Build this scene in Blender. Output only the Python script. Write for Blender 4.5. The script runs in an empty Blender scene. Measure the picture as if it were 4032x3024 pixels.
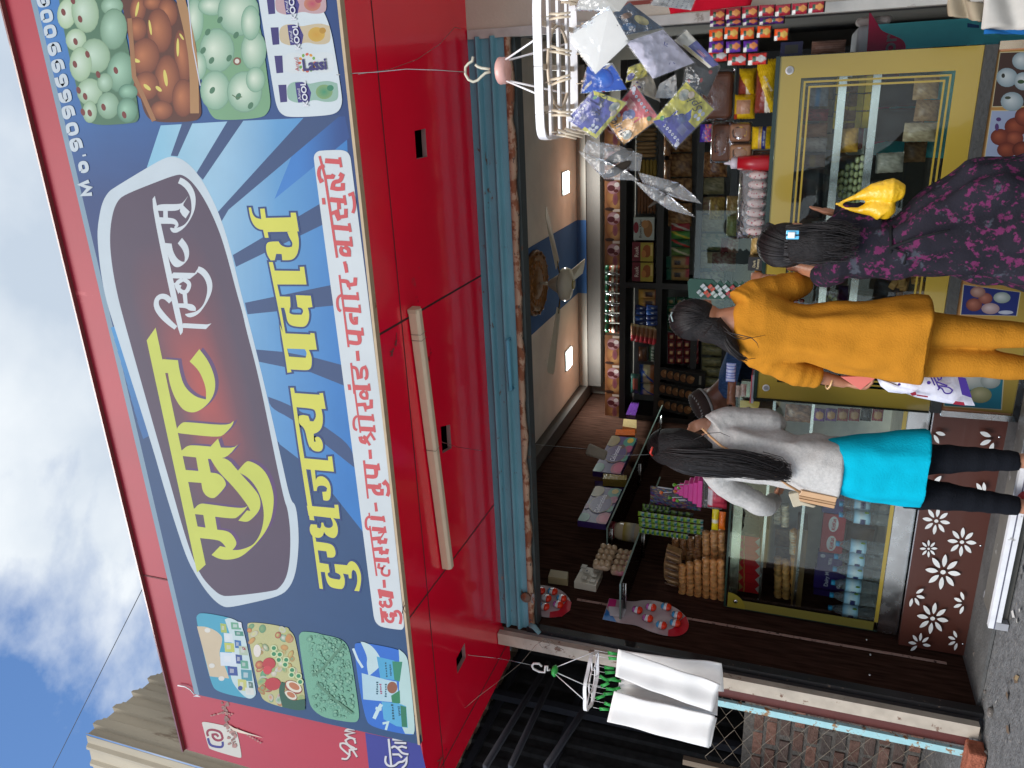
import bpy, bmesh, math, random
from mathutils import Vector, Matrix, noise
from mathutils.geometry import tessellate_polygon
random.seed(7)
sc = bpy.context.scene
R = math.radians
# ---------------------------------------------------------------- camera
EYE = 1.03
YAW, PITCH, ROLL, FPX = R(21.3), R(19.1), R(4.65), 3050.0
_f = Vector((-math.sin(YAW)*math.cos(PITCH), math.cos(YAW)*math.cos(PITCH), math.sin(PITCH)))
_r0 = Vector((math.cos(YAW), math.sin(YAW), 0)); _u0 = _r0.cross(_f)
_r = math.cos(ROLL)*_r0 + math.sin(ROLL)*_u0; _u = -math.sin(ROLL)*_r0 + math.cos(ROLL)*_u0
cam = bpy.data.cameras.new('camera'); co = bpy.data.objects.new('camera', cam)
sc.collection.objects.link(co); sc.camera = co
cam.lens = FPX/4032*36; cam.sensor_width = 36; cam.clip_start = .05; cam.clip_end = 3000
m = Matrix.Identity(4)
for i in range(3): m[i][0] = -_u[i]; m[i][1] = _r[i]; m[i][2] = -_f[i]
m[0][3], m[1][3], m[2][3] = 0, 0, EYE
co.matrix_world = m
# ---------------------------------------------------------------- sky and sun
SUN_EL, SUN_AZ = 44, 200      # degrees; azimuth clockwise from +Y
w = bpy.data.worlds.new('World'); sc.world = w; w.use_nodes = True
nt = w.node_tree; nt.nodes.clear()
def N(nt, t, **k):
    n = nt.nodes.new(t)
    for a, b in k.items(): setattr(n, a, b)
    return n
wo = N(nt, 'ShaderNodeOutputWorld'); bg = N(nt, 'ShaderNodeBackground'); sky = N(nt, 'ShaderNodeTexSky', sky_type='NISHITA', sun_disc=False)
sky.sun_elevation = R(SUN_EL); sky.sun_rotation = R(SUN_AZ); sky.air_density = 1.25; sky.dust_density = .8; sky.ozone_density = 2.5
tc = N(nt, 'ShaderNodeTexCoord'); mp = N(nt, 'ShaderNodeMapping'); mp.inputs['Location'].default_value = (.35, .1, .62); mp.inputs['Scale'].default_value = (1, 1, 1.5)
n1 = N(nt, 'ShaderNodeTexNoise'); n1.inputs['Scale'].default_value = 1.7; n1.inputs['Detail'].default_value = 9; n1.inputs['Roughness'].default_value = .55; n1.inputs['Distortion'].default_value = .25
rp = N(nt, 'ShaderNodeValToRGB'); rp.color_ramp.elements[0].position = .47; rp.color_ramp.elements[1].position = .58
n2 = N(nt, 'ShaderNodeTexNoise'); n2.inputs['Scale'].default_value = 3.1; n2.inputs['Detail'].default_value = 7
rp2 = N(nt, 'ShaderNodeValToRGB'); rp2.color_ramp.elements[0].position = .35; rp2.color_ramp.elements[0].color = (2.5, 2.9, 3.4, 1); rp2.color_ramp.elements[1].position = .62; rp2.color_ramp.elements[1].color = (4.1, 4.3, 4.45, 1)
mx = N(nt, 'ShaderNodeMix', data_type='RGBA')
L = nt.links.new
L(tc.outputs['Generated'], mp.inputs['Vector']); L(mp.outputs[0], n1.inputs['Vector']); L(mp.outputs[0], n2.inputs['Vector'])
vd = N(nt, 'ShaderNodeVectorMath', operation='DOT_PRODUCT'); vd.inputs[1].default_value = (math.cos(YAW), math.sin(YAW), 0); L(tc.outputs['Generated'], vd.inputs[0])
ma = N(nt, 'ShaderNodeMath', operation='MULTIPLY_ADD'); L(vd.outputs['Value'], ma.inputs[0]); ma.inputs[1].default_value = .32; L(n1.outputs[0], ma.inputs[2]); md = N(nt, 'ShaderNodeMath', operation='ADD'); L(ma.outputs[0], md.inputs[0]); md.inputs[1].default_value = .11
L(md.outputs[0], rp.inputs[0]); L(n2.outputs[0], rp2.inputs[0]); L(rp.outputs[0], mx.inputs[0]); vm = N(nt, 'ShaderNodeVectorMath', operation='MULTIPLY'); vm.inputs[1].default_value = (.56, .7, .86); L(sky.outputs[0], vm.inputs[0]); L(vm.outputs[0], mx.inputs[6]); L(rp2.outputs[0], mx.inputs[7])
L(mx.outputs[2], bg.inputs[0]); bg.inputs[1].default_value = .13; L(bg.outputs[0], wo.inputs[0])
sd = bpy.data.lights.new('sun', 'SUN'); sd.energy = 2.1; sd.angle = R(38); sd.color = (1, .95, .88)
so = bpy.data.objects.new('sun', sd); sc.collection.objects.link(so)
sdir = Vector((math.sin(R(SUN_AZ))*math.cos(R(SUN_EL)), math.cos(R(SUN_AZ))*math.cos(R(SUN_EL)), math.sin(R(SUN_EL))))
so.rotation_euler = sdir.to_track_quat('Z', 'Y').to_euler()
sc.view_settings.view_transform = 'Standard'; sc.view_settings.look = 'None'; sc.view_settings.gamma = 1
sc.view_settings.exposure = .85
sc.cycles.max_bounces = 8; sc.cycles.transparent_max_bounces = 16; sc.cycles.caustics_reflective = False; sc.cycles.caustics_refractive = False
sc.cycles.use_denoising = True
# ---------------------------------------------------------------- pixel rays (photo pixel -> point on a real plane)
def ray(x, y): return (1512-y)*_r - (x-2016)*_u + FPX*_f
def AY(x, y, D): d = ray(x, y); p = d*(D/d.y); p.z += EYE; return p
def AZ(x, y, z): d = ray(x, y); p = d*((z-EYE)/d.z); p.z += EYE; return p
def AX(x, y, X): d = ray(x, y); p = d*(X/d.x); p.z += EYE; return p
def tr(T, pts): return [(T[0]+p[0]*T[2], T[1]+p[1]*T[2])+tuple(p[2:]) for p in pts]
# ---------------------------------------------------------------- colour and material helpers
def s2l(v): return v/12.92 if v <= .04045 else ((v+.055)/1.055)**2.4
def H(h):
    h = h.lstrip('#'); return tuple(s2l(int(h[i:i+2], 16)/255) for i in (0, 2, 4))
def mixc(a, b, t): return tuple(a[i]*(1-t)+b[i]*t for i in range(3))
def jit(c, a=.08): k = 1+random.uniform(-a, a); return tuple(max(0, min(1, v*k)) for v in c)
MATS = {}
def mat(name, rough=.6, spec=.5, metal=0, nscale=18, namt=.12, bump=0, bscale=60, coat=0, emit=0, spots=None, weave=0, stretch=None, trans=0, rvar=0, fixed=None, gain=1):
    """Base colour comes from the mesh's own Col attribute, varied by noise; spots=(colour, scale, threshold) adds wear patches"""
    if name in MATS: return MATS[name]
    m = bpy.data.materials.new(name); m.use_nodes = True; nt = m.node_tree; b = nt.nodes['Principled BSDF']; L = nt.links.new
    at = N(nt, 'ShaderNodeAttribute', attribute_name='Col')
    tc = N(nt, 'ShaderNodeTexCoord'); mp = N(nt, 'ShaderNodeMapping'); L(tc.outputs['Object'], mp.inputs[0])
    if stretch: mp.inputs['Scale'].default_value = stretch
    nz = N(nt, 'ShaderNodeTexNoise'); nz.inputs['Scale'].default_value = nscale; nz.inputs['Detail'].default_value = 6; L(mp.outputs[0], nz.inputs[0])
    mr = N(nt, 'ShaderNodeMapRange'); mr.inputs[1].default_value = .25; mr.inputs[2].default_value = .75; mr.inputs[3].default_value = (1-namt)*gain; mr.inputs[4].default_value = (1+namt)*gain; L(nz.outputs[0], mr.inputs[0])
    mu = N(nt, 'ShaderNodeVectorMath', operation='SCALE'); L(at.outputs[0], mu.inputs[0]); L(mr.outputs[0], mu.inputs['Scale'])
    if fixed: nt.links.remove(mu.inputs[0].links[0]); mu.inputs[0].default_value = fixed
    out = mu.outputs[0]
    if spots:
        for col, scl, th in (spots if isinstance(spots, list) else [spots]):
            n3 = N(nt, 'ShaderNodeTexNoise'); n3.inputs['Scale'].default_value = scl; n3.inputs['Detail'].default_value = 8; n3.inputs['Roughness'].default_value = .65; L(mp.outputs[0], n3.inputs[0])
            r3 = N(nt, 'ShaderNodeMapRange'); r3.inputs[1].default_value = th; r3.inputs[2].default_value = th+.05; L(n3.outputs[0], r3.inputs[0])
            m3 = N(nt, 'ShaderNodeMix', data_type='RGBA'); L(r3.outputs[0], m3.inputs[0]); L(out, m3.inputs[6]); m3.inputs[7].default_value = (*col, 1); out = m3.outputs[2]
    L(out, b.inputs['Base Color'])
    b.inputs['Roughness'].default_value = rough; b.inputs['Specular IOR Level'].default_value = spec; b.inputs['Metallic'].default_value = metal; b.inputs['Coat Weight'].default_value = coat
    if rvar:
        rr = N(nt, 'ShaderNodeMapRange'); rr.inputs[3].default_value = max(0, rough-rvar); rr.inputs[4].default_value = rough+rvar; L(nz.outputs[0], rr.inputs[0]); L(rr.outputs[0], b.inputs['Roughness'])
    if trans: b.inputs['Subsurface Weight'].default_value = trans; b.inputs['Subsurface Radius'].default_value = (.01, .01, .01)
    if emit:
        L(out, b.inputs['Emission Color']); b.inputs['Emission Strength'].default_value = emit
    if bump:
        nb = N(nt, 'ShaderNodeTexNoise'); nb.inputs['Scale'].default_value = bscale; nb.inputs['Detail'].default_value = 5; L(mp.outputs[0], nb.inputs[0])
        bp = N(nt, 'ShaderNodeBump'); bp.inputs['Strength'].default_value = bump; bp.inputs['Distance'].default_value = .01; L(nb.outputs[0], bp.inputs['Height']); L(bp.outputs[0], b.inputs['Normal'])
    MATS[name] = m; return m
def film(name, tint=(1, 1, 1), clear=.8, rough=.1, white=.0, gloss=1.0, bump=0, ior=1.45, bscale=25):
    """thin clear sheet (glass, plastic film): see-through, fresnel reflections, a little milky white"""
    if name in MATS: return MATS[name]
    m = bpy.data.materials.new(name); m.use_nodes = True; nt = m.node_tree; nt.nodes.clear(); L = nt.links.new
    o = N(nt, 'ShaderNodeOutputMaterial'); t = N(nt, 'ShaderNodeBsdfTransparent'); t.inputs[0].default_value = (*[c*clear**.0 for c in tint], 1)
    g = N(nt, 'ShaderNodeBsdfGlossy'); g.inputs['Roughness'].default_value = rough; g.inputs[0].default_value = (gloss, gloss, gloss, 1)
    d = N(nt, 'ShaderNodeBsdfTranslucent'); d.inputs[0].default_value = (.9, .9, .9, 1); d2 = N(nt, 'ShaderNodeBsdfDiffuse'); d2.inputs[0].default_value = (.85, .85, .85, 1)
    a0 = N(nt, 'ShaderNodeMixShader'); L(d.outputs[0], a0.inputs[1]); L(d2.outputs[0], a0.inputs[2])
    a = N(nt, 'ShaderNodeMixShader'); a.inputs[0].default_value = white; L(t.outputs[0], a.inputs[1]); L(a0.outputs[0], a.inputs[2])
    fr = N(nt, 'ShaderNodeFresnel'); fr.inputs[0].default_value = ior
    c = N(nt, 'ShaderNodeMixShader'); L(fr.outputs[0], c.inputs[0]); L(a.outputs[0], c.inputs[1]); L(g.outputs[0], c.inputs[2]); L(c.outputs[0], o.inputs[0])
    if bump:
        tc = N(nt, 'ShaderNodeTexCoord'); nb = N(nt, 'ShaderNodeTexNoise'); nb.inputs['Scale'].default_value = bscale; nb.inputs['Detail'].default_value = 3; L(tc.outputs['Object'], nb.inputs[0])
        bp = N(nt, 'ShaderNodeBump'); bp.inputs['Strength'].default_value = bump; bp.inputs['Distance'].default_value = .02; L(nb.outputs[0], bp.inputs['Height']); L(bp.outputs[0], g.inputs['Normal']); L(bp.outputs[0], fr.inputs['Normal'])
    MATS[name] = m; return m
# ---------------------------------------------------------------- mesh builder
ORG = {}
class MB:
    def __init__(s): s.v = []; s.f = []; s.c = []; s.s = []
    def add(s, vs, fs, col, smooth=False):
        k = len(s.v); s.v += [Vector(p) for p in vs]
        s.c += (list(col) if isinstance(col[0], (tuple, list)) else [col]*len(vs))
        for f in fs: s.f.append([i+k for i in f]); s.s.append(smooth)
        return s
    def hexa(s, p, col): return s.add(p, [(3, 2, 1, 0), (4, 5, 6, 7), (0, 1, 5, 4), (1, 2, 6, 5), (2, 3, 7, 6), (3, 0, 4, 7)], col)
    def box(s, a, b, col, M=None):
        (x0, y0, z0), (x1, y1, z1) = a, b
        p = [Vector(q) for q in ((x0, y0, z0), (x1, y0, z0), (x1, y1, z0), (x0, y1, z0), (x0, y0, z1), (x1, y0, z1), (x1, y1, z1), (x0, y1, z1))]
        if M: p = [M @ q for q in p]
        return s.hexa(p, col)
    def quad(s, p, col): return s.add(p, [(0, 1, 2, 3)], col)
    def poly(s, pts, col, holes=()):
        loops = [[Vector(p) for p in pts]]+[[Vector(p) for p in h] for h in holes]
        tri = tessellate_polygon(loops); fl = [p for l in loops for p in l]
        return s.add(fl, tri, col)
    def prism(s, pts, d, col):
        """extrude a flat outline by vector d"""
        d = Vector(d); n = len(pts); P = [Vector(p) for p in pts]; tri = tessellate_polygon([P])
        s.add(P+[p+d for p in P], [tuple(t) for t in tri]+[tuple(i+n for i in reversed(t)) for t in tri]+[(i, (i+1) % n, (i+1) % n+n, i+n) for i in range(n)], col)
        return s
    def tube(s, pts, r, col, n=8, cap=True, flat=1.0, up=None, smooth=True):
        P = [Vector(p) for p in pts]; rr = r if isinstance(r, (list, tuple)) else [r]*len(P); fl = flat if isinstance(flat, (list, tuple)) else [flat]*len(P)
        rings = []; t0 = (P[1]-P[0]).normalized(); u = Vector(up) if up else t0.orthogonal(); u = (u-u.dot(t0)*t0).normalized()
        for i, p in enumerate(P):
            t = (P[min(i+1, len(P)-1)]-P[max(i-1, 0)]).normalized(); u = (u-u.dot(t)*t).normalized(); v = t.cross(u)
            rings.append([p+(u*math.cos(a)*rr[i]+v*math.sin(a)*rr[i]*fl[i]) for a in (2*math.pi*k/n for k in range(n))])
        vs = [q for g in rings for q in g]; fs = [(i*n+k, i*n+(k+1) % n, (i+1)*n+(k+1) % n, (i+1)*n+k) for i in range(len(P)-1) for k in range(n)]
        if cap: fs += [tuple(reversed(range(n))), tuple((len(P)-1)*n+k for k in range(n))]
        cc = col
        if isinstance(col[0], (tuple, list)): cc = [c for c in col for _ in range(n)]
        return s.add(vs, fs, cc, smooth)
    def lathe(s, o, prof, col, n=16, axis=(0, 0, 1), sx=1, sy=1):
        """prof: (radius, height) pairs along axis"""
        q = Vector((0, 0, 1)).rotation_difference(Vector(axis)).to_matrix(); o = Vector(o)
        vs = [o+q @ Vector((math.cos(2*math.pi*k/n)*r*sx, math.sin(2*math.pi*k/n)*r*sy, h)) for r, h in prof for k in range(n)]
        fs = [(i*n+k, i*n+(k+1) % n, (i+1)*n+(k+1) % n, (i+1)*n+k) for i in range(len(prof)-1) for k in range(n)]
        fs += [tuple(reversed(range(n))), tuple((len(prof)-1)*n+k for k in range(n))]
        cc = [c for c in col for _ in range(n)] if isinstance(col[0], (tuple, list)) else col
        return s.add(vs, fs, cc, True)
    def ell(s, c, r, col, n=10, M=None, top=None):
        rx, ry, rz = r if isinstance(r, (tuple, list)) else (r, r, r); c = Vector(c); vs = []; cc = []
        m_ = n//2+1
        for i in range(m_+1):
            th = math.pi*i/m_
            for k in range(n):
                a = 2*math.pi*k/n; p = Vector((rx*math.sin(th)*math.cos(a), ry*math.sin(th)*math.sin(a), rz*math.cos(th)))
                if M: p = M @ p
                vs.append(c+p); cc.append(col if top is None else mixc(col, top, max(0, math.cos(th))))
        fs = [(i*n+k, i*n+(k+1) % n, (i+1)*n+(k+1) % n, (i+1)*n+k) for i in range(m_) for k in range(n)]
        return s.add(vs, [tuple(reversed(f)) for f in fs], cc, True)
    def grid(s, fn, nu, nv, col, smooth=True):
        vs = [fn(i/nu, j/nv) for i in range(nu+1) for j in range(nv+1)]; n = nv+1
        return s.add(vs, [(i*n+j, (i+1)*n+j, (i+1)*n+j+1, i*n+j+1) for i in range(nu) for j in range(nv)], [col(i/nu, j/nv) for i in range(nu+1) for j in range(nv+1)] if callable(col) else col, smooth)
    def build(s, name, mt, parent=None, bevel=0, local=False, solid=0, label=None, seg=2):
        me = bpy.data.meshes.new(name); o = bpy.data.objects.new(name, me); sc.collection.objects.link(o)
        og = ORG.get(parent.name if parent else None, Vector()) if not local else Vector()
        me.from_pydata([p-og for p in s.v], [], s.f)
        a = me.color_attributes.new('Col', 'FLOAT_COLOR', 'POINT'); a.data.foreach_set('color', [x for c in s.c for x in (c[0], c[1], c[2], 1)])
        me.polygons.foreach_set('use_smooth', s.s); me.update()
        bm = bmesh.new(); bm.from_mesh(me); bmesh.ops.remove_doubles(bm, verts=bm.verts, dist=1e-7) if False else None; bmesh.ops.recalc_face_normals(bm, faces=bm.faces); bm.to_mesh(me); bm.free()
        me.materials.append(mt)
        if parent: o.parent = parent; ORG[o.name] = Vector() if local else ORG.get(parent.name, Vector())
        if bevel:
            b = o.modifiers.new('bevel', 'BEVEL'); b.width = bevel; b.segments = seg; b.limit_method = 'ANGLE'; b.angle_limit = R(40)
        if solid:
            b = o.modifiers.new('solid', 'SOLIDIFY'); b.thickness = solid; b.offset = 0
        if label: o['label'] = label
        return o
def tag(o, label, cat, group=None):
    o['label'] = label; o['category'] = cat
    if group: o['group'] = group
    return o
def thing(name, label, cat, loc=(0, 0, 0), group=None):
    o = bpy.data.objects.new(name, None); sc.collection.objects.link(o); o.location = loc; ORG[o.name] = Vector(loc); o.empty_display_size = .05
    return tag(o, label, cat, group)
def structure(o): o['kind'] = 'structure'; return o
def dup(root, M, label, group=None):
    """copy a thing with its parts and sub-parts, placed by matrix M"""
    r = root.copy(); sc.collection.objects.link(r); r.matrix_world = M; r['label'] = label
    if group: r['group'] = group
    for ch in list(root.children):
        c = ch.copy(); sc.collection.objects.link(c); c.parent = r
        for g in ch.children: d = g.copy(); sc.collection.objects.link(d); d.parent = c
    return r
USED = set()
def place(root, M, label, group=None):
    """first use moves the prototype itself, later uses copy it"""
    if root.name not in USED:
        USED.add(root.name); root.matrix_world = M; root['label'] = label
        if group: root['group'] = group
        return root
    return dup(root, M, label, group)
def TR(loc, rz=0, rx=0, ry=0, s=1):
    return Matrix.Translation(Vector(loc)) @ Matrix.Rotation(rz, 4, 'Z') @ Matrix.Rotation(rx, 4, 'X') @ Matrix.Rotation(ry, 4, 'Y') @ (Matrix.Diagonal((s, s, s, 1)) if not isinstance(s, tuple) else Matrix.Diagonal((*s, 1)))
ORD = 'first second third fourth fifth sixth seventh eighth ninth tenth eleventh twelfth thirteenth fourteenth fifteenth sixteenth seventeenth eighteenth nineteenth twentieth'.split()
def smooth(P, closed=True, it=2, lim=58):
    """round gentle corners of an outline, keep the sharp ones"""
    for _ in range(it):
        n = len(P); Q = []
        for i in range(n):
            if not closed and i in (0, n-1): Q.append(P[i]); continue
            a, b, c = P[i-1], P[i], P[(i+1) % n]; u = Vector((b[0]-a[0], b[1]-a[1])); v = Vector((c[0]-b[0], c[1]-b[1]))
            if u.length < 1e-9 or v.length < 1e-9 or math.degrees(u.angle(v)) > lim: Q.append(b); continue
            L_ = lambda p, q, t: tuple(p[k]+(q[k]-p[k])*t for k in range(min(len(p), len(q))))
            Q += [L_(b, a, .25), L_(b, c, .25)]
        P = Q
    return P
# flat printing on a surface: every stroke lies a hair above the one before
class Flat:
    def __init__(s, fn, nrm, step=.00012): s.fn = fn; s.n = Vector(nrm); s.k = 0; s.step = step; s.mb = MB(); s.base = 0
    def pt(s, p): return s.fn(p[0], p[1])+s.n*(s.base+s.k*s.step)
    def poly(s, pts, col, holes=(), T=None, cf=None):
        if T: pts = tr(T, pts); holes = [tr(T, h) for h in holes]
        if len(pts) > 7: pts = smooth(pts); holes = [smooth(h) for h in holes]
        s.k += 1
        if cf:
            fl = list(pts)+[q for h in holes for q in h]; s.mb.poly([s.pt(p) for p in pts], [cf(*p[:2]) for p in fl], [[s.pt(p) for p in h] for h in holes])
        else: s.mb.poly([s.pt(p) for p in pts], col, [[s.pt(p) for p in h] for h in holes])
    def slabs(s, pts, cf, step=40, axis=0):
        """polygon cut in thin bands so a printed gradient can vary across it"""
        s.k += 1; lo = min(p[axis] for p in pts); hi = max(p[axis] for p in pts); x = lo
        def clip(P, v, sg):
            out = []
            for i in range(len(P)):
                a, b = P[i-1], P[i]; ia, ib = sg*(a[axis]-v) >= 0, sg*(b[axis]-v) >= 0
                if ia != ib: t = (v-a[axis])/(b[axis]-a[axis]); out.append((a[0]+(b[0]-a[0])*t, a[1]+(b[1]-a[1])*t))
                if ib: out.append(b)
            return out
        while x < hi:
            q = clip(clip(pts, x, 1), min(x+step, hi), -1)
            if len(q) > 2: s.mb.poly([s.pt(p) for p in q], [cf(*p) for p in q])
            x += step
    def fan(s, c, pts, cin, cout, T=None):
        if T: pts = tr(T, pts); c = tr(T, [c])[0]
        s.k += 1; n = len(pts); s.mb.add([s.pt(c)]+[s.pt(p) for p in pts], [(0, i+1, (i+1) % n+1) for i in range(n)], [cin]+[cout]*n)
    def disc(s, x, y, rx, ry, cin, cout=None, ang=0, n=18, T=None, pw=2, off=(0, 0)):
        if T: x, y = tr(T, [(x, y)])[0]; rx *= T[2]; ry *= T[2]
        ca, sa = math.cos(ang), math.sin(ang); P = []
        for k in range(n):
            a = 2*math.pi*k/n; c_, s_ = math.cos(a), math.sin(a)
            u = rx*math.copysign(abs(c_)**(2/pw), c_); v = ry*math.copysign(abs(s_)**(2/pw), s_); P.append((x+u*ca-v*sa, y+u*sa+v*ca))
        s.fan((x+off[0]*rx, y+off[1]*ry), P, cin, cout or cin)
    def stroke(s, pts, w, col, T=None, closed=False, cap=True):
        """pts (x, y[, width])"""
        if T: pts = tr(T, pts); w = w*T[2]; pts = [(p[0], p[1], p[2]*T[2]) if len(p) > 2 else p for p in pts]
        if len(pts) > 3 and not closed: pts = smooth(pts, False, 2, 75)
        if closed and len(pts) > 7: pts = smooth(pts)
        s.k += 1; P = [Vector(p[:2]) for p in pts]; W = [(p[2] if len(p) > 2 else w)/2 for p in pts]; n = len(P); vs = []
        if closed: P.append(P[0]); W.append(W[0]); n += 1
        for i in range(n):
            a = P[max(i-1, 0)] if not (closed and i in (0, n-1)) else P[n-2]; b = P[min(i+1, n-1)] if not (closed and i in (0, n-1)) else P[1]
            d0 = (P[i]-a).normalized() if (P[i]-a).length else Vector((0, 0)); d1 = (b-P[i]).normalized() if (b-P[i]).length else Vector((0, 0)); t = (d0+d1)
            t = t.normalized() if t.length > 1e-6 else d1; nn = Vector((-t.y, t.x)); k = 1/max(.55, abs(nn.dot(Vector((-d1.y, d1.x)) if d1.length else nn)))
            e = Vector((0, 0))
            vs += [s.pt(P[i]+nn*W[i]*k), s.pt(P[i]-nn*W[i]*k)]
        s.mb.add(vs, [(2*i, 2*i+1, 2*i+3, 2*i+2) for i in range(n-1)], col)
    def rect(s, x0, y0, x1, y1, col): s.poly([(x0, y0), (x1, y0), (x1, y1), (x0, y1)], col)
    def done(s, name, mt, parent=None, local=False, label=None): o = s.mb.build(name, mt, parent, local=local, label=label); s.mb = MB(); return o
def rrect(x0, y0, x1, y1, r, n=4):
    P = []
    for cx, cy, a0 in ((x1-r, y0+r, -90), (x1-r, y1-r, 0), (x0+r, y1-r, 90), (x0+r, y0+r, 180)):
        for k in range(n+1): a = R(a0+90*k/n); P.append((cx+r*math.cos(a), cy+r*math.sin(a)))
    return P
def text(body, size, col, mt, M, parent=None, name='lettering', ext=.0006, wide=1.0, bold=0, align='CENTER', italic=0):
    cu = bpy.data.curves.new(name, 'FONT'); cu.body = body; cu.size = size; cu.align_x = align; cu.align_y = 'CENTER'; cu.extrude = ext; cu.offset = bold; cu.resolution_u = 3; cu.shear = italic
    o = bpy.data.objects.new(name, cu); sc.collection.objects.link(o); bpy.context.view_layer.update()
    me = bpy.data.meshes.new_from_object(o.evaluated_get(bpy.context.evaluated_depsgraph_get())); bpy.data.objects.remove(o)
    for v in me.vertices: v.co.x *= wide
    me.transform(M if not parent else Matrix.Translation(-ORG.get(parent.name, Vector())) @ M)
    a = me.color_attributes.new('Col', 'FLOAT_COLOR', 'POINT'); a.data.foreach_set('color', [x for _ in me.vertices for x in (*col, 1)])
    me.materials.clear(); me.materials.append(mt); o = bpy.data.objects.new(name, me); sc.collection.objects.link(o)
    if parent: o.parent = parent
    return o
FACE = Matrix(((1, 0, 0, 0), (0, 0, -1, 0), (0, 1, 0, 0), (0, 0, 0, 1)))   # text/flat art standing up, read from -Y
M_mat = mat('matte_paint', .75); M_gloss = mat('gloss_paint', .22, namt=.05); M_print = mat('printed_flex', .6, spec=.3, namt=.05, nscale=6, gain=.5)
M_carton = mat('printed_carton', .4, namt=.04, nscale=30, bump=.06, bscale=20); M_foil = mat('printed_foil', .25, namt=.1, nscale=60, bump=.5, bscale=55)
M_plas = mat('moulded_plastic', .35, namt=.04); M_steel = mat('steel', .25, metal=1, namt=.15, rvar=.12); M_wood = mat('dark_laminate', .85, spec=.0, namt=.55, nscale=7, stretch=(1, 7, .8), bump=0)
M_skin = mat('skin', .5, namt=.08, trans=.1); M_cloth = mat('cotton_cloth', .9, spec=.15, namt=.07, nscale=25, bump=.25, bscale=400)
M_glass = film('clear_glass', (.93, .97, .95), rough=.02); M_film = film('plastic_film', (.97, .97, .97), rough=.2, white=.05, bump=.6)
M_bag = film('thin_bag', (.95, .95, .95), rough=.2, white=.2, bump=1.0); M_pet = film('bottle_plastic', (.9, .94, .95), rough=.08, white=.2, bump=.7, bscale=60)
GREY = lambda v: (v, v, v)
# ================================================================ the place
XL, XR, YF, YB = -2.87, .27, 3.5, 7.3
ZS = 2.46       # soffit height
ZC = 2.96       # shop ceiling
# ground sheet
g = MB(); n_ = 60
def gpt(u, v):
    x = (u-.5)*2; y = (v-.5)*2; X = math.copysign(abs(x)**3, x)*500; Y = math.copysign(abs(y)**3, y)*500
    return Vector((X-1.5, Y+3, -.004+ (0.006*noise.noise(Vector((X*3, Y*3, 0))) if abs(X) < 8 and abs(Y) < 8 else 0)))
g.grid(gpt, 140, 140, lambda u, v: GREY(.14) if (gpt(u, v).y > 2.35 and abs(gpt(u, v).x) < 9) else GREY(.46))  # outer ground made paler to bounce light up to the soffit
M_ground = mat('worn_asphalt', .9, spec=.2, nscale=22, namt=.35, bump=.9, bscale=70, spots=[((.28, .25, .22), 90, .6), ((.05, .05, .055), 5, .62)])
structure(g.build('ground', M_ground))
# ---- shop building
shop = thing('shop_building', 'small roadside sweet shop with an open front and dark wood lined walls', 'shop', (-1.3, 5.4, 0))
M_rough = mat('painted_plaster', .85, nscale=4, namt=.1, bump=.2, bscale=90, spots=((.3, .26, .22), 3, .68))
dk = (.042, .021, .015)
b = MB(); b.box((XL-.02, YF+.0, 0), (XL, YB, ZC+.05), dk)
for yy in (4.72, 5.94): b.box((XL-.001, yy, 0), (XL+.0015, yy+.004, ZC), (.01, .006, .005))
b.build('side_wall', M_wood, shop)
b = MB(); p0, p1 = AX(2590, 2265, XL), AX(3373, 2546, XL)
b.box((XL, min(p0.y, p1.y)-.02, .1), (XL+.004, min(p0.y, p1.y)-.004, 2.1), (.35, .22, .18)); b.build('joint_strip', mat('chipped_strip', .7, spots=((.04, .02, .015), 30, .55)), shop)
# three round screw heads on the panel
for (x, y) in ((3412, 2519), (3427, 2578), (3424, 2658), (3857, 2602), (2440, 2052)):
    p = AX(x, y, XL); b = MB(); b.lathe(p, [(.008, 0), (.007, .003), (.002, .005)], GREY(.75), 10, axis=(1, 0, 0)); b.build('screw_head', M_steel, shop)
b = MB(); b.box((XL-.14, YF+.02, 0), (XL-.022, YB+.1, 3.6), (.16, .12, .1)); b.box((XL-.1, YB+.001, 0), (XR+.4, YB+.1, ZC+.3), (.25, .23, .2)); b.build('masonry_wall', M_rough, shop)
b = MB(); b.box((XR+.15, YF+.12, 0), (XR+.27, YB, 3.6), (.14, .13, .12)); b.build('right_wall', M_rough, shop)
# ceiling with a blue stripe and a cornice
b = MB(); cream = (.78, .71, .62); b.box((XL, YF+.12, ZC), (XR+.15, YB, ZC+.05), cream)
b.box((XL, YF+.1, ZC-.09), (XL+.13, YB, ZC-.002), (.09, .075, .065)); b.box((XL+.13, YB-.16, ZC-.09), (XR, YB, ZC-.003), (.30, .27, .235)); b.box((XL+.13, YB-.14, ZC-.22), (XR, YB-.01, ZC-.09), (.1, .085, .075))
b.build('ceiling', M_rough, shop)
b = MB(); b.box((-1.78, YF+.14, ZC-.006), (-1.08, YB-.17, ZC-.001), (.045, .13, .33)); b.box((-1.78, YB-.165, ZC-.092), (-1.08, YB-.161, ZC), (.045, .13, .33)); b.build('ceiling_stripe', M_rough, shop)
b = MB(); b.box((XL, 4.601, -.002), (XR+.14, YB, .014), (.6, .58, .55)); b.build('bounce_floor', M_rough, shop); b = MB(); b.box((XL, YF+.05, -.002), (XR, 4.6, .012), (.085, .083, .08)); b.build('shop_floor', mat('rough_concrete', .9, nscale=9, namt=.3, bump=.6), shop)  # unseen rear floor made pale to bounce light onto the ceiling
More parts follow.
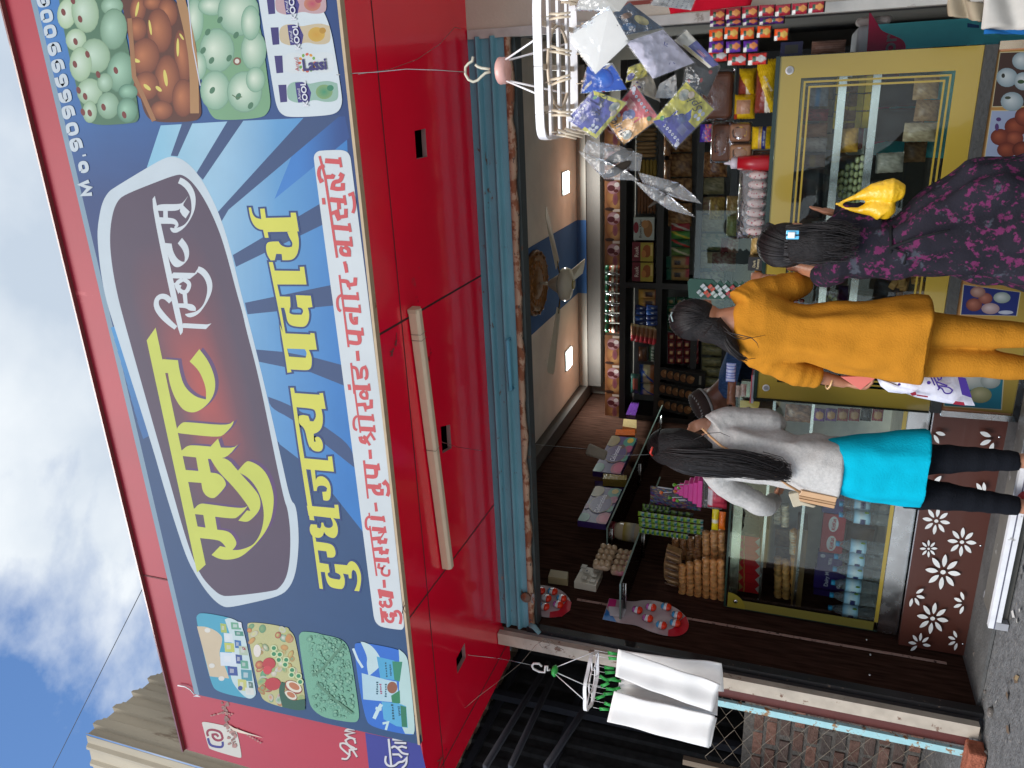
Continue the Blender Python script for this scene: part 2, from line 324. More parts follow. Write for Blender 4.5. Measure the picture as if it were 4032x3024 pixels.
# front left jamb: black channel, cream edge, red-brown face, pale blue angle iron
b = MB(); b.box((XL-.0, YF-.03, 0), (XL+.03, YF+.02, 2.30), (.007, .006, .007)); b.build('shutter_channel', mat('grimy_metal', .45, spots=((.12, .08, .06), 40, .63)), shop)
b = MB(); b.box((XL-.075, YF-.09, .02), (XL-.001, YF-.052, ZS-.004), (.42, .36, .29)); b.build('jamb_edge', mat('peeling_cream', .8, nscale=12, namt=.2, spots=[((.16, .09, .06), 14, .6), ((.1, .16, .14), 6, .66)]), shop)
b = MB(); b.box((XL-.145, YF-.07, .05), (XL-.077, YF-.03, 1.38), (.095, .022, .018)); b.build('jamb_face', mat('brown_gloss', .5, spots=((.03, .02, .02), 20, .64)), shop)
b = MB(); b.box((XL-.185, YF-.1, .05), (XL-.147, YF-.08, 1.36), (.3, .52, .55)); b.build('angle_iron', mat('flaking_blue', .6, spots=[((.25, .13, .05), 18, .54), ((.1, .05, .03), 40, .64)]), shop)
# shutter hood: rolled curtain end hanging below the soffit
sh = thing('rolling_shutter', 'rusty pale blue steel rolling shutter pulled up under the red soffit', 'shutter', (-1.3, YF, 2.27))
M_blue = mat('rusty_blue_steel', .5, nscale=7, namt=.15, bump=.15, spots=[((.10, .04, .02), 26, .635), ((.30, .24, .2), 9, .70)], stretch=(.5, 1, 1))
bl = (.11, .27, .33)
b = MB(); prof = []; z = 2.285; zt = 2.47; k = 0
import itertools
for i in range(33):
    t = i/32; zz = z+(zt-z)*t; ph = (t*2.6) % 1
    dy = .0 if ph < .55 else -.028*math.sin((ph-.55)/.45*math.pi)**.7
    prof.append((YF-.02+dy, zz))
b.grid(lambda u, v: Vector((XL+.02+(XR-XL-.02)*v, prof[round(u*32)][0], prof[round(u*32)][1])), 32, 40, bl, smooth=False)
b.box((XL+.01, YF+.02, 2.25), (XR, YF+.1, 2.47), (.05, .06, .06)); b.build('slat', M_blue, sh)
b = MB(); n_ = 70
def edge_strip(u, v):
    x = XL+.01+(XR-XL)*u; j = .012*noise.noise(Vector((x*7, 0, 0)))+.006*noise.noise(Vector((x*31, 3, 0))); return Vector((x, YF-.028+(.03 if v > .5 else 0), 2.285 - (.028+j if .25 < v < .9 else 0)))
b.grid(edge_strip, n_, 4, (.36, .24, .16)); b.build('bottom_rail', mat('rusted_rail', .85, spots=[((.2, .07, .03), 12, .5), ((.06, .04, .035), 30, .6)]), sh)
b = MB()
for (x, y) in ((1990, 1330), (1990, 1530)): p = AY(x, y, YF-.06); 
p = AY(1998, 1340, YF-.05); q = AY(2010, 1535, YF-.05)
b.tube([p+Vector((0, .03, 0)), p, q, q+Vector((0, .03, 0))], .011, (.09, .3, .42), 8); b.build('handle', M_blue, sh)
b = MB(); p = AY(2072, 2350, YF-.03); b.lathe(p, [(.03, 0), (.03, .012), (.012, .012), (.01, .02)], (.14, .08, .055), 16, axis=(0, -1, 0)); b.box(p+Vector((-.03, -.006, -.05)), p+Vector((.03, 0, -.03)), (.2, .2, .19)); b.build('lock', mat('rusty_lock', .6, spots=((.2, .07, .03), 30, .5)), sh)
b = MB(); p = AY(2104, 2468, YF-.07); b.tube([p+Vector((.01, 0, .03)), p, p+Vector((-.03, -.01, -.035))], [.012, .016, .012], (.12, .22, .24), 8, flat=.3); b.build('shutter_stop', M_blue, sh)
# ---- sign box: red composite panels, soffit and front
YS = 2.44; XS0 = -3.225; XS1 = 1.6; ZT = 3.92
box_ = thing('sign_box', 'projecting red panel canopy box over the shop front', 'canopy', (-1.3, 2.9, ZS))
RED = (.8, .004, .03); M_red = mat('glossy_red_panel', .16, coat=.3, namt=.06, nscale=3, bump=.02, bscale=12, spots=[((.42, .05, .06), 2.2, .69), ((.22, .01, .015), 5, .66)])
holes = []
def zq(pts): return [AZ(x, y, ZS) for x, y in pts]
T5 = (1150, 1900, .4822)
hA = zq([(1632, 515), (1675, 506), (1682, 617), (1640, 627)]); hB = zq([(1735, 1680), (1772, 1672), (1778, 1765), (1742, 1785)])
hC = zq(tr(T5, [(1410, 1310), (1418, 1430), (1350, 1560), (1340, 1440)]))
outer = [Vector((XS0, YS, ZS)), Vector((XS1, YS, ZS)), Vector((XS1, YF+.1, ZS)), Vector((XS0+.03, YF+.1, ZS))]
b = MB(); b.poly(outer, RED, [hA, hB, hC]); b.build('soffit_panel', M_red, box_)
b = MB(); b.box((XS0+.02, YS+.03, ZS+.12), (XS1, YF+.1, ZS+.13), GREY(.008))
for h in (hA, hB, hC):
    for i in range(4): a, c = h[i], h[(i+1) % 4]; b.quad([a, c, c+Vector((0, 0, .02)), a+Vector((0, 0, .02))], (.3, .16, .15))
b.build('cut_out', M_mat, box_)
# seams
def groove(b, a, c, w, col, dz=-.0006):
    a = Vector(a); c = Vector(c); d = (c-a).normalized(); n = Vector((-d.y, d.x, 0))*w/2; z = Vector((0, 0, dz)); b.quad([a+n+z, a-n+z, c-n+z, c+n+z], col)
b = MB()
for X in (-.80, -2.07, -3.06, .47): groove(b, (X, YS+.005, ZS), (X, YF+.1, ZS), .009, (.03, .004, .005))
groove(b, (XS0, YS+.19, ZS), (XS1, YS+.19, ZS), .007, (.03, .004, .005), -.0007); b.build('panel_joint', M_mat, box_)
# bird-dropping / tape scars along seams
for (x, y, r_) in ((1585, 2395, .03), (1560, 1345, .025), (1545, 1385, .02), (1735, 2990, .03)):
    p = AZ(x, y, ZS-.002); b = MB()
    for k in range(7):
        a = random.uniform(0, 6.3); q = p+Vector((math.cos(a), math.sin(a), 0))*r_*random.uniform(.2, 1.6); groove(b, p, q, random.uniform(.003, .008), (.16, .04, .035), -.001-.0002*k)
    b.build('tape_scar', M_mat, box_)
RF = (.27, .012, .026); M_rf = mat('dull_red_panel', .5, spec=.3, namt=.12, nscale=2.5, spots=((.42, .07, .08), 3, .66), stretch=(1, 1, .3))  # toned darker and rougher than the soffit red
b = MB(); b.quad([(XS0, YS, ZS), (XS1, YS, ZS), (XS1, YS, ZT), (XS0, YS, ZT)], RF); b.quad([(XS0, YS, ZS), (XS0, YS, ZT), (XS0+.03, YF+.1, ZT), (XS0+.03, YF+.1, ZS)], RF)
b.quad([(XS0, YS, ZT), (XS1, YS, ZT), (XS1, YF+.1, ZT), (XS0+.03, YF+.1, ZT)], RF); b.build('front_panel', M_rf, box_)
b = MB(); b.box((XS0+.05, YF+.14, ZS+.01), (XS1, YF+.2, ZT-.02), GREY(.1)); b.build('back_board', M_mat, box_)
# ---------------- neighbour's corrugated shed on the left
shed = thing('corrugated_shed', 'dark lean-to of ribbed metal sheet beyond the left end of the sign', 'shed', (-5, 5, 0))
M_corr = mat('weathered_sheet', .65, nscale=3, namt=.35, bump=.1, spots=((.16, .11, .06), 2.5, .6), stretch=(1, 1, .25))
b = MB(); XC = -4.6
pA, pB = AX(670, 2620, XC), AX(340, 2895, XC)
def corr(u, v):
    y = pB.y+8*u; k = (y*5.5) % 1; dx = .022 if k < .25 else (.0 if k > .5 else .022)
    ztop = pA.z+(pB.z-pA.z)*(y-pA.y)/(pB.y-pA.y)+(.035 if k < .3 else 0)
    return Vector((XC+dx, y, ztop*v))
b.grid(corr, 420, 1, (.30, .255, .18), smooth=False); b.build('ribbed_sheet', M_corr, shed, solid=.003); b = MB()
b.grid(lambda u, v: corr(u, 0)+Vector((.012, 0, 3.05*v)), 420, 1, (.032, .033, .034), smooth=False); b.build('lower_sheet', mat('shade_dark_sheet', .8, spec=.1, namt=.3), shed); b = MB()  # near-black colour stands for the shade under the shed roof
pE = AY(372, 3040, pB.y)
def corr2(u, v):
    x = XC-3*u; k = (x*5.5) % 1; return Vector((x, pB.y-(.022 if k < .25 else 0), (pB.z+(pE.z-pB.z)*(x-XC)/(pE.x-XC))*v))
b.grid(corr2, 120, 1, (.30, .255, .18), smooth=False); b.build('ribbed_sheet', M_corr, shed, solid=.003)
b = MB()
for zz in (2.35, 2.95, 3.5): b.box((XC+.03, 1.2, zz), (XC+.07, 9.5, zz+.05), (.02, .022, .03))
for yy in (3.2, 4.6, 6.2): b.box((XC+.07, yy, .0), (XC+.13, yy+.06, 3.6), (.02, .022, .03))
b.build('rafter', M_mat, shed)
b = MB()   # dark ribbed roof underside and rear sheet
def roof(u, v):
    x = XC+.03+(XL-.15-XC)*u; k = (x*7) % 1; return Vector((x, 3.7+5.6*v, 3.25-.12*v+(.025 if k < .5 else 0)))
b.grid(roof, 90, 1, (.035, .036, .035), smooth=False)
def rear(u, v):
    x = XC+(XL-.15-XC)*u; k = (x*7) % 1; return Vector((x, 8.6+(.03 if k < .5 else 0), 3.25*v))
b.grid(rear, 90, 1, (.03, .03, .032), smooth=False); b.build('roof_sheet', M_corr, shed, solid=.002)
b = MB()
for (x0, y0, x1, y1) in ((2160, 2610, 1910, 3020), (2180, 2660, 2010, 3020), (2370, 2690, 2150, 3020)):
    b.tube([AX(x0, y0, -3.6)+Vector((0, 0, 0)), AX(x1, y1, -3.6)], .022, (.01, .011, .018), 4)
b.build('purlin', M_mat, shed)
b = MB(); p = [AY(2470, 2960, 5.2), AY(2620, 3010, 5.2)]
b.box((-4.6, 5.2, .9), (-3.1, 5.25, 1.55), (.012, .045, .05)); b.box((-4.3, 5.1, .7), (-3.6, 5.15, 1.1), (.09, .015, .015)); b.box((-4.0, 5.0, 1.15), (-3.9, 5.05, 1.3), (.12, .09, .02)); b.build('stored_board', M_mat, shed)
# brick wall
wall = MB(); M_brick = mat('old_brick', .95, spec=.1, nscale=30, namt=.3, bump=.9, bscale=90, spots=((.13, .115, .1), 9, .64)); yw = 4.45; ztop = AY(2925, 2860, yw).z
wall.box((-7, yw+.012, 0), (XL-.142, yw+.2, ztop-.004), (.16, .145, .13))
bh, bw = .075, .2; r_ = 0; z = .0
while z+bh < ztop+.01:
    x = -7+(r_ % 2)*bw*.5+random.uniform(-.01, .01)
    while x < XL-.16:
        l = min(bw*random.uniform(.9, 1.05), XL-.145-x); c = random.choice([(.21, .125, .1), (.18, .11, .09), (.16, .115, .1), (.14, .115, .105), (.24, .13, .1)]); d = random.uniform(-.006, .008)
        if l > .04: wall.box((x, yw+d, z+.008), (x+l-.014, yw+.1, z+bh-.004+random.uniform(-.003, .002)), jit(c, .2))
        x += bw+.012
    z += bh+.012; r_ += 1
tag(wall.build('brick_wall', M_brick, bevel=.004), 'low rough red brick wall with grey mortar behind the wire net', 'wall')
# wire net
net = MB(); yn = 3.78; x0, x1, z0, z1 = -5.2, XL-.15, .08, 1.33; p_ = .085; tw = (.22, .18, .13)
def zig(x, ph):
    pts = []; z = z0; i = 0
    while z <= z1: pts.append((x+(p_/2 if (i+ph) % 2 else -p_/2)*.93, yn+.01*noise.noise(Vector((x*3, z*3, 0))), z)); z += p_*.62; i += 1
    return pts
x = x0; k = 0
while x < x1: net.tube(zig(x, k), .0016, tw, 4, smooth=False); x += p_; k += 1
tag(net.build('wire_net', mat('rusty_wire', .6)), 'diamond mesh wire net stretched in front of the brick wall', 'net')
post = MB(); pp = AY(2585, 2790, yn); post.box((pp.x-.35, yn-.04, 0), (pp.x-.31, yn-.005, 1.42), (.16, .12, .085))
tag(post.build('wooden_post', mat('raw_wood', .85, stretch=(1, 1, .1))), 'thin weathered wooden post tied to the wire net', 'post')
# loose brick at the foot
p = AZ(3830, 3000, .04); b = MB(); b.box(p+Vector((-.09, -.05, -.04)), p+Vector((.09, .05, .035)), (.30, .10, .06), None)
tag(b.build('loose_brick', M_brick, bevel=.01), 'chipped orange brick lying on the ground at the wall foot', 'brick')
b = MB(); p = AZ(3975, 2840, .0)
for i in range(9): b.box(p+Vector((-.45+i*.07, -.3, .001)), p+Vector((-.42+i*.07, -.1, .012)), (.3, .3, .3))
# rubble band along the jamb foot
b = MB()
for i in range(40):
    q = Vector((random.uniform(-3.1, -2.7), random.uniform(3.3, 4.2), 0)); s_ = random.uniform(.008, .03); b.ell(q, (s_, s_*.8, s_*.6), jit((.16, .14, .125), .3), 6)
o = b.build('rubble', M_ground); o['kind'] = 'stuff'; o['label'] = 'scattered rubble and grit at the foot of the jamb'
# distant power line
b = MB(); a, c = AY(600, 2240, 14), AY(200, 3040, 14); d = c-a; b.tube([a-d*3, a-d, a, c, c+d*3], .012, GREY(.02), 5); tag(b.build('overhead_cable', M_mat), 'thin black cable crossing the sky beside the sign', 'cable')
# dry bits blown against the step
b = MB(); random.seed(44)
for i in range(110):
    q = Vector((random.uniform(-3.2, -.6), random.uniform(2.5, 3.6), .004)); a = random.uniform(0, 6); s_ = random.uniform(.006, .022); u = Vector((math.cos(a), math.sin(a), .1))*s_; v = Vector((-math.sin(a), math.cos(a), .2))*s_*random.uniform(.3, .8)
    b.poly([q-u-v, q+u-v*.6, q+u*.8+v, q-u*.7+v], random.choice([(.3, .22, .12), (.42, .4, .36), (.12, .08, .05), (.5, .48, .45)]))
o = b.build('litter', M_mat); o['kind'] = 'stuff'; o['label'] = 'dry leaf bits and paper scraps on the asphalt before the step'
# ================================================================ printed banner on the sign box
TA = (300, 500, .48222); TB = (300, 1200, .60277); TC = (900, 600, .48222); TD = (950, 1300, .48222); TE = (1150, 1900, .48222)
TF = (650, 2324, .42194); TG = (1250, 2324, .42194); TH = (0, 0, .60277); TI = (900, 0, .60277); TJ = (500, 1750, .42194)
TK = (1100, 1700, .24111); TL = (1150, 2000, .27125); TM = (1200, 1050, .30143); TN = (1250, 1500, .24111)
YBN = YS-.022
fl = Flat(lambda x, y: AY(x, y, YBN), (0, -1, 0), .000012)
ban = thing('flex_banner', 'wide blue printed shop name banner stretched over the red sign box', 'banner', AY(1655, 2932, YBN))
def lerp(a, b, t): return a+(b-a)*t
BX0, BX1 = 20, 1316
tl, bl_, trr, br = (766, 2733), (1655, 2932), (95, -110), (1326, -110)
nv, nvd, br_b = H('#1f4c7c'), H('#24406e'), H('#3f88cf')
def cbase(x, y):
    u = max(0, min(1, (y-150)/650)); v = max(0, min(1, (x-100-.235*y)/420)); c = mixc(br_b, H('#20437e'), max(u, v)); return mixc(c, nv, max(0, min(1, (y-900)/900)))
fl.slabs([tl, bl_, br, trr], cbase, 60, 1); NB = fl.mb
pts = [AY(*p, YBN) for p in (tl, bl_, br, trr)]
NB.prism([p+Vector((0, .001, 0)) for p in pts], (0, .016, 0), H('#2a4a78')); fl.done('banner_sheet', M_print, ban)
# hem along the top, rusty batten along the bottom
fl.poly([(766, 2733), (785, 2737), (116, -110), (95, -110)], H('#8aa5b8')); fl.poly([(776, 2735), (790, 2745), (760, 2742)], H('#e0e4e8')); fl.done('top_hem', M_print, ban)
b = MB(); z0 = AY(1655, 2932, YBN)
b.box((z0.x, YBN-.004, ZS-.005), (XS1, YS+.002, ZS+.006), H('#a08c70')); b.build('bottom_batten', mat('rust_flecked_cream', .7, spots=((.2, .08, .03), 9, .62)), ban)
# ---- sunburst
def csky(x, y):
    t = max(0, min(1, (x-640-.12*abs(1500-y))/640)); a = mixc(H('#8ecbe6'), H('#2a80cc'), t**.9)
    d = math.hypot((x-840)/260, (y-560)/300); return mixc(H('#cfe6f2'), a, min(1, .4+.6*d))
light = [(633, 494), (900, 478), (1334, 458), (1365, 520), (1440, 2108)] + tr(TK, [(880, 1020), (600, 720), (300, 430), (0, 200)]) + tr(TD, [(310, 920)]) + [(700, 1400), (579, 657)]
fl.slabs(light, csky, 30); fl.slabs(tr(TI, [(560, 770), (760, 760), (790, 900), (300, 1300), (420, 1000)]), lambda x, y: mixc(H('#3a86d2'), H('#264f92'), max(0, min(1, (x-1180)/160))), 30)
dkr = H('#33507f')
for T, P in ((TH, [(1195, 790), (1262, 795), (1160, 1022), (1115, 1017)]), (TH, [(1490, 785), (1592, 785), (1325, 1175), (1283, 1130)]), (TI, [(490, 770), (735, 750), (0, 1370), (-60, 1470), (-75, 1390)]),
             (TC, [(745, 420), (770, 590), (60, 935), (35, 838)]), (TC, [(838, 1083), (862, 1250), (155, 1322), (133, 1228)]), (TD, [(825, 285), (852, 458), (570, 345), (145, 258), (120, 158), (350, 178), (600, 225)]),
             (TD, [(903, 950), (937, 1132), (650, 905), (415, 725), (238, 635), (218, 543), (400, 610), (690, 790)])):
    fl.poly(P, dkr, T=T)
for k in range(9):   # thin light stripes at the plaque's left flank
    y = 1290+k*46; x = 446+k*13; fl.poly([(x-10, y), (x+22+k*2, y-10), (x+60-k*2, y+55), (x+14, y+70)], mixc(H('#3f9ad6'), H('#2c68a8'), k/9))
fl.done('sunburst', M_print, ban)
# ---- name plaque
po = tr(TA, [(780, 238), (860, 260), (930, 312), (1000, 392), (1080, 522), (1160, 692), (1220, 862), (1270, 1040), (1320, 1250), (1370, 1450)]) + tr(TB, [(1130, 120), (1200, 400), (1262, 660), (1338, 1000), (1400, 1280)]) + tr(TJ, [(1575, 560), (1600, 760), (1603, 950), (1580, 1180), (1530, 1320), (1440, 1410), (1200, 1470), (950, 1523), (890, 1510), (820, 1460), (740, 1370), (660, 1250), (560, 1070), (450, 740), (350, 420), (232, 0)]) + tr(TA, [(320, 1659), (240, 1400), (195, 1150), (172, 900), (180, 780), (210, 620), (262, 530), (320, 490), (500, 380), (700, 262)])
pi_ = tr(TA, [(825, 385), (880, 395), (950, 450), (1030, 560), (1105, 700), (1180, 880), (1240, 1080), (1310, 1350), (1360, 1520)]) + tr(TB, [(1110, 160), (1175, 400), (1232, 660), (1300, 1000), (1360, 1280)]) + tr(TJ, [(1500, 600), (1525, 800), (1525, 1000), (1510, 1150), (1480, 1260), (1430, 1330), (1380, 1368), (940, 1420), (870, 1405), (800, 1350), (700, 1240), (620, 1080), (520, 780), (420, 420), (298, 0)]) + tr(TA, [(412, 1659), (330, 1350), (280, 1050), (275, 850), (300, 690), (340, 600), (392, 555), (600, 470)])
fl.poly(po, H('#d3dfe6')); cc = (800, 1530); pu = H('#54435a')
mid = [(cc[0]+(x-cc[0])*.5, cc[1]+(y-cc[1])*.42) for x, y in pi_]; mid2 = [(cc[0]+(x-cc[0])*.8, cc[1]+(y-cc[1])*.75) for x, y in pi_]
fl.poly(pi_, pu)
fl.k += 1; n = len(pi_); fl.mb.add([fl.pt(p) for p in mid2]+[fl.pt(p) for p in mid], [(i, (i+1) % n, n+(i+1) % n, n+i) for i in range(n)], [pu]*n+[H('#6f4152')]*n); fl.fan(cc, mid, H('#c04a44'), H('#6f4152'))
fl.done('name_plaque', M_print, ban)
# ---- the shop name, two words in brush lettering
YEL = H('#d6dc5a')
W1 = [(None, [(613, 1290), (578, 1340), (776, 2254), (810, 2223)]),
 (TB, [(565, 355), (665, 362), (675, 430), (700, 520), (740, 570), (790, 605), (848, 618), (850, 560), (835, 500), (800, 425), (742, 370), (805, 290), (860, 360), (900, 450), (912, 530), (895, 600), (850, 660), (790, 700), (740, 704), (690, 680), (640, 600), (610, 510), (600, 445), (560, 445)]),
 (TB, [(655, 810), (690, 770), (720, 765), (990, 790), (1030, 758), (1020, 790), (970, 845), (930, 866), (690, 842), (660, 835)]),
 (TJ, [(500, 62), (520, 50), (560, 14), (620, 4), (985, 40), (1035, 0), (935, 125), (785, 137), (755, 132), (500, 105)]), (TJ, [(780, 20), (850, -55), (880, 38)]),
 (TJ, [(645, 118), (755, 130), (782, 265), (668, 252)]), (TJ, [(530, 236), (668, 247), (780, 262), (850, 270), (900, 310), (925, 360), (920, 395), (830, 495), (790, 503), (740, 480), (705, 430), (695, 358), (560, 348)]),
 (TJ, [(775, 125), (935, 122), (1035, 245), (1215, 440), (1247, 520), (1245, 590), (1215, 645), (1150, 710), (1110, 724), (1040, 710), (1120, 615), (1152, 620), (1130, 570), (1000, 400), (870, 270), (820, 200)]),
 (TJ, [(615, 605), (635, 595), (660, 565), (695, 550), (730, 553), (1080, 600), (1128, 572), (1090, 625), (1035, 675), (1000, 693), (820, 674), (715, 657), (620, 648)]), (TJ, [(712, 650), (822, 668), (844, 800), (735, 784)]),
 (TJ, [(640, 762), (735, 776), (842, 795), (930, 805), (980, 835), (1020, 900), (1022, 940), (985, 985), (1050, 985), (1130, 960), (1185, 930), (1240, 850), (1270, 750), (1280, 650), (1265, 540), (1230, 440), (1180, 360), (1120, 300), (1045, 260), (1036, 245), (1110, 158), (1150, 155), (1240, 200), (1310, 280), (1355, 400), (1372, 500), (1365, 610), (1340, 720), (1290, 820), (1215, 915), (1170, 960), (1080, 1040), (1000, 1070), (910, 1077), (840, 1060), (790, 1030), (870, 948), (925, 960), (890, 915), (850, 890), (670, 872)])]
SH = H('#5c3274')
def off(P, T, dx, dy): P = tr(T, P) if T else P; return [(x+dx, y+dy) for x, y in P]
for T, P in W1[1:]: fl.poly(off(P, T, 14, -7), mixc(SH, pu, .25))
for T, P in W1: fl.poly(P, YEL, T=T)
WH = H('#dfe6ea')
for P in ([(643, 562), (609, 608), (818, 1600), (852, 1700), (882, 1660), (830, 1420), (760, 1095), (690, 780)], [(655, 645), (690, 629), (850, 631), (880, 610), (918, 558), (857, 660), (830, 683), (745, 686), (660, 683)], [(712, 682), (748, 684), (750, 741), (712, 740)],
          [(672, 737), (760, 740), (810, 750), (836, 785), (836, 812), (812, 828), (800, 820), (812, 800), (790, 790), (690, 790)], [(880, 612), (875, 640), (928, 692), (895, 746), (868, 722), (848, 690), (850, 652)], [(715, 946), (780, 952), (790, 1010), (820, 1070), (860, 1100), (885, 1100), (890, 1060), (872, 1000), (830, 950), (865, 905), (910, 960), (926, 1020), (916, 1080), (870, 1130), (825, 1149), (790, 1132), (755, 1070), (738, 1000), (722, 995)],
          [(775, 1212), (795, 1188), (970, 1192), (1005, 1140), (985, 1195), (930, 1240), (790, 1235)], [(870, 1605), (885, 1602), (1070, 1612), (1105, 1603), (1060, 1650), (872, 1640)], [(820, 1440), (905, 1440), (960, 1450), (982, 1482), (975, 1502), (925, 1500), (900, 1478), (835, 1474)], [(870, 1365), (905, 1362), (912, 1450), (880, 1450)]):
    fl.poly(P, WH, T=TA)
fl.stroke([(770, 825, 10), (800, 850, 45), (860, 828, 26), (905, 790, 10), (945, 720, 14), (960, 650, 30), (955, 560, 45), (920, 490, 52), (875, 450, 52), (842, 436, 50)], 30, WH, T=TA)
fl.stroke([(892, 1530, 8), (925, 1540, 40), (990, 1520, 26), (1045, 1460, 12), (1085, 1370, 30), (1095, 1290, 46), (1070, 1220, 50), (1030, 1175, 52), (992, 1160, 48)], 30, WH, T=TA)
fl.stroke([(870, 1245), (825, 1270), (822, 1310), (868, 1352), (905, 1345), (928, 1290), (912, 1262), (870, 1240)], 34, WH, T=TA); fl.stroke([(808, 1272), (835, 1345), (850, 1290)], 22, WH, T=TA)
fl.stroke([(775, 1425, 44), (735, 1385, 46), (690, 1380, 40), (655, 1410, 36), (655, 1470, 46), (700, 1535, 52), (760, 1595, 46), (815, 1640, 36)], 40, WH, T=TA)
fl.done('shop_name', M_print, ban)
# ---- second line, block letters with a navy outline
YB2 = H('#e6e25a'); NO = H('#22417c')
W2 = [(TC, [(165, 450), (185, 450), (195, 500), (220, 535), (272, 545), (285, 632), (250, 628), (210, 600), (180, 540)]), (TC, [(258, 460), (295, 458), (306, 535), (510, 530), (508, 492), (550, 492), (575, 645), (320, 650), (328, 697), (298, 697), (275, 600)]),
 (TC, [(330, 728), (410, 727), (428, 760), (480, 778), (518, 770), (526, 740), (500, 700), (480, 650), (560, 640), (574, 700), (576, 770), (560, 840), (520, 880), (440, 880), (435, 830), (390, 828), (378, 880), (345, 882), (318, 840), (306, 790), (308, 750)]),
 (TC, [(330, 895), (362, 895), (378, 965), (585, 968), (583, 935), (618, 933), (638, 1078), (398, 1078), (420, 1176), (503, 1178), (508, 1262), (500, 1270), (498, 1310), (520, 1325), (598, 1325), (612, 1300), (603, 1272), (565, 1262), (550, 1165), (672, 1170), (686, 1262), (648, 1268), (662, 1320), (655, 1380), (630, 1420), (590, 1426), (510, 1415), (480, 1380), (470, 1320), (455, 1268), (428, 1268), (470, 1500), (450, 1500), (420, 1340)]),
 (TD, [(315, -45), (345, 25), (566, 35), (565, 22), (598, 25), (618, 158), (553, 160), (577, 215), (577, 290), (562, 318), (535, 328), (405, 320), (412, 342), (378, 347), (352, 170)], [(375, 150), (520, 155), (537, 185), (527, 225), (390, 215)]),
 (TD, [(400, 470), (430, 470), (438, 513), (641, 527), (638, 515), (668, 512), (690, 642), (655, 642), (668, 700), (665, 780), (635, 830), (580, 850), (575, 870), (560, 960), (540, 900), (520, 800), (468, 760), (470, 700), (505, 690), (548, 700), (562, 742), (590, 745), (612, 710), (608, 665), (590, 640), (452, 628), (470, 760), (598, 1553), (560, 1548), (480, 1040)]),
 (TK, [(440, 0), (560, 0), (570, 165), (597, 160), (580, 100), (620, 75), (660, 90), (700, 150), (717, 230), (700, 300), (650, 325), (560, 312), (500, 240), (470, 150)]),
 (TK, [(350, 425), (800, 468), (797, 405), (862, 400), (893, 650), (370, 605)]), (TK, [(510, 600), (580, 612), (598, 790), (620, 735), (700, 720), (770, 760), (820, 830), (842, 920), (840, 1050), (820, 1110), (780, 1128), (720, 1115), (702, 980), (770, 975), (782, 920), (740, 880), (660, 875), (620, 900), (612, 965), (565, 965), (540, 800)]),
 (TK, [(450, 1205), (905, 1245), (900, 1190), (963, 1190), (990, 1420), (880, 1410), (550, 1370), (480, 1370)]), (TL, [(590, 138), (635, 188), (665, 270), (668, 360), (640, 420), (600, 440), (540, 420), (490, 385), (468, 345), (450, 400), (410, 432), (350, 430), (290, 405), (260, 340), (256, 280), (275, 235), (360, 240), (370, 285), (410, 295), (428, 260), (425, 212), (455, 212), (470, 270), (520, 290), (570, 285), (598, 250), (588, 190), (560, 140)]),
 (TL, [(297, 405), (342, 425), (352, 488), (540, 512), (600, 545), (630, 610), (635, 680), (600, 722), (515, 715), (500, 628), (374, 612), (402, 795), (530, 815), (548, 930), (520, 945), (520, 980), (560, 1020), (690, 1040), (710, 1010), (700, 970), (660, 945), (632, 935), (615, 812), (800, 830), (825, 785), (865, 767), (920, 790), (970, 860), (1003, 960), (1005, 1060), (990, 1150), (975, 1208), (905, 1200), (945, 1110), (950, 1010), (930, 920), (890, 895), (865, 920), (865, 1022), (828, 1020), (820, 965), (742, 950), (767, 1030), (768, 1110), (740, 1170), (700, 1178), (570, 1155), (520, 1100), (495, 1030), (478, 930), (418, 925), (450, 1175), (400, 1168)])]
for q in W2: fl.stroke(q[1], 30*(.48/q[0][2]), NO, T=q[0], closed=True)
fl.poly([(330, 728), (425, 727), (480, 778), (520, 840), (440, 880), (345, 882), (318, 840)], NO, T=TC)
for q in W2: fl.poly(q[1], YB2, q[2:] and [q[2]] or (), T=q[0])
fl.done('second_line', M_print, ban)
# ---- white strip with the red product list
pill = tr(TI, [(557, 1050), (560, 1012), (580, 990), (605, 983), (735, 978), (775, 990), (795, 1018), (802, 1060)]) + [(1480, 1400)] + tr(TE, [(905, 1050), (917, 1170), (905, 1195), (888, 1203), (740, 1182), (700, 1160), (675, 1125), (662, 1060)]) + [(1360, 1550)]
fl.poly(pill, H('#e4eaec')); RD = H('#e0585c')
def S(T, w, *ss):
    for s_ in ss: fl.stroke(s_, w, RD, T=T)
# dudh
TL2 = TL
fl.poly([(1270, 1440), (1305, 1450), (1345, 1659), (1300, 1659)], RD, T=TL); 
S(TL, 55, [(1290, 1518), (1372, 1528)], [(1420, 1535), (1510, 1545)]); S(TL, 40, [(1372, 1528), (1380, 1585)], [(1430, 1530), (1440, 1590)]); S(TE, 24, [(735, 1060), (742, 1143)], [(755, 1075), (770, 1120), (800, 1140), (826, 1128), (826, 1090)], [(835, 1060), (848, 1050), (870, 1050), (888, 1075), (893, 1115), (882, 1155)], [(845, 1068), (850, 1095)])
S(TL, 44, [(1262, 1175), (1290, 1310)], [(1445, 1225), (1460, 1315)]); S(TL, 95, [(1270, 1225), (1460, 1262)]); S(TL, 44, [(1290, 1345), (1275, 1390), (1320, 1425), (1352, 1395), (1345, 1345)], [(1352, 1395), (1380, 1432), (1430, 1428), (1445, 1380), (1415, 1310)])
S(TL, 44, [(1335, 1040), (1345, 1158)])
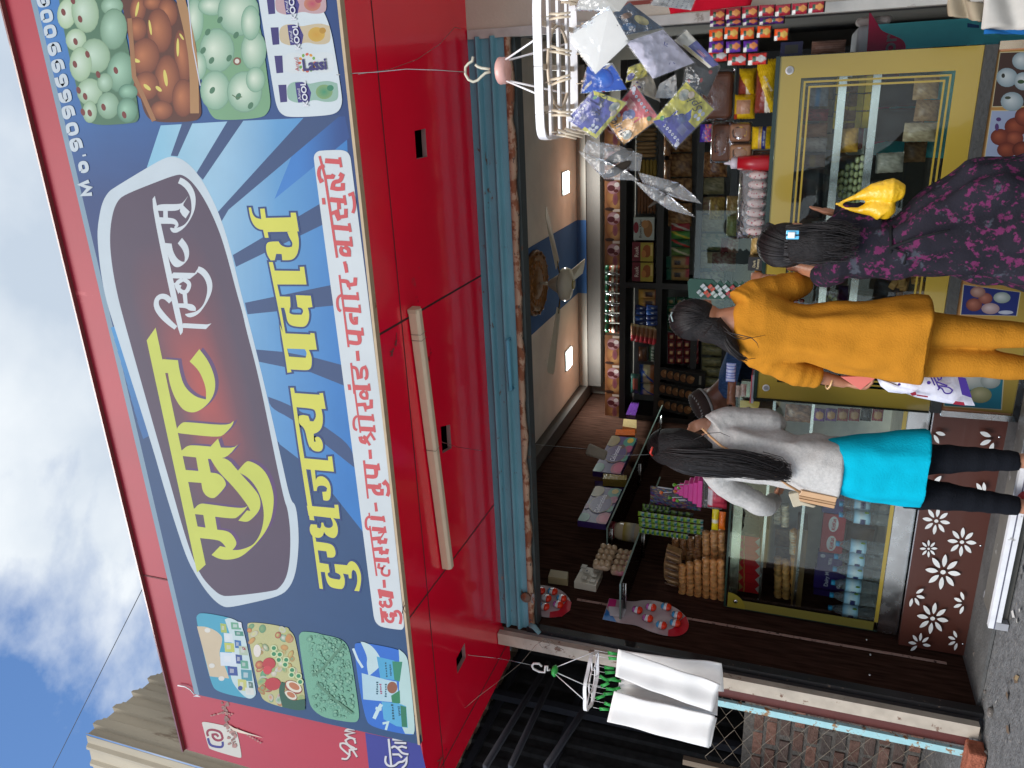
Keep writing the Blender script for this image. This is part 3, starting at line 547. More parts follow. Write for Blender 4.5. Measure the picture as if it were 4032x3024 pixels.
# lassi
S(TL, 26, [(1130, 260), (1230, 985)]); S(TL, 36, [(1265, 800), (1255, 860), (1300, 880), (1330, 860), (1300, 905), (1310, 965), (1380, 985), (1415, 965), (1410, 890)], [(1340, 850), (1345, 830)]); S(TL, 62, [(1200, 748), (1400, 760)]); S(TL, 30, [(1390, 712), (1405, 805)])
for dy in (0, 152): S(TL, 54, [(1180-dy*.14, 600-dy), (1290-dy*.14, 590-dy), (1290-dy*.14, 640-dy), (1375-dy*.14, 645-dy), (1385-dy*.14, 590-dy)]); S(TL, 26, [(1255-dy*.14, 590-dy), (1310-dy*.14, 680-dy)])
S(TL, 26, [(1250, 360), (1340, 352), (1290, 430)]); S(TL, 62, [(1160, 300), (1350, 318)], [(1140, 140), (1330, 158)]); S(TL, 30, [(1345, 265), (1362, 362)], [(1325, 112), (1345, 205)]); S(TL, 36, [(1130, 120), (1090, 140), (1070, 190), (1075, 270), (1100, 310), (1135, 300)]); S(TL, 22, [(1120, 68), (1130, 150)]); S(TL, 40, [(1222, 0), (1226, 50)])
# tup
S(TK, 44, [(1570, 1155), (1590, 1298)]); S(TK, 30, [(1380, 465), (1450, 1090)]); S(TK, 75, [(1400, 560), (1610, 580)], [(1440, 890), (1659, 905)]); S(TK, 34, [(1615, 515), (1635, 625)]); S(TK, 60, [(1440, 725), (1560, 735), (1590, 690), (1580, 600)]); S(TE, 30, [(660, 15), (665, 60), (690, 92), (735, 90), (735, 50)], [(742, 15), (762, -5), (790, 30), (792, 75), (778, 110)]); S(TE, 24, [(715, 5), (720, 40)])
# shri khand
S(TN, 52, [(858, 1120), (870, 1272)]); S(TN, 30, [(765, 1295), (800, 1659)]); S(TN, 75, [(770, 1390), (1000, 1410)]); S(TN, 34, [(995, 1345), (1010, 1460)]); S(TN, 60, [(800, 1555), (940, 1570), (965, 1530), (950, 1430)])
S(TN, 28, [(590, 0), (705, 845)]); S(TN, 80, [(600, 108), (850, 108)]); S(TN, 34, [(840, 40), (858, 160)]); S(TN, 50, [(770, 160), (710, 190), (705, 240), (750, 285), (810, 280), (815, 220), (790, 165)]); fl.poly([(492, 55), (540, 55), (555, 147), (508, 147)], RD, T=TN)
S(TN, 58, [(640, 390), (770, 380), (790, 440), (880, 420), (880, 300)]); S(TN, 30, [(770, 380), (790, 500)]); S(TN, 75, [(660, 595), (900, 610)], [(690, 778), (920, 790)]); S(TN, 34, [(900, 540), (920, 660)], [(925, 720), (940, 838)]); S(TN, 40, [(650, 570), (600, 610), (590, 700), (605, 780), (650, 800)]); S(TN, 60, [(700, 905), (715, 985), (775, 1000), (800, 940), (745, 905)]); S(TN, 40, [(800, 950), (870, 850), (940, 965)], [(810, 970), (860, 1050)])
S(TM, 44, [(688, 1098), (700, 1230)]); S(TM, 26, [(607, 1255), (650, 1659)]); S(TM, 40, [(610, 1310), (670, 1320), (690, 1370), (700, 1450), (740, 1440), (740, 1330), (790, 1310), (815, 1360), (815, 1450), (785, 1465)]); fl.poly([(565, 1537), (600, 1537), (610, 1610), (570, 1608)], RD, T=TM)
S(TM, 62, [(640, 1570), (840, 1590)]); S(TM, 28, [(840, 1525), (852, 1620)])
# panir
S(TM, 26, [(455, 108), (575, 1050)]); S(TM, 62, [(545, 850), (750, 870)], [(520, 555), (720, 570)], [(480, 395), (690, 405)]); S(TM, 28, [(750, 795), (765, 900)], [(715, 495), (728, 605)], [(688, 332), (702, 440)]); S(TM, 52, [(580, 985), (700, 1005), (725, 970), (710, 890)]); S(TM, 44, [(600, 605), (605, 690), (640, 740), (675, 735), (675, 675), (640, 680)]); S(TM, 34, [(480, 370), (435, 400), (425, 470), (440, 560), (475, 580)]); S(TM, 50, [(470, 185), (560, 190), (575, 240), (660, 225), (665, 140)]); S(TM, 24, [(560, 200), (595, 300)]); S(TM, 44, [(535, -35), (552, 78)])
# basundi
S(TC, 20, [(745, 30), (790, 200), (888, 860)]); S(TC, 40, [(790, 68), (920, 78)], [(830, 385), (960, 398)], [(850, 610), (985, 622)], [(870, 738), (1000, 745)]); S(TC, 22, [(908, 40), (922, 122)], [(945, 350), (958, 430)], [(985, 578), (998, 650)], [(998, 688), (1008, 770)])
S(TC, 28, [(785, 110), (745, 120), (735, 180), (755, 235), (775, 225)]); S(TC, 34, [(800, 200), (850, 200), (860, 180)], [(905, 175), (930, 190), (915, 235), (860, 240), (850, 290), (890, 300), (935, 295), (935, 250)]); fl.poly([(763, 372), (788, 372), (795, 425), (768, 425)], RD, T=TC)
S(TC, 30, [(840, 500), (890, 480), (900, 530), (960, 520), (960, 460)], [(880, 500), (905, 555)], [(900, 400), (905, 465)]); S(TC, 26, [(980, 350), (1015, 335), (1030, 400), (1030, 460), (1015, 495)]); S(TC, 32, [(930, 770), (915, 800), (935, 835), (985, 835), (985, 790), (945, 770)]); S(TC, 26, [(948, 890), (968, 982)])
S(TC, 10, [(1150, 0), (1150, 1)])
fl.done('product_list', M_print, ban)
# ---- phone number
TW = H('#d5dfe6'); 
def glyph(ch, cx, cy, T=TH):
    """squat wide numerals, reading direction is up the photo"""
    s_ = .43; ex = (-.23, -.97); ey = (.97, -.23)  # ex reading direction, ey downwards on the sign (to the right of the photo)
    Gs = {'0': [[(-30, -40), (30, -40), (44, -20), (44, 20), (30, 40), (-30, 40), (-44, 20), (-44, -20), (-30, -40)]],
          '9': [[(42, -12), (28, 2), (-28, 2), (-44, -14), (-44, -30), (-30, -42), (30, -42), (44, -28), (44, 22), (30, 42), (-40, 42)]],
          '6': [[(-42, 12), (-28, -2), (28, -2), (44, 14), (44, 30), (30, 42), (-30, 42), (-44, 28), (-44, -22), (-30, -42), (40, -42)]],
          'M': [[(-60, 42), (-48, -42), (0, 34), (48, -42), (60, 42)]], 'o': [[(-30, -20), (30, -20), (42, 10), (30, 40), (-30, 40), (-42, 10), (-30, -20)]], '.': [[(-8, 34), (8, 34)]]}
    c = tr(T, [(cx, cy)])[0]
    for g in Gs[ch]: fl.stroke([(c[0]+(u*ex[0]+v*ey[0])*s_, c[1]+(u*ex[1]+v*ey[1])*s_) for u, v in g], 14.5, TW)
for ch, x, y in (('M', 565, 1232), ('o', 542, 1092), ('.', 530, 1020), ('9', 500, 945), ('0', 475, 842), ('9', 450, 733), ('6', 428, 628), ('6', 405, 528), ('9', 382, 430), ('9', 357, 320), ('0', 331, 205), ('0', 308, 105), ('6', 285, 5)): glyph(ch, x, y)
fl.done('phone_number', M_print, ban)
# ---- food pictures
def panel(name, pts, col, draw, T=None, label=None):
    k0 = fl.k; P = smooth(tr(T, pts) if T else pts, lim=95); fl.poly(P, col); draw(); fl.done(name, M_print, ban, label=label); fl.k = k0
def shaded(x, y, rx, ry, c1, c2, ang=0, T=TH): fl.disc(x, y, rx*1.05, ry*1.05, mixc(c2, (0, 0, 0), .2), ang=ang, T=T); fl.disc(x, y, rx, ry, c1, c2, ang=ang, T=T, off=(-.25, -.1))
def d1():
    for x, y, rx, ry, a in ((440, 90, 60, 95, .1), (560, 80, 85, 130, -.15), (735, 40, 70, 60, 0), (745, 190, 85, 130, .05), (500, 260, 65, 70, .1), (625, 365, 95, 110, -.2), (530, 420, 70, 110, 0), (790, 470, 85, 130, .1), (590, 600, 80, 85, 0), (690, 540, 50, 60, 0), (710, 690, 70, 85, 0), (840, 600, 60, 50, 0), (835, 720, 65, 80, 0), (590, 730, 45, 70, 0)):
        t = (x-400)/500; shaded(x, y, rx, ry, mixc(H('#eef6e4'), H('#9ccfae'), t), mixc(H('#b9d3a8'), H('#3f8068'), t), a)
    for x, y in ((418, 80), (527, 125), (497, 272), (575, 355), (493, 420), (760, 460), (645, 487), (517, 590), (560, 630), (680, 700), (590, 738), (545, 732), (815, 750), (480, 5)): fl.disc(x, y, 14, 24, H('#7c2f2c'), T=TH, ang=-.3)
panel('food_picture', tr(TH, [(380, -60), (420, 210), (530, 690), (560, 770), (620, 822), (870, 806), (905, 790), (915, 745), (778, -60)]), H('#4d7a5c'), d1, label='picture of pale green sweets with red dots')
def d2():
    for x, y, rx, ry, a in ((905, 60, 50, 90, .1), (1000, 20, 60, 45, 0), (1100, 80, 60, 90, -.2), (900, 190, 60, 75, 0), (1045, 200, 78, 140, -.1), (950, 370, 92, 118, .1), (1195, 370, 50, 170, -.1), (1095, 520, 80, 155, 0), (960, 560, 80, 90, 0), (1200, 640, 70, 120, 0), (1060, 720, 70, 60, 0)): shaded(x, y, rx, ry, H('#c8794c'), H('#7c3a22'), a)
    for x, y, rx, ry, a in ((985, 180, 8, 50, -.15), (890, 395, 30, 12, .3), (1085, 510, 12, 55, -.15), (1040, 580, 25, 12, .7), (965, 570, 30, 12, .7), (1165, 310, 9, 60, 0), (900, 60, 9, 50, .2), (1190, 240, 25, 7, 1)): fl.disc(x, y, rx, ry, H('#ead86e'), T=TH, ang=a)
    fl.stroke([(1170, -60), (1235, 200), (1270, 400), (1275, 740)], 58, H('#b98a5a'), T=TH); fl.stroke([(850, 120), (880, 500), (1010, 790)], 30, H('#a8734a'), T=TH); fl.stroke([(1225, -60), (1262, 300), (1312, 560)], 7, H('#d8dbe8'), T=TH)
panel('food_picture', tr(TH, [(785, -60), (870, 400), (925, 660), (950, 750), (1010, 802), (1270, 795), (1310, 770), (1326, 715), (1205, -60)]), H('#5c2c1c'), d2, label='picture of brown fried sweets in a basket')
def d3():
    for x, y, rx, ry in ((1275, 130, 55, 140), (1390, 40, 90, 60), (1560, 80, 130, 150), (1420, 330, 110, 140), (1300, 430, 50, 90), (1410, 590, 95, 125), (1600, 600, 110, 130), (1660, 330, 80, 125), (1640, 150, 60, 110), (1672, 520, 60, 80)): shaded(x, y, rx, ry, H('#e9f3dc'), H('#8cb79a'))
    for x, y in ((1360, 210), (1385, 395), (1330, 330), (1545, 230), (1390, 590), (1560, 630), (1440, 130), (1640, 690), (1500, 380), (1560, 400)): fl.disc(x, y, 16, 24, H('#4e7f60'), T=TH, ang=.5)
    fl.disc(1552, 400, 26, 26, H('#8a5a48'), T=TH); fl.disc(1552, 400, 15, 15, H('#e8e4d4'), T=TH); fl.stroke([(1520, 620), (1550, 640), (1585, 632)], 6, H('#5a7a52'), T=TH)
panel('food_picture', tr(TH, [(1222, -60), (1335, 600), (1350, 690), (1385, 760), (1430, 788)]) + tr(TI, [(215, 773), (262, 735), (278, 680), (270, 600), (180, -60)]), H('#7fae84'), d3, label='picture of white syrup balls with pistachio')
def d4():
    for cy, c1, lab in ((30, '#c24a66', 1), (230, '#d8a23a', 1), (415, '#e6ecec', 0), (605, '#3f9a72', 1)):
        y = cy; x0 = 250+(y-30)*.135
        P = lambda *q: [(x0+a, y+b) for a, b in q]
        fl.poly(P((0, -50), (52, -52), (58, 60), (14, 64)), H('#3b3478'), T=TI)
        body = P((55, -38), (90, -70), (150, -72), (200, -55), (260, -70), (330, -78), (385, -60), (395, 30), (370, 58), (300, 62), (240, 45), (190, 60), (130, 68), (90, 58), (60, 40))
        fl.poly(body, mixc(H(c1), H('#d8e6e0'), .45) if lab else H(c1), T=TI)
        if lab:
            fl.poly(P((110, -66), (155, -70), (190, -56), (215, 0), (205, 58), (130, 66), (118, 0)), H('#403a86'), T=TI); fl.disc(x0+300, y-5, 55, 48, H(c1), mixc(H(c1), H('#e0d070'), .3), T=TI); fl.disc(x0+340, y-30, 22, 20, mixc(H(c1), (0, 0, 0), .2), T=TI)
            a = math.atan2(-.97, -.2)
        else:
            for k in range(12): fl.disc(x0+215+50*math.cos(k*.52), y-5+55*math.sin(k*.52), 11, 9, H(['#e06a50', '#e8a040', '#7fb24a'][k % 3]), T=TI, ang=k)
panel('bottle_picture', tr(TI, [(190, -60), (300, 620), (318, 700), (345, 745), (400, 768), (650, 755), (715, 735), (742, 690), (745, 620), (628, -60)]), H('#e2ebee'), d4, label='white picture panel of four drink bottles')
# lettering on the bottle pictures, laid along the banner
def btext(body, x, y, size, col, T, rot=0, parent=ban, wide=1, bold=0, name='bottle_label', D=None, italic=0, mt=None):
    x, y = tr(T, [(x, y)])[0]; p = AY(x, y, (D or YBN-.006))
    return text(body, size, col, mt or M_print, Matrix.Translation(p) @ Matrix.Rotation(0, 4, 'X') @ Matrix.Rotation(rot, 4, 'Y') @ FACE, parent, name, 0.00005, wide, bold, italic=italic)
for cy in (45, 240, 615): btext('Amul', 380+(cy-30)*.14, cy, .017, H('#e8e8f0'), TI); btext('KOOL', 415+(cy-30)*.14, cy, .029, H('#f0f0f6'), TI, bold=.0008)
btext('Lassi', 560, 425, .05, H('#3b3478'), TI, rot=R(-90)*0+R(90), bold=.0015); btext('Amul', 445, 420, .02, H('#c03a3a'), TI)
def d5():
    fl.poly([(300, 335), (380, 335), (470, 370), (530, 420), (540, 470), (500, 600), (560, 700), (600, 820), (500, 810), (420, 800), (360, 560)], H('#d8c4a4'), T=TF)
    fl.poly([(560, 270), (600, 250), (690, 290), (740, 370), (850, 930), (850, 980), (800, 1015), (740, 990), (660, 900), (620, 830), (600, 700), (640, 500)], H('#cfe3e4'), T=TF)
    for x, y, w_, h_, c in ((545, 350, 55, 90, '#aebf5a'), (590, 440, 80, 90, '#dfe8ec'), (600, 530, 90, 90, '#c9cf5e'), (590, 640, 150, 130, '#dfe9f2'), (660, 330, 90, 70, '#6fae8e'), (690, 400, 80, 50, '#3f8f7a'), (680, 500, 60, 80, '#2e6fb0'), (730, 560, 80, 90, '#b9c9b0'), (690, 640, 60, 90, '#2a4d94'), (740, 690, 70, 80, '#5fa78c'), (630, 750, 90, 90, '#30509c'), (760, 790, 100, 110, '#4a9aa8'), (720, 880, 80, 110, '#cfcf7a'), (790, 940, 80, 70, '#e4e4da'), (700, 320, 30, 60, '#e6eaf0'), (735, 540, 30, 30, '#a04048'), (800, 880, 40, 60, '#54786a')):
        fl.poly([(x-w_/2, y-h_/2), (x+w_/2, y-h_/2+8), (x+w_/2+8, y+h_/2), (x-w_/2+8, y+h_/2-4)], H(c), T=TF); fl.poly([(x-w_/4, y-h_/4), (x+w_/6, y-h_/4+4), (x+w_/6, y+h_/5), (x-w_/4, y+h_/5)], jit(mixc(H(c), (.8, .8, .8), .5)), T=TF)
    for x, y in ((440, 700), (400, 370), (530, 820)): fl.disc(x, y, 28, 22, H('#e8e4da'), T=TF)
    fl.disc(705, 910, 22, 22, H('#2c4a9a'), T=TF)
panel('food_picture', tr(TF, [(300, 230), (345, 203), (600, 250), (690, 290), (740, 370), (850, 930), (850, 980), (800, 1015), (500, 950), (430, 880), (292, 270)]), H('#3fa9c6'), d5, label='picture of dairy packets under a cyan sky')
random.seed(3)
def d6():
    cols = ['#d8d68c', '#e0a860', '#cf4a40', '#8fb078', '#c7cf7c', '#e8e0c8', '#6fae80', '#d88a4a', '#e9e6d6']
    poly6 = [(800, 330), (1080, 345), (1190, 420), (1300, 1060), (1230, 1080), (960, 1020), (880, 920), (800, 500)]
    for k in range(95):
        x = random.uniform(790, 1290); y = random.uniform(330, 1080)
        xl = 780+(y-330)*.17; xr = 1150+(y-330)*.19
        if xl < x < xr: shaded(x, y, random.uniform(18, 42), random.uniform(18, 42), H(random.choice(cols)), mixc(H(random.choice(cols)), (0, 0, 0), .25), T=TF, ang=random.uniform(0, 3))
    for x, y in ((1020, 535), (1075, 595), (1020, 590), (1065, 645), (1135, 645), (1125, 690), (1190, 740), (1250, 795), (1185, 785), (1265, 850)): fl.disc(x, y, 32, 30, H('#d9e2ae'), T=TF); fl.disc(x, y, 20, 19, H('#2f8f5c'), T=TF)
    for x, y, r_ in ((1200, 900, 90), (1170, 980, 70)): fl.disc(x, y, r_, r_*.6, H('#a04830'), T=TF, ang=.5); fl.disc(x+6, y-6, r_*.88, r_*.5, H('#efe7d2'), T=TF, ang=.5); fl.disc(x+10, y-10, r_*.6, r_*.33, H('#c87a50'), T=TF, ang=.5)
    fl.disc(975, 680, 60, 55, H('#c8343c'), T=TF); fl.disc(960, 740, 40, 40, H('#d8404a'), T=TF); fl.disc(1010, 870, 75, 60, H('#c8343c'), T=TF); fl.disc(865, 560, 35, 60, H('#f0e6dc'), T=TF)
    fl.poly([(1090, 850), (1130, 860), (1110, 950), (1180, 1030), (1310, 1010), (1310, 1110), (1240, 1118), (1100, 1085), (1060, 930)], H('#205c46'), T=TF)
panel('food_picture', tr(TF, [(760, 330), (790, 290), (1100, 330), (1190, 390), (1225, 470), (1320, 1050), (1300, 1110), (1240, 1120), (950, 1050), (880, 970)]), H('#c9c58a'), d6, label='picture of mixed festive sweets')
def inpoly(x, y, P):
    c = False
    for i in range(len(P)):
        (x1, y1), (x2, y2) = P[i-1], P[i]
        if (y1 > y) != (y2 > y) and x < (x2-x1)*(y-y1)/(y2-y1)+x1: c = not c
    return c
M_pg = [(-108, 460), (-60, 400), (40, 425), (180, 455), (245, 495), (285, 560), (318, 740), (375, 1150), (340, 1210), (100, 1170), (0, 1140), (-40, 1060)]
def d7():
    for k in range(520):
        y = random.uniform(-20, 1190); xl = -5 + (200*0); t = y/1200
        x = random.uniform(-120+t*100, 210+t*165)
        if y < 440 and x > 200+ (y-350)*.6: continue
        if x < -5 and y > 0 and False: continue
        if y > 1150+(x)*.15 or not inpoly(x, y, M_pg): continue
        s_ = random.uniform(10, 26); fl.disc(x, y, s_, s_*random.uniform(.5, 1), mixc(H('#a9d6b4'), H('#6faf92'), random.random()), mixc(H('#6da78a'), H('#4f8d78'), random.random()), T=TG, ang=random.uniform(0, 3), n=7)
    for P in ([(250, 500), (30, 750), (-40, 790)], [(330, 1140), (150, 1000), (0, 860)]): fl.stroke(P, 22, H('#5d8f72'), T=TG)
M_pl = tr(TF, [(1245, 440), (1262, 400), (1290, 380), (1420, 395)]) + tr(TG, [(40, 410), (190, 440), (260, 480), (300, 550), (335, 740), (395, 1150), (385, 1210), (345, 1236), (100, 1195)]) + tr(TF, [(1450, 1165), (1380, 1110), (1340, 1030)])
panel('food_picture', M_pl, H('#78b496'), d7, label='picture of a crumbly green milk cake')
def d8():
    fl.poly([(405, 478), (440, 480), (520, 520), (600, 640), (600, 700), (480, 800), (460, 690), (470, 620)], H('#cfe8ea'), T=TG); fl.stroke([(335, 540), (375, 640), (425, 720)], 22, H('#dbeef2'), T=TG)
    fl.poly([(760, 545), (830, 600), (855, 690), (915, 1280), (900, 1340), (820, 1335), (780, 1250), (760, 1000), (770, 700)], H('#c4e2de'), T=TG)
    fl.poly([(555, 615), (725, 655), (715, 670), (720, 835), (590, 820)], H('#4fb0dc'), T=TG); fl.poly([(700, 660), (795, 665), (770, 850), (720, 835)], H('#2f8f6c'), T=TG)
    fl.poly([(415, 770), (640, 830), (740, 850), (770, 1030), (690, 1040), (430, 1015)], H('#bfe0ec'), T=TG); fl.poly([(690, 980), (770, 930), (775, 1050), (700, 1060)], H('#2d8a58'), T=TG); fl.disc(700, 905, 48, 55, H('#9a5a3c'), T=TG)
    fl.poly([(600, 1035), (770, 1055), (830, 1080), (845, 1280), (740, 1265), (620, 1200)], H('#5bb6e2'), T=TG); fl.poly([(775, 1070), (830, 1085), (840, 1275), (790, 1270)], H('#27805a'), T=TG)
    fl.stroke([(530, 1195), (570, 1110), (600, 1060)], 34, H('#d3ecf0'), T=TG); fl.stroke([(545, 1095), (600, 1110)], 26, H('#d3ecf0'), T=TG); fl.stroke([(610, 1240), (660, 1230), (640, 1300)], 22, H('#cdeaec'), T=TG)
    for P in ([(640, 670), (650, 815)], [(680, 690), (690, 800)], [(560, 850), (560, 975)], [(590, 870), (600, 970)], [(640, 870), (640, 1000)], [(700, 1060), (715, 1210)], [(760, 1080), (770, 1170)]): 
        for k in range(6): a = P[0]; c = P[1]; t0 = k/6; fl.stroke([(lerp(a[0], c[0], t0), lerp(a[1], c[1], t0)), (lerp(a[0], c[0], t0+.11)+random.uniform(-4, 4), lerp(a[1], c[1], t0+.11))], random.uniform(10, 22), H('#1f5a6a') if P[0][0] != 590 else H('#b04a70'), T=TG)
panel('milk_picture', tr(TG, [(335, 520), (375, 475), (760, 545), (830, 600), (855, 690), (915, 1280), (900, 1340), (860, 1350), (520, 1280), (440, 1200)]), H('#2672d6'), d8, label='picture of milk pouches and a splash')
# ---- older sign left of the banner, on the red box itself
f2 = Flat(lambda x, y: AY(x, y, YS), (0, -1, 0), .00006); f2.k = 2
f2.poly([(445, 1330), (960, 1440), (1010, 1659), (1010, 1800), (520, 1800), (480, 1659)], H('#363a9a'), T=TG); f2.done('blue_name_strip', M_print, box_)
def f2s(name, strokes, w, col, shadow=None):
    for s_ in strokes:
        if shadow: f2.stroke([(q[0]+6, q[1]+8)+tuple(q[2:]) for q in s_], w+4, shadow, T=TG)
    for s_ in strokes: f2.stroke(s_, w, col, T=TG)
    f2.done(name, M_print, box_)
f2s('script_name', [[(225, 1570), (275, 1578), (300, 1540), (240, 1490), (212, 1460), (215, 1430), (250, 1425), (290, 1445), (330, 1490), (370, 1555)], [(300, 1545), (300, 1490), (370, 1480)], [(350, 1475), (280, 1440), (262, 1400), (300, 1375), (345, 1385), (355, 1430)], [(355, 1390), (285, 1365), (262, 1345), (345, 1330), (262, 1312), (275, 1295), (350, 1300)]], 17, H('#e6dcd8'), H('#7a1c34'))
f2s('devanagari_name', [[(640, 1545), (630, 1600), (660, 1640), (720, 1640), (760, 1600), (800, 1600), (835, 1560), (830, 1625), (790, 1659)], [(665, 1385), (690, 1640)], [(700, 1530), (760, 1530), (790, 1560)], [(690, 1470), (720, 1450), (760, 1480), (790, 1520), (850, 1530)], [(740, 1470), (790, 1455), (835, 1470)], [(720, 1420), (830, 1425)], [(700, 1390), (830, 1395)]], 19, H('#e9e6ea'), H('#15174e'))
bp_ = tr(TF, [(345, 1235), (362, 1222), (560, 1262), (650, 1290), (680, 1340), (716, 1535), (712, 1560), (690, 1563), (425, 1485), (405, 1460)])
f2.poly(bp_, H('#e2ddd2')); f2.done('emblem_card', M_print, box_)
for s_, c in (([(405, 1360), (392, 1330), (405, 1303), (450, 1298), (520, 1320), (535, 1360), (540, 1385), (510, 1402), (470, 1395), (445, 1365), (445, 1345), (480, 1340), (500, 1365)], '#9c2440'), ([(402, 1378), (415, 1430), (440, 1452), (520, 1465), (543, 1450), (538, 1410)], '#33308c')): f2.stroke(s_, 22, H(c), T=TF)
f2.done('emblem', M_print, box_)
for k in range(46): x, y = 545+random.uniform(-25, 45)+k*2.0, 1050+k*9; s_ = random.uniform(6, 17); f2.disc(x, y, s_, s_*random.uniform(.6, 1.6), jit(H('#7c5a54'), .35), T=TF, ang=random.uniform(0, 3), n=7)
for k in range(22): x, y = 445+k*16+random.uniform(-10, 10), 1130+abs(k-7)*5 if k < 12 else 1290+(k-12)*14; f2.disc(x if k < 12 else 680+(k-12)*24, y, 10, 8, jit(H('#8a5f58'), .3), T=TF, n=7)
f2.poly([(585, 1240), (650, 1278), (760, 1318), (925, 1372), (700, 1322), (640, 1300)], H('#b8a898'), T=TF)
f2.done('weathered_tear', M_mat, box_)
b = MB()
b.tube([AY(*q, YS-.012) for q in tr(TF, [(120, 888), (190, 900), (240, 930), (275, 972)])], .0035, H('#d0cfd0'), 6); b.build('tie_wire', M_mat, ban)
b = MB(); b.box((XS0, YS-.02, ZT-.0), (XS1, YS+.02, ZT+.008), (.16, .05, .045)); b.build('top_trim', M_red, box_)
b = MB(); pz = AY(545, 2260, YS); b.box((pz.x-.004, YS-.003, ZT-.2), (pz.x+.004, YS-.001, ZT), (.1, .01, .012)); b.build('front_joint', M_mat, box_)
# ================================================================ counters
def span(x0, y0, x1, y1, D):
    """photo rectangle on the plane y=D -> centre x, bottom z, width, height"""
    xm, ym = (x0+x1)/2, (y0+y1)/2; a, c = AY(xm, y1, D), AY(xm, y0, D); t, b_ = AY(x0, ym, D), AY(x1, ym, D)
    return (a.x+c.x)/2, b_.z, c.x-a.x, t.z-b_.z
GOLD = H('#a8923c'); OL = H('#7d7436')
DL, DR = 3.99, 3.72
def vrect(b, x0, x1, z0, z1, y, col, t=.001): b.box((x0, y, z0), (x1, y+t, z1), col)
def frame_print(b, x0, x1, z0, z1, wo, y, col):
    """painted border on the glass: one wide band and two fine lines"""
    def ring(o, w_):
        vrect(b, x0+o, x1-o, z1-o-w_, z1-o, y, col); vrect(b, x0+o, x1-o, z0+o, z0+o+w_, y, col)
        vrect(b, x0+o, x0+o+w_, z0+o+w_, z1-o-w_, y, col); vrect(b, x1-o-w_, x1-o, z0+o+w_, z1-o-w_, y, col)
    ring(0, wo); ring(wo+.012, .008); ring(wo+.032, .008)
M_goldp = mat('gold_back_painted_glass', .18, coat=.6, namt=.06, nscale=2)
# --- left counter
zt = AY(2849, 2400, DL).z; zg = AY(3450, 2497, DL).z; zf = AY(3530, 2500, DL).z; zb = AY(3812, 2540, DL).z
lc = thing('display_counter', 'glass display counter with gold edging above a brown flower-cut panel', 'counter', (-2.1, DL, 0))
x0, x1 = XL+.03, -1.44
b = MB(); b.box((x0, DL-.004, zt-.008), (x1, DL+.55, zt), (.6, .7, .66)); b.build('glass_top', M_glass, lc)
b = MB(); b.box((x0, DL-.003, zg), (x1, DL, zt-.009), (.6, .7, .66)); b.build('front_glass', M_glass, lc)
b = MB(); gr = (.02, .04, .03); b.box((x0, DL-.008, zt-.010), (x1, DL-.0045, zt+.001), gr); b.box((x0-.004, DL-.008, zg), (x0, DL, zt-.01), gr)
b.build('glass_edge', M_gloss, lc)
b = MB(); vrect(b, x0, x0+.055, zg+.02, zt-.03, DL-.005, OL); vrect(b, x0+.055, x1, zg+.001, zg+.02, DL-.005, GOLD)
b.build('gold_edging', M_goldp, lc)
for cx, sg in ((x0, 1), (-1.54, -1)):
    b = MB(); P = [Vector((cx, DL-.0065, zt-.02))]+[Vector((cx+sg*.1*math.cos(a), DL-.0065, zt-.02-.1*math.sin(a))) for a in (k*math.pi/16 for k in range(9))]; b.prism(P, (0, .001, 0), H('#8c7f2e')); b.build('corner_plate', M_goldp, lc)
for cx in (x0+.045, -1.585): b = MB(); b.lathe((cx, DL-.007, zt-.065), [(.012, 0), (.012, .004), (.005, .006)], GREY(.7), 14, axis=(0, -1, 0)); b.build('mirror_screw', M_steel, lc)
b = MB(); b.box((x0, DL-.012, zf), (x1, DL+.02, zg-.001), GREY(.62)); b.build('steel_band', M_steel, lc); b = MB(); b.box((x0, DL+.54, zf), (x1, DL+.56, zt-.012), (.62, .58, .5)); b.box((x0, DL+.021, zg-.012), (x1, DL+.539, zg-.002), (.6, .55, .45)); b.build('back_board', M_mat, lc)  # back and floor boards made pale to bounce light onto the goods
BRN = (.075, .022, .014); yp = DL-.075
fpan = MB(); xA = AY(3530, 2537, yp).x; fpan.box((xA, yp, zb), (x1, yp+.03, zf-.002), BRN); fpan = fpan.build('flower_panel', mat('brown_board', .38, namt=.08, nscale=3, coat=.15), lc)
b = MB(); b.box((xA, yp+.001, zb-.05), (x1, yp+.03, zb-.002), (.3, .29, .27)); b.box((xA+.1, yp+.08, 0), (xA+.14, yp+.12, zb), (.4, .4, .4)); b.box((x1-.15, yp+.08, 0), (x1-.11, yp+.12, zb), (.4, .4, .4)); b.box((xA, DL+.2, 0), (x1, DL+.24, zf), (.03, .028, .026)); b.build('plinth', M_mat, lc)
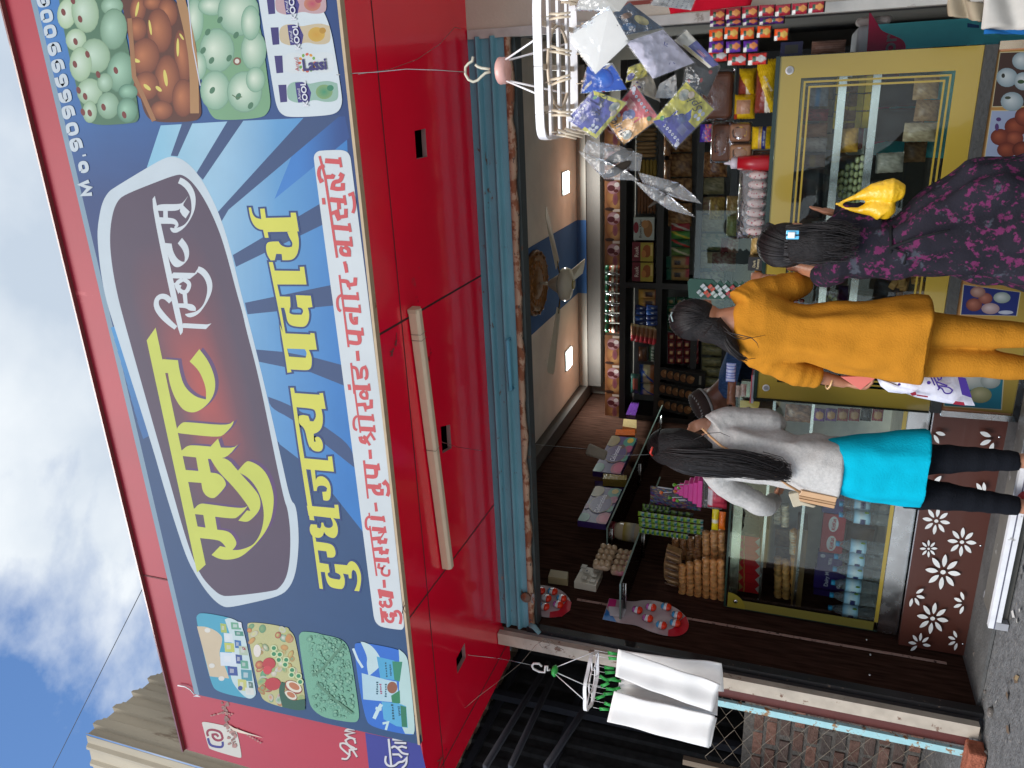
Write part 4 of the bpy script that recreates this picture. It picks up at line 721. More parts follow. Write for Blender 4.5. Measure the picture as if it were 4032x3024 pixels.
# cut-out flowers: (photo x, y, petal length, petals kept, turn)
ff = Flat(lambda x, y: AY(x, y, yp), (0, -1, 0), .0004); TV = (3200, 1600, .5015); TU = (3100, 2324, .4219)
WHT = (.72, .72, .7)
def petal(cx, cy, a, r0, r1, w_):
    P = []
    for k in range(14):
        t = k/13; s_ = math.sin(math.pi*t)**.75; P.append((r0+(r1-r0)*t, w_*s_))
    P = P+[(u, -v) for u, v in reversed(P[1:-1])]; ca, sa = math.cos(a), math.sin(a); ff.poly([(cx+u*ca-v*sa, cy+u*sa+v*ca) for u, v in P], WHT)
for T, x, y, r_, ks, a0 in ((TV, 970, 898, 110, range(8), 10), (TV, 1170, 1060, 115, range(8), 5), (TV, 908, 1110, 70, range(8), 0), (TV, 1020, 1290, 140, range(8), 8), (TV, 938, 1650, 125, range(8), 10), (TV, 785, 1465, 95, (0, 1, 2, 7), 15), (TV, 1190, 1527, 95, (2, 3, 4, 5), 25), (TV, 1340, 690, 120, (3, 4, 5), 15), (TV, 1345, 690, 110, (6,), -5), (TV, 915, 625, 130, (0, 1, 7), -2), (TV, 1425, 235, 130, (3, 4, 2), 22), (TV, 930, 180, 110, (0, 1, 2), 15),
                         (TU, 1228, 472, 105, (3, 4, 5, 6, 7, 0), 8), (TU, 1585, 435, 100, (2, 3, 4, 5), 20)):
    c = tr(T, [(x, y)])[0]; r = r_*T[2]
    for k in ks: petal(c[0], c[1], R(a0+k*45), r*.28, r, r*.135)
    if len(ks) == 8: ff.disc(c[0], c[1], r*.15, r*.12, WHT, n=14)
    ff.done('flower_cutout', mat('white_acrylic', .4), fpan)
b = MB()
for T, x, y in ((TV, 1320, 1094), (TV, 1466, 240), (TU, 1638, 502)): p = AY(*tr(T, [(x, y)])[0], yp); b.lathe(p, [(.006, 0), (.006, .002), (.003, .004)], GREY(.8), 10, axis=(0, -1, 0))
b.build('screw_head', M_steel, lc)
# white ledge rail and pipe in front of the plinth
b = MB(); a, c = AZ(3895, 2470, .07), AZ(4018, 1885, .07); yy = (a.y+c.y)/2; b.box((a.x, yy, .03), (-1.2, yy+.03, .075), (.7, .7, .72)); b.box((a.x, yy+.0305, .0), (-1.2, yy+.22, .055), (.10, .09, .075)); b.box((a.x, yy-.001, .05), (-1.2, yy+.0, .055), (.1, .1, .14)); b.box((a.x, yy-.003, 0), (a.x+.035, yy+.25, .05), (.3, .3, .32))
tag(b.build('ledge_rail', mat('scuffed_white_rail', .5, spots=((.3, .29, .28), 12, .62))), 'long scuffed white metal rail along the floor before the brown panel', 'rail')
# --- shelves and goods inside left counter
ZSH = [AY(3160, 1950, DL+.25).z, AY(3015, 2000, DL+.25).z]
for i, zz in enumerate(ZSH):
    b = MB(); b.box((x0+.01, DL+.08, zz-.006), (x1, DL+.5, zz), (.7, .75, .72)); b.build('glass_shelf', M_glass, lc)
    b = MB(); b.box((x0+.01, DL+.075, zz-.012), (x1, DL+.082, zz+.003), GREY(.55)); b.build('shelf_edge', M_steel, lc)
b = MB(); b.box((x0, DL+.02, zt-.07), (x1, DL+.05, zt-.02), (.55, .52, .42)); b.build('lamp_rail', M_steel, lc)
# --- right counter
zt2 = AY(2967, 1564, DR).z; zg2 = AY(3658, 1612, DR).z; X0, X1 = AY(3300, 1590, DR).x, AY(3400, 205, DR).x
rc = thing('display_counter', 'gold-framed glass counter full of sweets with food posters below', 'counter', (-.6, DR, 0))
b = MB(); b.box((X0, DR-.004, zt2-.008), (X1, DR+.6, zt2), (.6, .7, .66)); b.build('glass_top', M_glass, rc)
b = MB(); b.box((X0, DR, zg2), (X1, DR+.003, zt2-.009), (.6, .7, .66)); b.build('front_glass', M_glass, rc)
b = MB(); b.box((X0-.003, DR-.01, zt2-.014), (X1+.002, DR-.0045, zt2+.002), (.012, .03, .025)); b.box((X0-.008, DR-.01, zg2), (X0-.002, DR+.6, zt2), (.01, .015, .012)); b.build('glass_edge', M_gloss, rc)
b = MB(); frame_print(b, X0, X1, zg2, zt2-.015, .088, DR-.002, H('#9c8636')); b.build('gold_edging', M_goldp, rc)
for cx in (X0+.055, X1-.055): b = MB(); b.lathe((cx, DR-.003, zt2-.055), [(.017, 0), (.017, .003), (.009, .003)], [GREY(.8), GREY(.8), GREY(.25)], 18, axis=(0, -1, 0)); b.build('mirror_screw', M_gloss, rc)
zs0 = AY(3990, 1000, DR).z; zs0 = .06
b = MB(); b.box((X0-.0, DR-.02, zg2-.045), (X1, DR+.0, zg2-.001), (.045, .045, .042)); b.box((X0+.0, DR+.01, .04), (X1, DR+.6, zg2-.02), (.12, .1, .09)); b.box((X0+.01, DR+.03, zg2-.019), (X1-.01, DR+.55, zg2+.004), (.5, .46, .4)); b.build('base', mat('dark_band', .6, bump=.3), rc)
b = MB(); b.box((X0-.01, DR-.03, .03), (X0+.018, DR+.0, zg2-.046), GREY(.75)); b.box((X1-.02, DR-.03, .03), (X1+.01, DR, zg2-.046), (.75, .62, .45)); b.box((X0+.018, DR-.028, .03), (X1-.02, DR-.005, .06), GREY(.6)); b.build('steel_trim', M_steel, rc)
fp = Flat(lambda x, y: AY(x, y, DR-.012), (0, -1, 0), .00006)
P4 = [AY(0, 0, DR-.012)]
b = MB(); b.box((X0+.018, DR-.011, .062), (X1-.02, DR-.001, zg2-.046), (.45, .2, .1)); b.build('poster_board', M_mat, rc)
fp.slabs([(3672, 1602), (3895, 205), (4100, 190), (4100, 1640)], lambda x, y: mixc(H('#c98a54'), H('#b9a040'), max(0, min(1, (x-3700-.1*(1600-y))/300))), 60)
TXx = (3700, 0, .5425)
def poster(name, pts, col, items):
    k0 = fp.k; fp.poly([(x, y) for x, y in pts], H('#d8cfa8')); cx = sum(p[0] for p in pts)/4; cy = sum(p[1] for p in pts)/4; fp.poly([(cx+(x-cx)*.965, cy+(y-cy)*.97) for x, y in pts], H(col))
    for x, y, rx, ry, c1, c2 in items: fp.disc(x, y, rx, ry, H(c1), H(c2), off=(-.2, -.2))
    fp.done(name, M_print, rc); fp.k = k0
poster('food_poster', [(3937, 205), (4080, 200), (4070, 420), (3905, 422)], '#4a352e', [(3965, 305, 42, 38, '#dfe9ea', '#8fa5ae'), (3985, 400, 45, 38, '#dfe9ea', '#8ea4ac'), (4025, 240, 40, 35, '#dfe9ea', '#8ea4ac'), (4030, 320, 38, 36, '#e4eced', '#93a8b0'), (3950, 298, 7, 9, '#3a3a34', '#3a3a34'), (3968, 385, 12, 6, '#4a5240', '#4a5240'), (4020, 322, 14, 8, '#3c5a3a', '#3c5a3a')])
poster('food_poster', [(3903, 434), (4080, 434), (4060, 640), (3872, 645)], '#a9b8d6', [(3938, 540, 38, 33, '#b05a3c', '#6f2c20'), (4000, 500, 45, 38, '#b05a3c', '#6f2c20'), (3995, 545, 35, 30, '#c0694a', '#7a3426'), (3965, 590, 40, 30, '#b05a3c', '#6f2c20'), (4035, 460, 40, 38, '#b86044', '#6f2c20'), (4030, 590, 45, 34, '#a85238', '#5f241a'), (3925, 500, 8, 14, '#5b3c78', '#5b3c78'), (3932, 470, 10, 8, '#5b3c78', '#5b3c78')])
poster('food_poster', [(3868, 655), (4070, 652), (4050, 850), (3835, 860)], '#5a3a2e', [(3950, 700, 30, 24, '#7d2c24', '#4a1a16'), (3920, 730, 36, 30, '#c9a070', '#7a5a3a'), (4000, 740, 38, 30, '#a8804c', '#5a3a22')])
poster('food_poster', [(3792, 1120), (4020, 1150), (4005, 1245), (3780, 1240)], '#1c2e7c', [(3835, 1200, 32, 26, '#c07a64', '#7a3a30'), (3880, 1175, 28, 22, '#c88470', '#8a483c'), (3945, 1172, 34, 22, '#dfe6e4', '#93a59c'), (3900, 1215, 36, 22, '#e2cfcf', '#a88a8c'), (3850, 1150, 30, 22, '#d8b0a0', '#98685c'), (3960, 1230, 30, 8, '#d8e0ee', '#b8c0d8')])
poster('food_poster', [(3715, 1380), (3960, 1400), (3945, 1615), (3715, 1600)], '#1f7f94', [(3830, 1500, 60, 35, '#e4e2d8', '#a8b8b4'), (3860, 1555, 45, 32, '#d8d0a0', '#9a9a6a'), (3900, 1500, 40, 30, '#dfe4dc', '#a0aaa4'), (3800, 1440, 40, 26, '#d8a0a8', '#a06a74'), (3780, 1560, 40, 28, '#c9b98a', '#8a7a50'), (3880, 1430, 36, 22, '#c8d0d8', '#8898a8')])
fp.done('poster_border', M_print, rc)
# steel trays inside, three levels
trz = [AY(3282, 600, DR+.3).z, AY(3405, 600, DR+.3).z]
for zz in trz: b = MB(); b.box((X0+.02, DR+.1, zz-.02), (X1-.02, DR+.14, zz+.012), GREY(.75)); b.box((X0+.02, DR+.14, zz-.006), (X1-.02, DR+.5, zz), GREY(.5)); b.build('steel_shelf', M_steel, rc)
b = MB(); b.box((X0+.02, DR+.56, zg2), (X1-.02, DR+.565, zt2-.02), (.8, .85, .84)); b.box((X1+.0, DR+.0, zg2), (X1+.003, DR+.6, zt2-.01), (.6, .7, .66)); b.build('back_glass', M_glass, rc)
# sweets in the counter
def egg(n, x, y, z, r, c, c2): 
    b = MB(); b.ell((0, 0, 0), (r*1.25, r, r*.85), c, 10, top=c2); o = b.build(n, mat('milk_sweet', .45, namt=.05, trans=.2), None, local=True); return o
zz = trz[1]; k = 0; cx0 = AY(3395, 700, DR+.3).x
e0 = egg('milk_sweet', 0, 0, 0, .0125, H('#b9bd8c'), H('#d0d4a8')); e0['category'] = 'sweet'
M_ms = 'pale green oval milk sweet in the stepped heap on the steel tray'
for lv in range(7):
    for j in range(8-lv):
        for dd in (0, 1): place(e0, TR((cx0+(j-(8-lv)/2)*.032+.008*(lv % 2), DR+.2+dd*.024, zz+.012+lv*.02)), M_ms, 'oval milk sweets heaped on a tray')
for lv in range(3):
    for j in range(6): place(e0, TR((AY(3345, 1280, DR+.1).x+j*.032+.016*(lv % 2)-.06, DR+.18, trz[0]-.02-lv*.022+.0)), 'pale green oval milk sweet in rows behind the orange kurta', 'oval milk sweets in rows')
ys_ = MB(); ys_.box((-.035, -.03, 0), (.035, .03, .028), H('#c9a81c')); ys_ = ys_.build('yellow_sweet', mat('crumbly_sweet', .7, namt=.15, nscale=60, spots=((.35, .12, .02), 90, .66)), None, bevel=.004, local=True); ys_['category'] = 'sweet'
xy = AY(3570, 380, DR+.28).x
for lv in range(5):
    for j in range(4): place(ys_, TR((xy-.09+j*.074, DR+.26+random.uniform(-.005, .005), trz[1]+.003+lv*.0295), random.uniform(-.06, .06)), 'square yellow sweet in the stack under the gold corner', 'square yellow sweets')
# ================================================================ goods
def crumb(name, c, w_, d_, h_, mt): b = MB(); b.box((-w_/2, -d_/2, 0), (w_/2, d_/2, h_), c); return b.build(name, mt, None, bevel=min(w_, h_)*.2, local=True)
M_bread = mat('baked_crust', .6, namt=.3, nscale=14, bump=.4, bscale=30)
zz = AY(3405, 430, DR+.3).z
# brown fried blocks on the middle tray
bs = crumb('fried_sweet', H('#8a5f30'), .055, .05, .04, mat('fried_crumb', .7, namt=.35, nscale=40, bump=1, bscale=80)); bs['category'] = 'sweet'
xb = AY(3400, 450, DR+.28).x
for lv in range(2):
    for j in range(5): place(bs, TR((xb-.12+j*.06, DR+.25, trz[0]-.075+lv*.038), random.uniform(-.3, .3)), 'brown fried sweet block on the upper steel tray', 'brown fried sweet blocks')
bk = crumb('fried_sweet', H('#a8804c'), .06, .05, .03, M_bread); bk['category'] = 'sweet'; xb = AY(3590, 1150, DR+.2).x; random.seed(5)
for j in range(13): place(bk, Matrix.Translation((xb+random.uniform(-.09, .1), DR+.2+random.uniform(-.05, .05), zg2+.05+random.uniform(0, .14)-abs(j-6)*.006)) @ Matrix.Rotation(random.uniform(0, 3), 4, 'Z') @ Matrix.Rotation(random.uniform(-.6, .6), 4, 'X'), 'tan baked pastry chunk heaped in the low counter corner', 'baked pastry chunks')
# ---------------------------------------------------------------- generic packs
def pillow(b, c, w_, h_, t, col, M=None, nu=12, nv=10, crimp=.0):
    """sealed packet standing up, facing -Y; col(u, v) or colour, v up"""
    def fn(sg):
        def f(u, v):
            bu = max(0, math.sin(math.pi*u))**.5*max(0, math.sin(math.pi*v))**.5; wr = .0015*noise.noise(Vector((u*9+c[0]*31, v*9+c[2]*17, sg)))
            e = .012*math.sin(v*40)*w_ if u in (0, 1) else 0
            p = Vector(((u-.5)*w_*(1-.05*bu)+e, sg*t/2*bu+wr, v*h_)); return (M @ p if M else p)+Vector(c)
        return f
    cf = col if callable(col) else (lambda u, v: col); b.grid(fn(-1), nu, nv, cf); b.grid(fn(1), nu, nv, cf)
def pk(name, label, cat, rect, D, col, t=.05, tilt=0, mt=None, group=None, lean=0):
    cx, z, w_, h_ = span(*rect, D); b = MB(); M = Matrix.Rotation(tilt, 4, 'Y') @ Matrix.Rotation(lean, 4, 'X')
    pillow(b, (cx, D+t/2, z), w_, h_, t, col, M); return tag(b.build(name, mt or M_foil), label, cat, group)
def carton(name, w_, d_, h_, col, art=None, bevel=.0015):
    """box standing on its base, front towards -Y, art(flat) draws in metres"""
    e = thing(name, name, 'box'); b = MB(); b.box((-w_/2, -d_/2, 0), (w_/2, d_/2, h_), col); b.build('card_box', M_carton, e, bevel=bevel, local=True)
    if art:
        f = Flat(lambda x, y: Vector((x, -d_/2-.0004, y)), (0, -1, 0), .0001); art(f, w_, h_); f.done('front_print', M_carton, e, local=True)
    return e
def onshelf(x, y, D): return AY(x, y, D)
# ---------------------------------------------------------------- rear shelving
DS = 6.7
zb1, zb2, zb3, zb4 = (AY(x, 1000, DS).z for x in (2440, 2585, 2732, 2862))
xs0, xs1 = XL+.0, XR-.0; xd = AY(2520, 1122, DS).x
rk = thing('wall_shelving', 'dark wooden shelving with white backing across the rear wall', 'shelving', (-1.3, DS, 0))
dkb = (.028, .024, .022)
b = MB()
for z in (zb1, zb2, zb3, zb4): b.box((xs0, DS, z-.055), (xs1, DS+.4, z), dkb)
for x in (xd-.03, xs1-.05, xs0+.0): b.box((x, DS+.001, 0), (x+.05, DS+.399, zb1-.056), dkb)
b.box((xs0, DS+.02, 0), (xs1, DS+.06, zb4-.06), dkb); b.build('shelf_frame', mat('dark_shelf', .4, namt=.1), rk)
b = MB(); b.box((xs0, DS+.385, zb4), (xs1, DS+.398, zb1-.06), (.42, .43, .4)); b.build('back_panel', M_mat, rk)
# cake-mix cartons standing on the top shelf
def cakeart(f, w_, h_):
    f.rect(-w_/2, 0, w_/2, h_, H('#8a5634')); f.disc(-.02*w_/.2, h_*.45, w_*.35, h_*.5, H('#c98f56'), H('#7a4426')); f.disc(-.3*w_, h_*.3, w_*.16, h_*.4, H('#d9a468'), H('#96603a'), ang=.5)
    f.disc(.2*w_, h_*.45, w_*.2, h_*.4, H('#d9b3ae'), H('#a5707a')); f.disc(.18*w_, h_*.6, w_*.09, h_*.24, H('#5a2026')); f.disc(.28*w_, h_*.25, w_*.07, h_*.16, H('#e8d8d4')); f.disc(.1*w_, h_*.3, w_*.05, h_*.15, H('#6a2a2c'))
    f.rect(.41*w_, h_*.05, w_*.49, h_*.5, H('#d8c0b0')); f.disc(-.15*w_, h_*.35, w_*.18, h_*.16, H('#7d3c50'), H('#9a5a5a')); f.disc(-.44*w_, h_*.7, w_*.05, h_*.3, H('#3c2018'))
w_ = AY(2410, 1325, DS).x-AY(2410, 1443, DS).x; h_ = AY(2380, 1385, DS).z-AY(2440, 1385, DS).z
ck = carton('cake_carton', w_*.985, .12, h_, H('#7a4a30'), cakeart)
for i, yy in enumerate((1612, 1499, 1384)): place(ck, TR((AY(2410, yy, DS).x, DS+.1, zb1)), f'cake picture carton on the top shelf, {("first", "second", "third")[i]} from the left wall', 'cake picture cartons on the top shelf')
for i, yy in enumerate((1014, 890, 767, 650, 530)): place(ck, TR((AY(2410, yy, DS).x, DS+.1, zb1)), f'cake picture carton on the top shelf, {("first", "second", "third", "fourth", "fifth")[i]} to the right of the jars', 'cake picture cartons on the top shelf')
# jars with green lids
jar = thing('jar', 'jar', 'jar'); jh = h_*.95; b = MB(); b.lathe((0, 0, 0), [(.035, 0), (.042, .01), (.042, jh*.68), (.034, jh*.76)], H('#7a3a1c'), 14); b.build('glass_body', M_gloss, jar, local=True)
b = MB(); b.lathe((0, 0, jh*.76), [(.040, 0), (.040, jh*.22), (.036, jh*.24)], H('#1f5c3c'), 14); b.build('lid', M_plas, jar, local=True)
b = MB(); b.lathe((0, 0, jh*.15), [(.0425, 0), (.0428, jh*.4)], H('#b9b49a'), 14); b.lathe((0, 0, jh*.28), [(.0431, 0), (.0431, jh*.12)], H('#a04838'), 14); b.build('jar_label', M_print, jar, local=True)
for i, yy in enumerate((1298, 1258, 1218, 1180, 1140, 1103, 1065)): place(jar, TR((AY(2410, yy, DS).x, DS+.05, zb1)), f'brown pickle jar with a green lid, {ORD[i]} from the left in the jar row', 'green-lidded jars on the top shelf')
for i, yy in enumerate((1245, 1205, 1165, 1125, 1085)):
    b = MB(); p = AY(2440, yy, DS-.02); pillow(b, (p.x, DS-.01, zb1), .03, h_*.95, .012, H('#b9b8b0'), Matrix.Rotation(.2, 4, 'Y'), 4, 6); tag(b.build('sachet', M_film), f'clear sachet hanging between the pickle jars, {ORD[i]} from the left', 'sachet', 'clear sachets between jars')
# shelf 1, right bay
def box_art(bg, *blobs):
    def f_(f, w_, h_):
        f.rect(-w_/2, 0, w_/2, h_, H(bg))
        for (x, y, rx, ry, c, kind) in blobs:
            if kind: f.rect((x-rx)*w_, (y-ry)*h_, (x+rx)*w_, (y+ry)*h_, H(c))
            else: f.disc(x*w_, y*h_, rx*w_, ry*h_, H(c))
    return f_
def cart(name, label, cat, rect, D, art, side='#888888', d_=.08, tilt=0, group=None, rz=0):
    cx, z, w_, h_ = span(*rect, D); e = carton(name, w_, d_, h_, H(side), art); e.matrix_world = Matrix.Translation((cx, D+d_/2, z)) @ Matrix.Rotation(rz, 4, 'Z') @ Matrix.Rotation(tilt, 4, 'Y'); return tag(e, label, cat, group)
def words(e, items, h_off):
    """items: (text, x, z, size, colour, turn)"""
    for tx, x, z, s_, c, rt in items: text(tx, s_, c, M_carton, Matrix.Translation((x, h_off, z)) @ Matrix.Rotation(rt, 4, 'Y') @ FACE, e, 'lettering', .0002, bold=s_*.015)
DG = DS-.0
def wd(e, rect, D, d_, *it):
    cx, z, w_, h_ = span(*rect, D)
    for tx, u, v, s_, c, rt in it: words(e, [(tx, u*w_, v*h_, s_*h_, H(c), rt)], -d_/2-.003)
e = cart('biscuit_box', 'white biscuit box with brown biscuits and a red badge', 'box', (2495, 856, 2576, 945), DG, box_art('#b9c2b8', (0, .3, .38, .22, '#a0703c', 0), (.2, .45, .18, .18, '#c08a50', 0), (.05, .88, .25, .13, '#8c2430', 0)), '#8f968c'); wd(e, (2495, 856, 2576, 945), DG, .08, ('Brown Khari', 0, .66, .17, '#4a3a34', 0))
for i, yy in enumerate((955, 1034)):
    rct = (2489, yy, 2572, yy+74); e = cart('rusk_box', f'{"right" if i == 0 else "left"}-hand maroon and yellow rusk box beside the shelf divider', 'box', rct, DG, box_art('#74202c', (0, .3, .5, .3, '#b5a238', 1), (.05, .3, .34, .2, '#a0561e', 0), (-.1, .45, .2, .12, '#c8843c', 0), (.1, .08, .3, .05, '#d8c070', 1)), '#5a1c24', group='rusk boxes'); wd(e, rct, DG, .08, ('Rusk', 0, .78, .26, '#e8d8c8', 0))
random.seed(11)
def loafrow(name, label, rect, D, n, col, cat='bread', horiz=False, group=None, mt=None, endc=None):
    """n separate wrapped loaves side by side"""
    cx, z, w_, h_ = span(*rect, D); out = []
    for i in range(n):
        b = MB(); c = jit(H(col), .15)
        if horiz: b.tube([(cx-w_/2, D+.05, z+h_*(i+.5)/n), (cx-w_*.4, D+.05, z+h_*(i+.5)/n), (cx+w_*.4, D+.05, z+h_*(i+.5)/n), (cx+w_/2, D+.05, z+h_*(i+.5)/n)], [h_/n*.2, h_/n*.5, h_/n*.5, h_/n*.2], c, 10)
        else: x = cx-w_/2+w_*(i+.5)/n; r_ = w_/n*.5; b.tube([(x, D+.05, z), (x, D+.05, z+h_*.12), (x, D+.05, z+h_*.88), (x, D+.05, z+h_)], [r_*.4, r_*.97, r_*.97, r_*.4], c, 10)
        out.append(tag(b.build(name, mt or M_bread), label.format(ORD[i]), cat, group))
    return out
loafrow('bun_stick', 'tan bun stick standing on the shelf, {} from the left beside the corn packs', (2500, 560, 2580, 622), DG, 4, '#a8875c', group='bun sticks standing on the shelf')
loafrow('bun_stick', 'tan bun stick in the upper shelf row, {} from the left near the masks', (2500, 504, 2582, 556), DG, 3, '#9c7c52', group='bun sticks by the masks')
loafrow('biscuit_roll', 'ribbed yellow biscuit roll, {} from the bottom of its stack', (2508, 630, 2582, 700), DG, 5, '#a08538', 'biscuits', True, 'yellow biscuit rolls')
loafrow('biscuit_roll', 'brown biscuit roll beside the white biscuit box, {} from the bottom', (2505, 705, 2580, 845), DG, 6, '#7a5234', 'biscuits', True, 'brown biscuit rolls')
# shelf 1 left bay
def noodle(u, v): return H('#c9a04a') if v > .75 else (H('#3a2420') if (abs(u-.5) < .3 and .25 < v < .7) else (H('#a02c30') if v < .2 else H('#b98f58')))
for i, yy in enumerate((1142, 1178)): pk('noodle_pack', f'tan noodle packet with a portrait, {("right", "left")[i]} one of the pair by the divider', 'packet', (2512, yy, 2590, yy+36), DG, noodle, group='noodle packets')
random.seed(2)
for i in range(8):
    yy = 1205+(i % 4)*19; xx = 2500+(i//4)*44
    pk('snack_pack', f'dark blue snack packet, {ORD[i%4]} from the right in the {"upper" if i < 4 else "lower"} row', 'packet', (xx, yy, xx+44, yy+21), DG-.02*(i//4), lambda u, v, k=i: H('#c4ccd8') if (.35 < u < .65 and .3 < v < .6) else mixc(H('#1b2c5c'), H('#2c5aa0'), v*((k % 3)/2)), .03, tilt=random.uniform(-.1, .1), group='dark blue snack packets')
for i in range(6):
    x = 2484+i*0; yy = 1272+i*0
for i in range(6):
    pk('biscuit_pack', f'red and brown biscuit packet, {ORD[i]} from the top of the slanting row', 'packet', (2482+i*17, 1275+i*3, 2500+i*17, 1345+i*3), DG-.01, lambda u, v: H('#a32c34') if u < .4 else H('#8c5c3c') if u < .85 else H('#b8a070'), .03, group='slanting red biscuit packets')
pk('chips_bag', 'brown snack bag with an orange top on the middle of the shelf', 'packet', (2512, 1368, 2545, 1425), DG, lambda u, v: H('#a85a24') if v > .85 else H('#5c3c28'))
pk('chips_bag', 'green snack bag with white lettering beside a brown bag', 'packet', (2552, 1362, 2585, 1428), DG, lambda u, v: H('#c8d0c0') if (abs(v-.5) < .14 and (u*5) % 1 < .6) else H('#1c4a38'))
for i, (a, c) in enumerate(((1440, 1512), (1515, 1560))): 
    pk('bread_pack', f'blue and cream sliced bread packet, {("right", "left")[i]} one above the dark bottles', 'bread', (2515, a, 2582, c), DG, lambda u, v: H('#27509a') if v > .78 or (abs(u-v+.1) < .08) else (H('#a8683c') if v < .35 else H('#c0b890')), .06, group='sliced bread packets')
pk('sweet_bag', 'dark bag with red sweets leaning beside the bread packets', 'packet', (2482, 1475, 2520, 1552), DG-.03, lambda u, v: H('#8a4438') if .2 < u < .8 and .2 < v < .8 else H('#1c3a34'))
# shelf 2
random.seed(9)
for i in range(5):
    yy = 410+i*98; pk('namkeen_bag', f'clear bag of brown fried snack on the second shelf, {ORD[i]} from the right', 'packet', (2628, yy, 2722, yy+92), DG, lambda u, v: mixc(H('#5a3620'), H('#b08858'), random.random()**1.3), .08, group='fried snack bags')
for i in range(4):
    yy = 430+i*100; pk('namkeen_bag', f'narrow bag of brown snack sticks beside the shelf post, {ORD[i]} from the right', 'packet', (2612, yy, 2640, yy+85), DG-.03, lambda u, v: mixc(H('#4a2c1c'), H('#8a6038'), random.random()), .05, group='narrow snack stick bags')
for i, (yy, c1, c2) in enumerate(((880, '#9c2c34', '#b8b0a8'), (912, '#4a8a3c', '#c4b83c'), (945, '#1f5a3a', '#b83c34'), (978, '#5a7a3c', '#c4c0a0'))):
    pk('spice_pack', ('red spice packet with a pale label', 'light green and yellow spice packet', 'dark green spice packet with a red stripe', 'olive green spice packet with a cream stripe')[i]+' on the second shelf', 'packet', (2642, yy, 2715, yy+30), DG, lambda u, v, a=c1, c=c2: H(c) if abs(u-v) < .15 else H(a), .04)
for i, yy in enumerate((1012, 1060)):
    pk('soap_pack', f'tan and green multi-pack with a portrait, {("right", "left")[i]} one on the second shelf', 'packet', (2622, yy, 2712, yy+46), DG, lambda u, v: H('#1f5c4a') if v > .78 else (H('#2a1a18') if (abs(u-.5) < .22 and .3 < v < .62) else (H('#b0404a') if v < .2 and u > .3 else H('#a08050'))), .05, group='tan multi-packs')
for r in range(3):
    for c in range(4):
        xx = 2625+r*34; yy = 1172+c*34
        pk('green_pack', f'green biscuit packet on the second shelf, {ORD[r]} row, {ORD[c]} from the right', 'packet', (xx, yy, xx+33, yy+32), DG+.002*r, lambda u, v: H('#7d6a3c') if (u-.5)**2+(v-.5)**2 < .05 else H('#174a34'), .04, group='green biscuit packets')
for r in range(4):
    for c in range(4):
        xx = 2628+r*31; yy = 1312+c*31
        pk('red_pack', f'red wafer packet left of the green ones, {ORD[r]} row, {ORD[c]} from the right', 'packet', (xx, yy, xx+28, yy+30), DG, lambda u, v: H('#c8a070') if (abs(u-.5) < .2 and abs(v-.4) < .2) else H('#6c1f26'), .04, group='red wafer packets')
bb = carton('dark_carton', .12, .1, .17, H('#14110f'), box_art('#171412', (0, .25, .34, .06, '#8a8578', 1), (0, .75, .32, .2, '#8a5a34', 0), (.1, .65, .14, .12, '#b98a58', 0)))
for r in range(3):
    for c in range(5): 
        p = AY(2672+c*26-r*6, 1475+r*60+c*6, DG-.03*c); place(bb, TR((p.x, p.y+.05, p.z)), f'black chocolate carton with a brown picture, row {ORD[r]} from the right, {ORD[c]} from the back', 'black chocolate cartons in stepped rows')
# ---------------------------------------------------------------- ceiling lamps, fan, medallion
M_lamp = mat('lamp_panel', .5, emit=6)
for i, (x, y) in enumerate(((2228, 720), (2240, 1412))):
    p = AZ(x, y, ZC-.012); e = thing('ceiling_lamp', f'small square lit ceiling lamp {("right", "left")[i]} of the blue stripe', 'lamp', p, 'square ceiling lamps'); b = MB(); b.box(p+Vector((-.1, -.1, -.0)), p+Vector((.1, .1, .012)), (.5, .5, .48)); b.build('frame', M_mat, e)
    b = MB(); b.box(p+Vector((-.09, -.09, -.006)), p+Vector((.09, .09, -.001)), (.85, 1, .98)); b.build('diffuser', M_lamp, e)
    ld = bpy.data.lights.new('lamp_light', 'AREA'); ld.energy = 15; ld.size = .17; ld.color = (.93, 1, .98); lo = bpy.data.objects.new('lamp_light', ld); sc.collection.objects.link(lo); lo.parent = e; lo.location = (0, 0, -.02)
pm = AZ(2108, 1115, ZC-.02)
b = MB(); b.lathe(pm+Vector((0, 0, .015)), [(.26, 0), (.265, -.02), (.25, -.045), (.235, -.03), (.22, -.045), (.19, -.03), (.12, -.035), (.1, -.05), (.03, -.05)], [H('#8a5a28')]*9, 40)
for k in range(16): a = k*math.pi/8; b.ell(pm+Vector((math.cos(a)*.155, math.sin(a)*.155, -.018)), (.028, .02, .012), H('#9a6430'), 8); b.ell(pm+Vector((math.cos(a)*.24, math.sin(a)*.24, -.028)), (.02, .02, .01), H('#7a4c22'), 6)
tag(b.build('ceiling_medallion', mat('carved_wood', .4, namt=.3, nscale=50, bump=.6)), 'round carved brown wooden medallion on the blue ceiling stripe', 'medallion')
fan = thing('ceiling_fan', 'cream ceiling fan with gold trim hanging under the wooden medallion', 'fan', pm); cr = H('#ddd0b8')
ph = AZ(2212, 1122, pm.z-.36)
ph = Vector((pm.x, pm.y, pm.z-.25))
b = MB(); b.tube([pm+Vector((0, 0, -.04)), ph+Vector((0, 0, .12))], .013, cr, 10); b.build('down_rod', M_gloss, fan)
b = MB(); b.lathe(ph, [(.02, .14), (.03, .13), (.075, .06), (.08, .055)], cr, 20); b.build('canopy', M_gloss, fan)
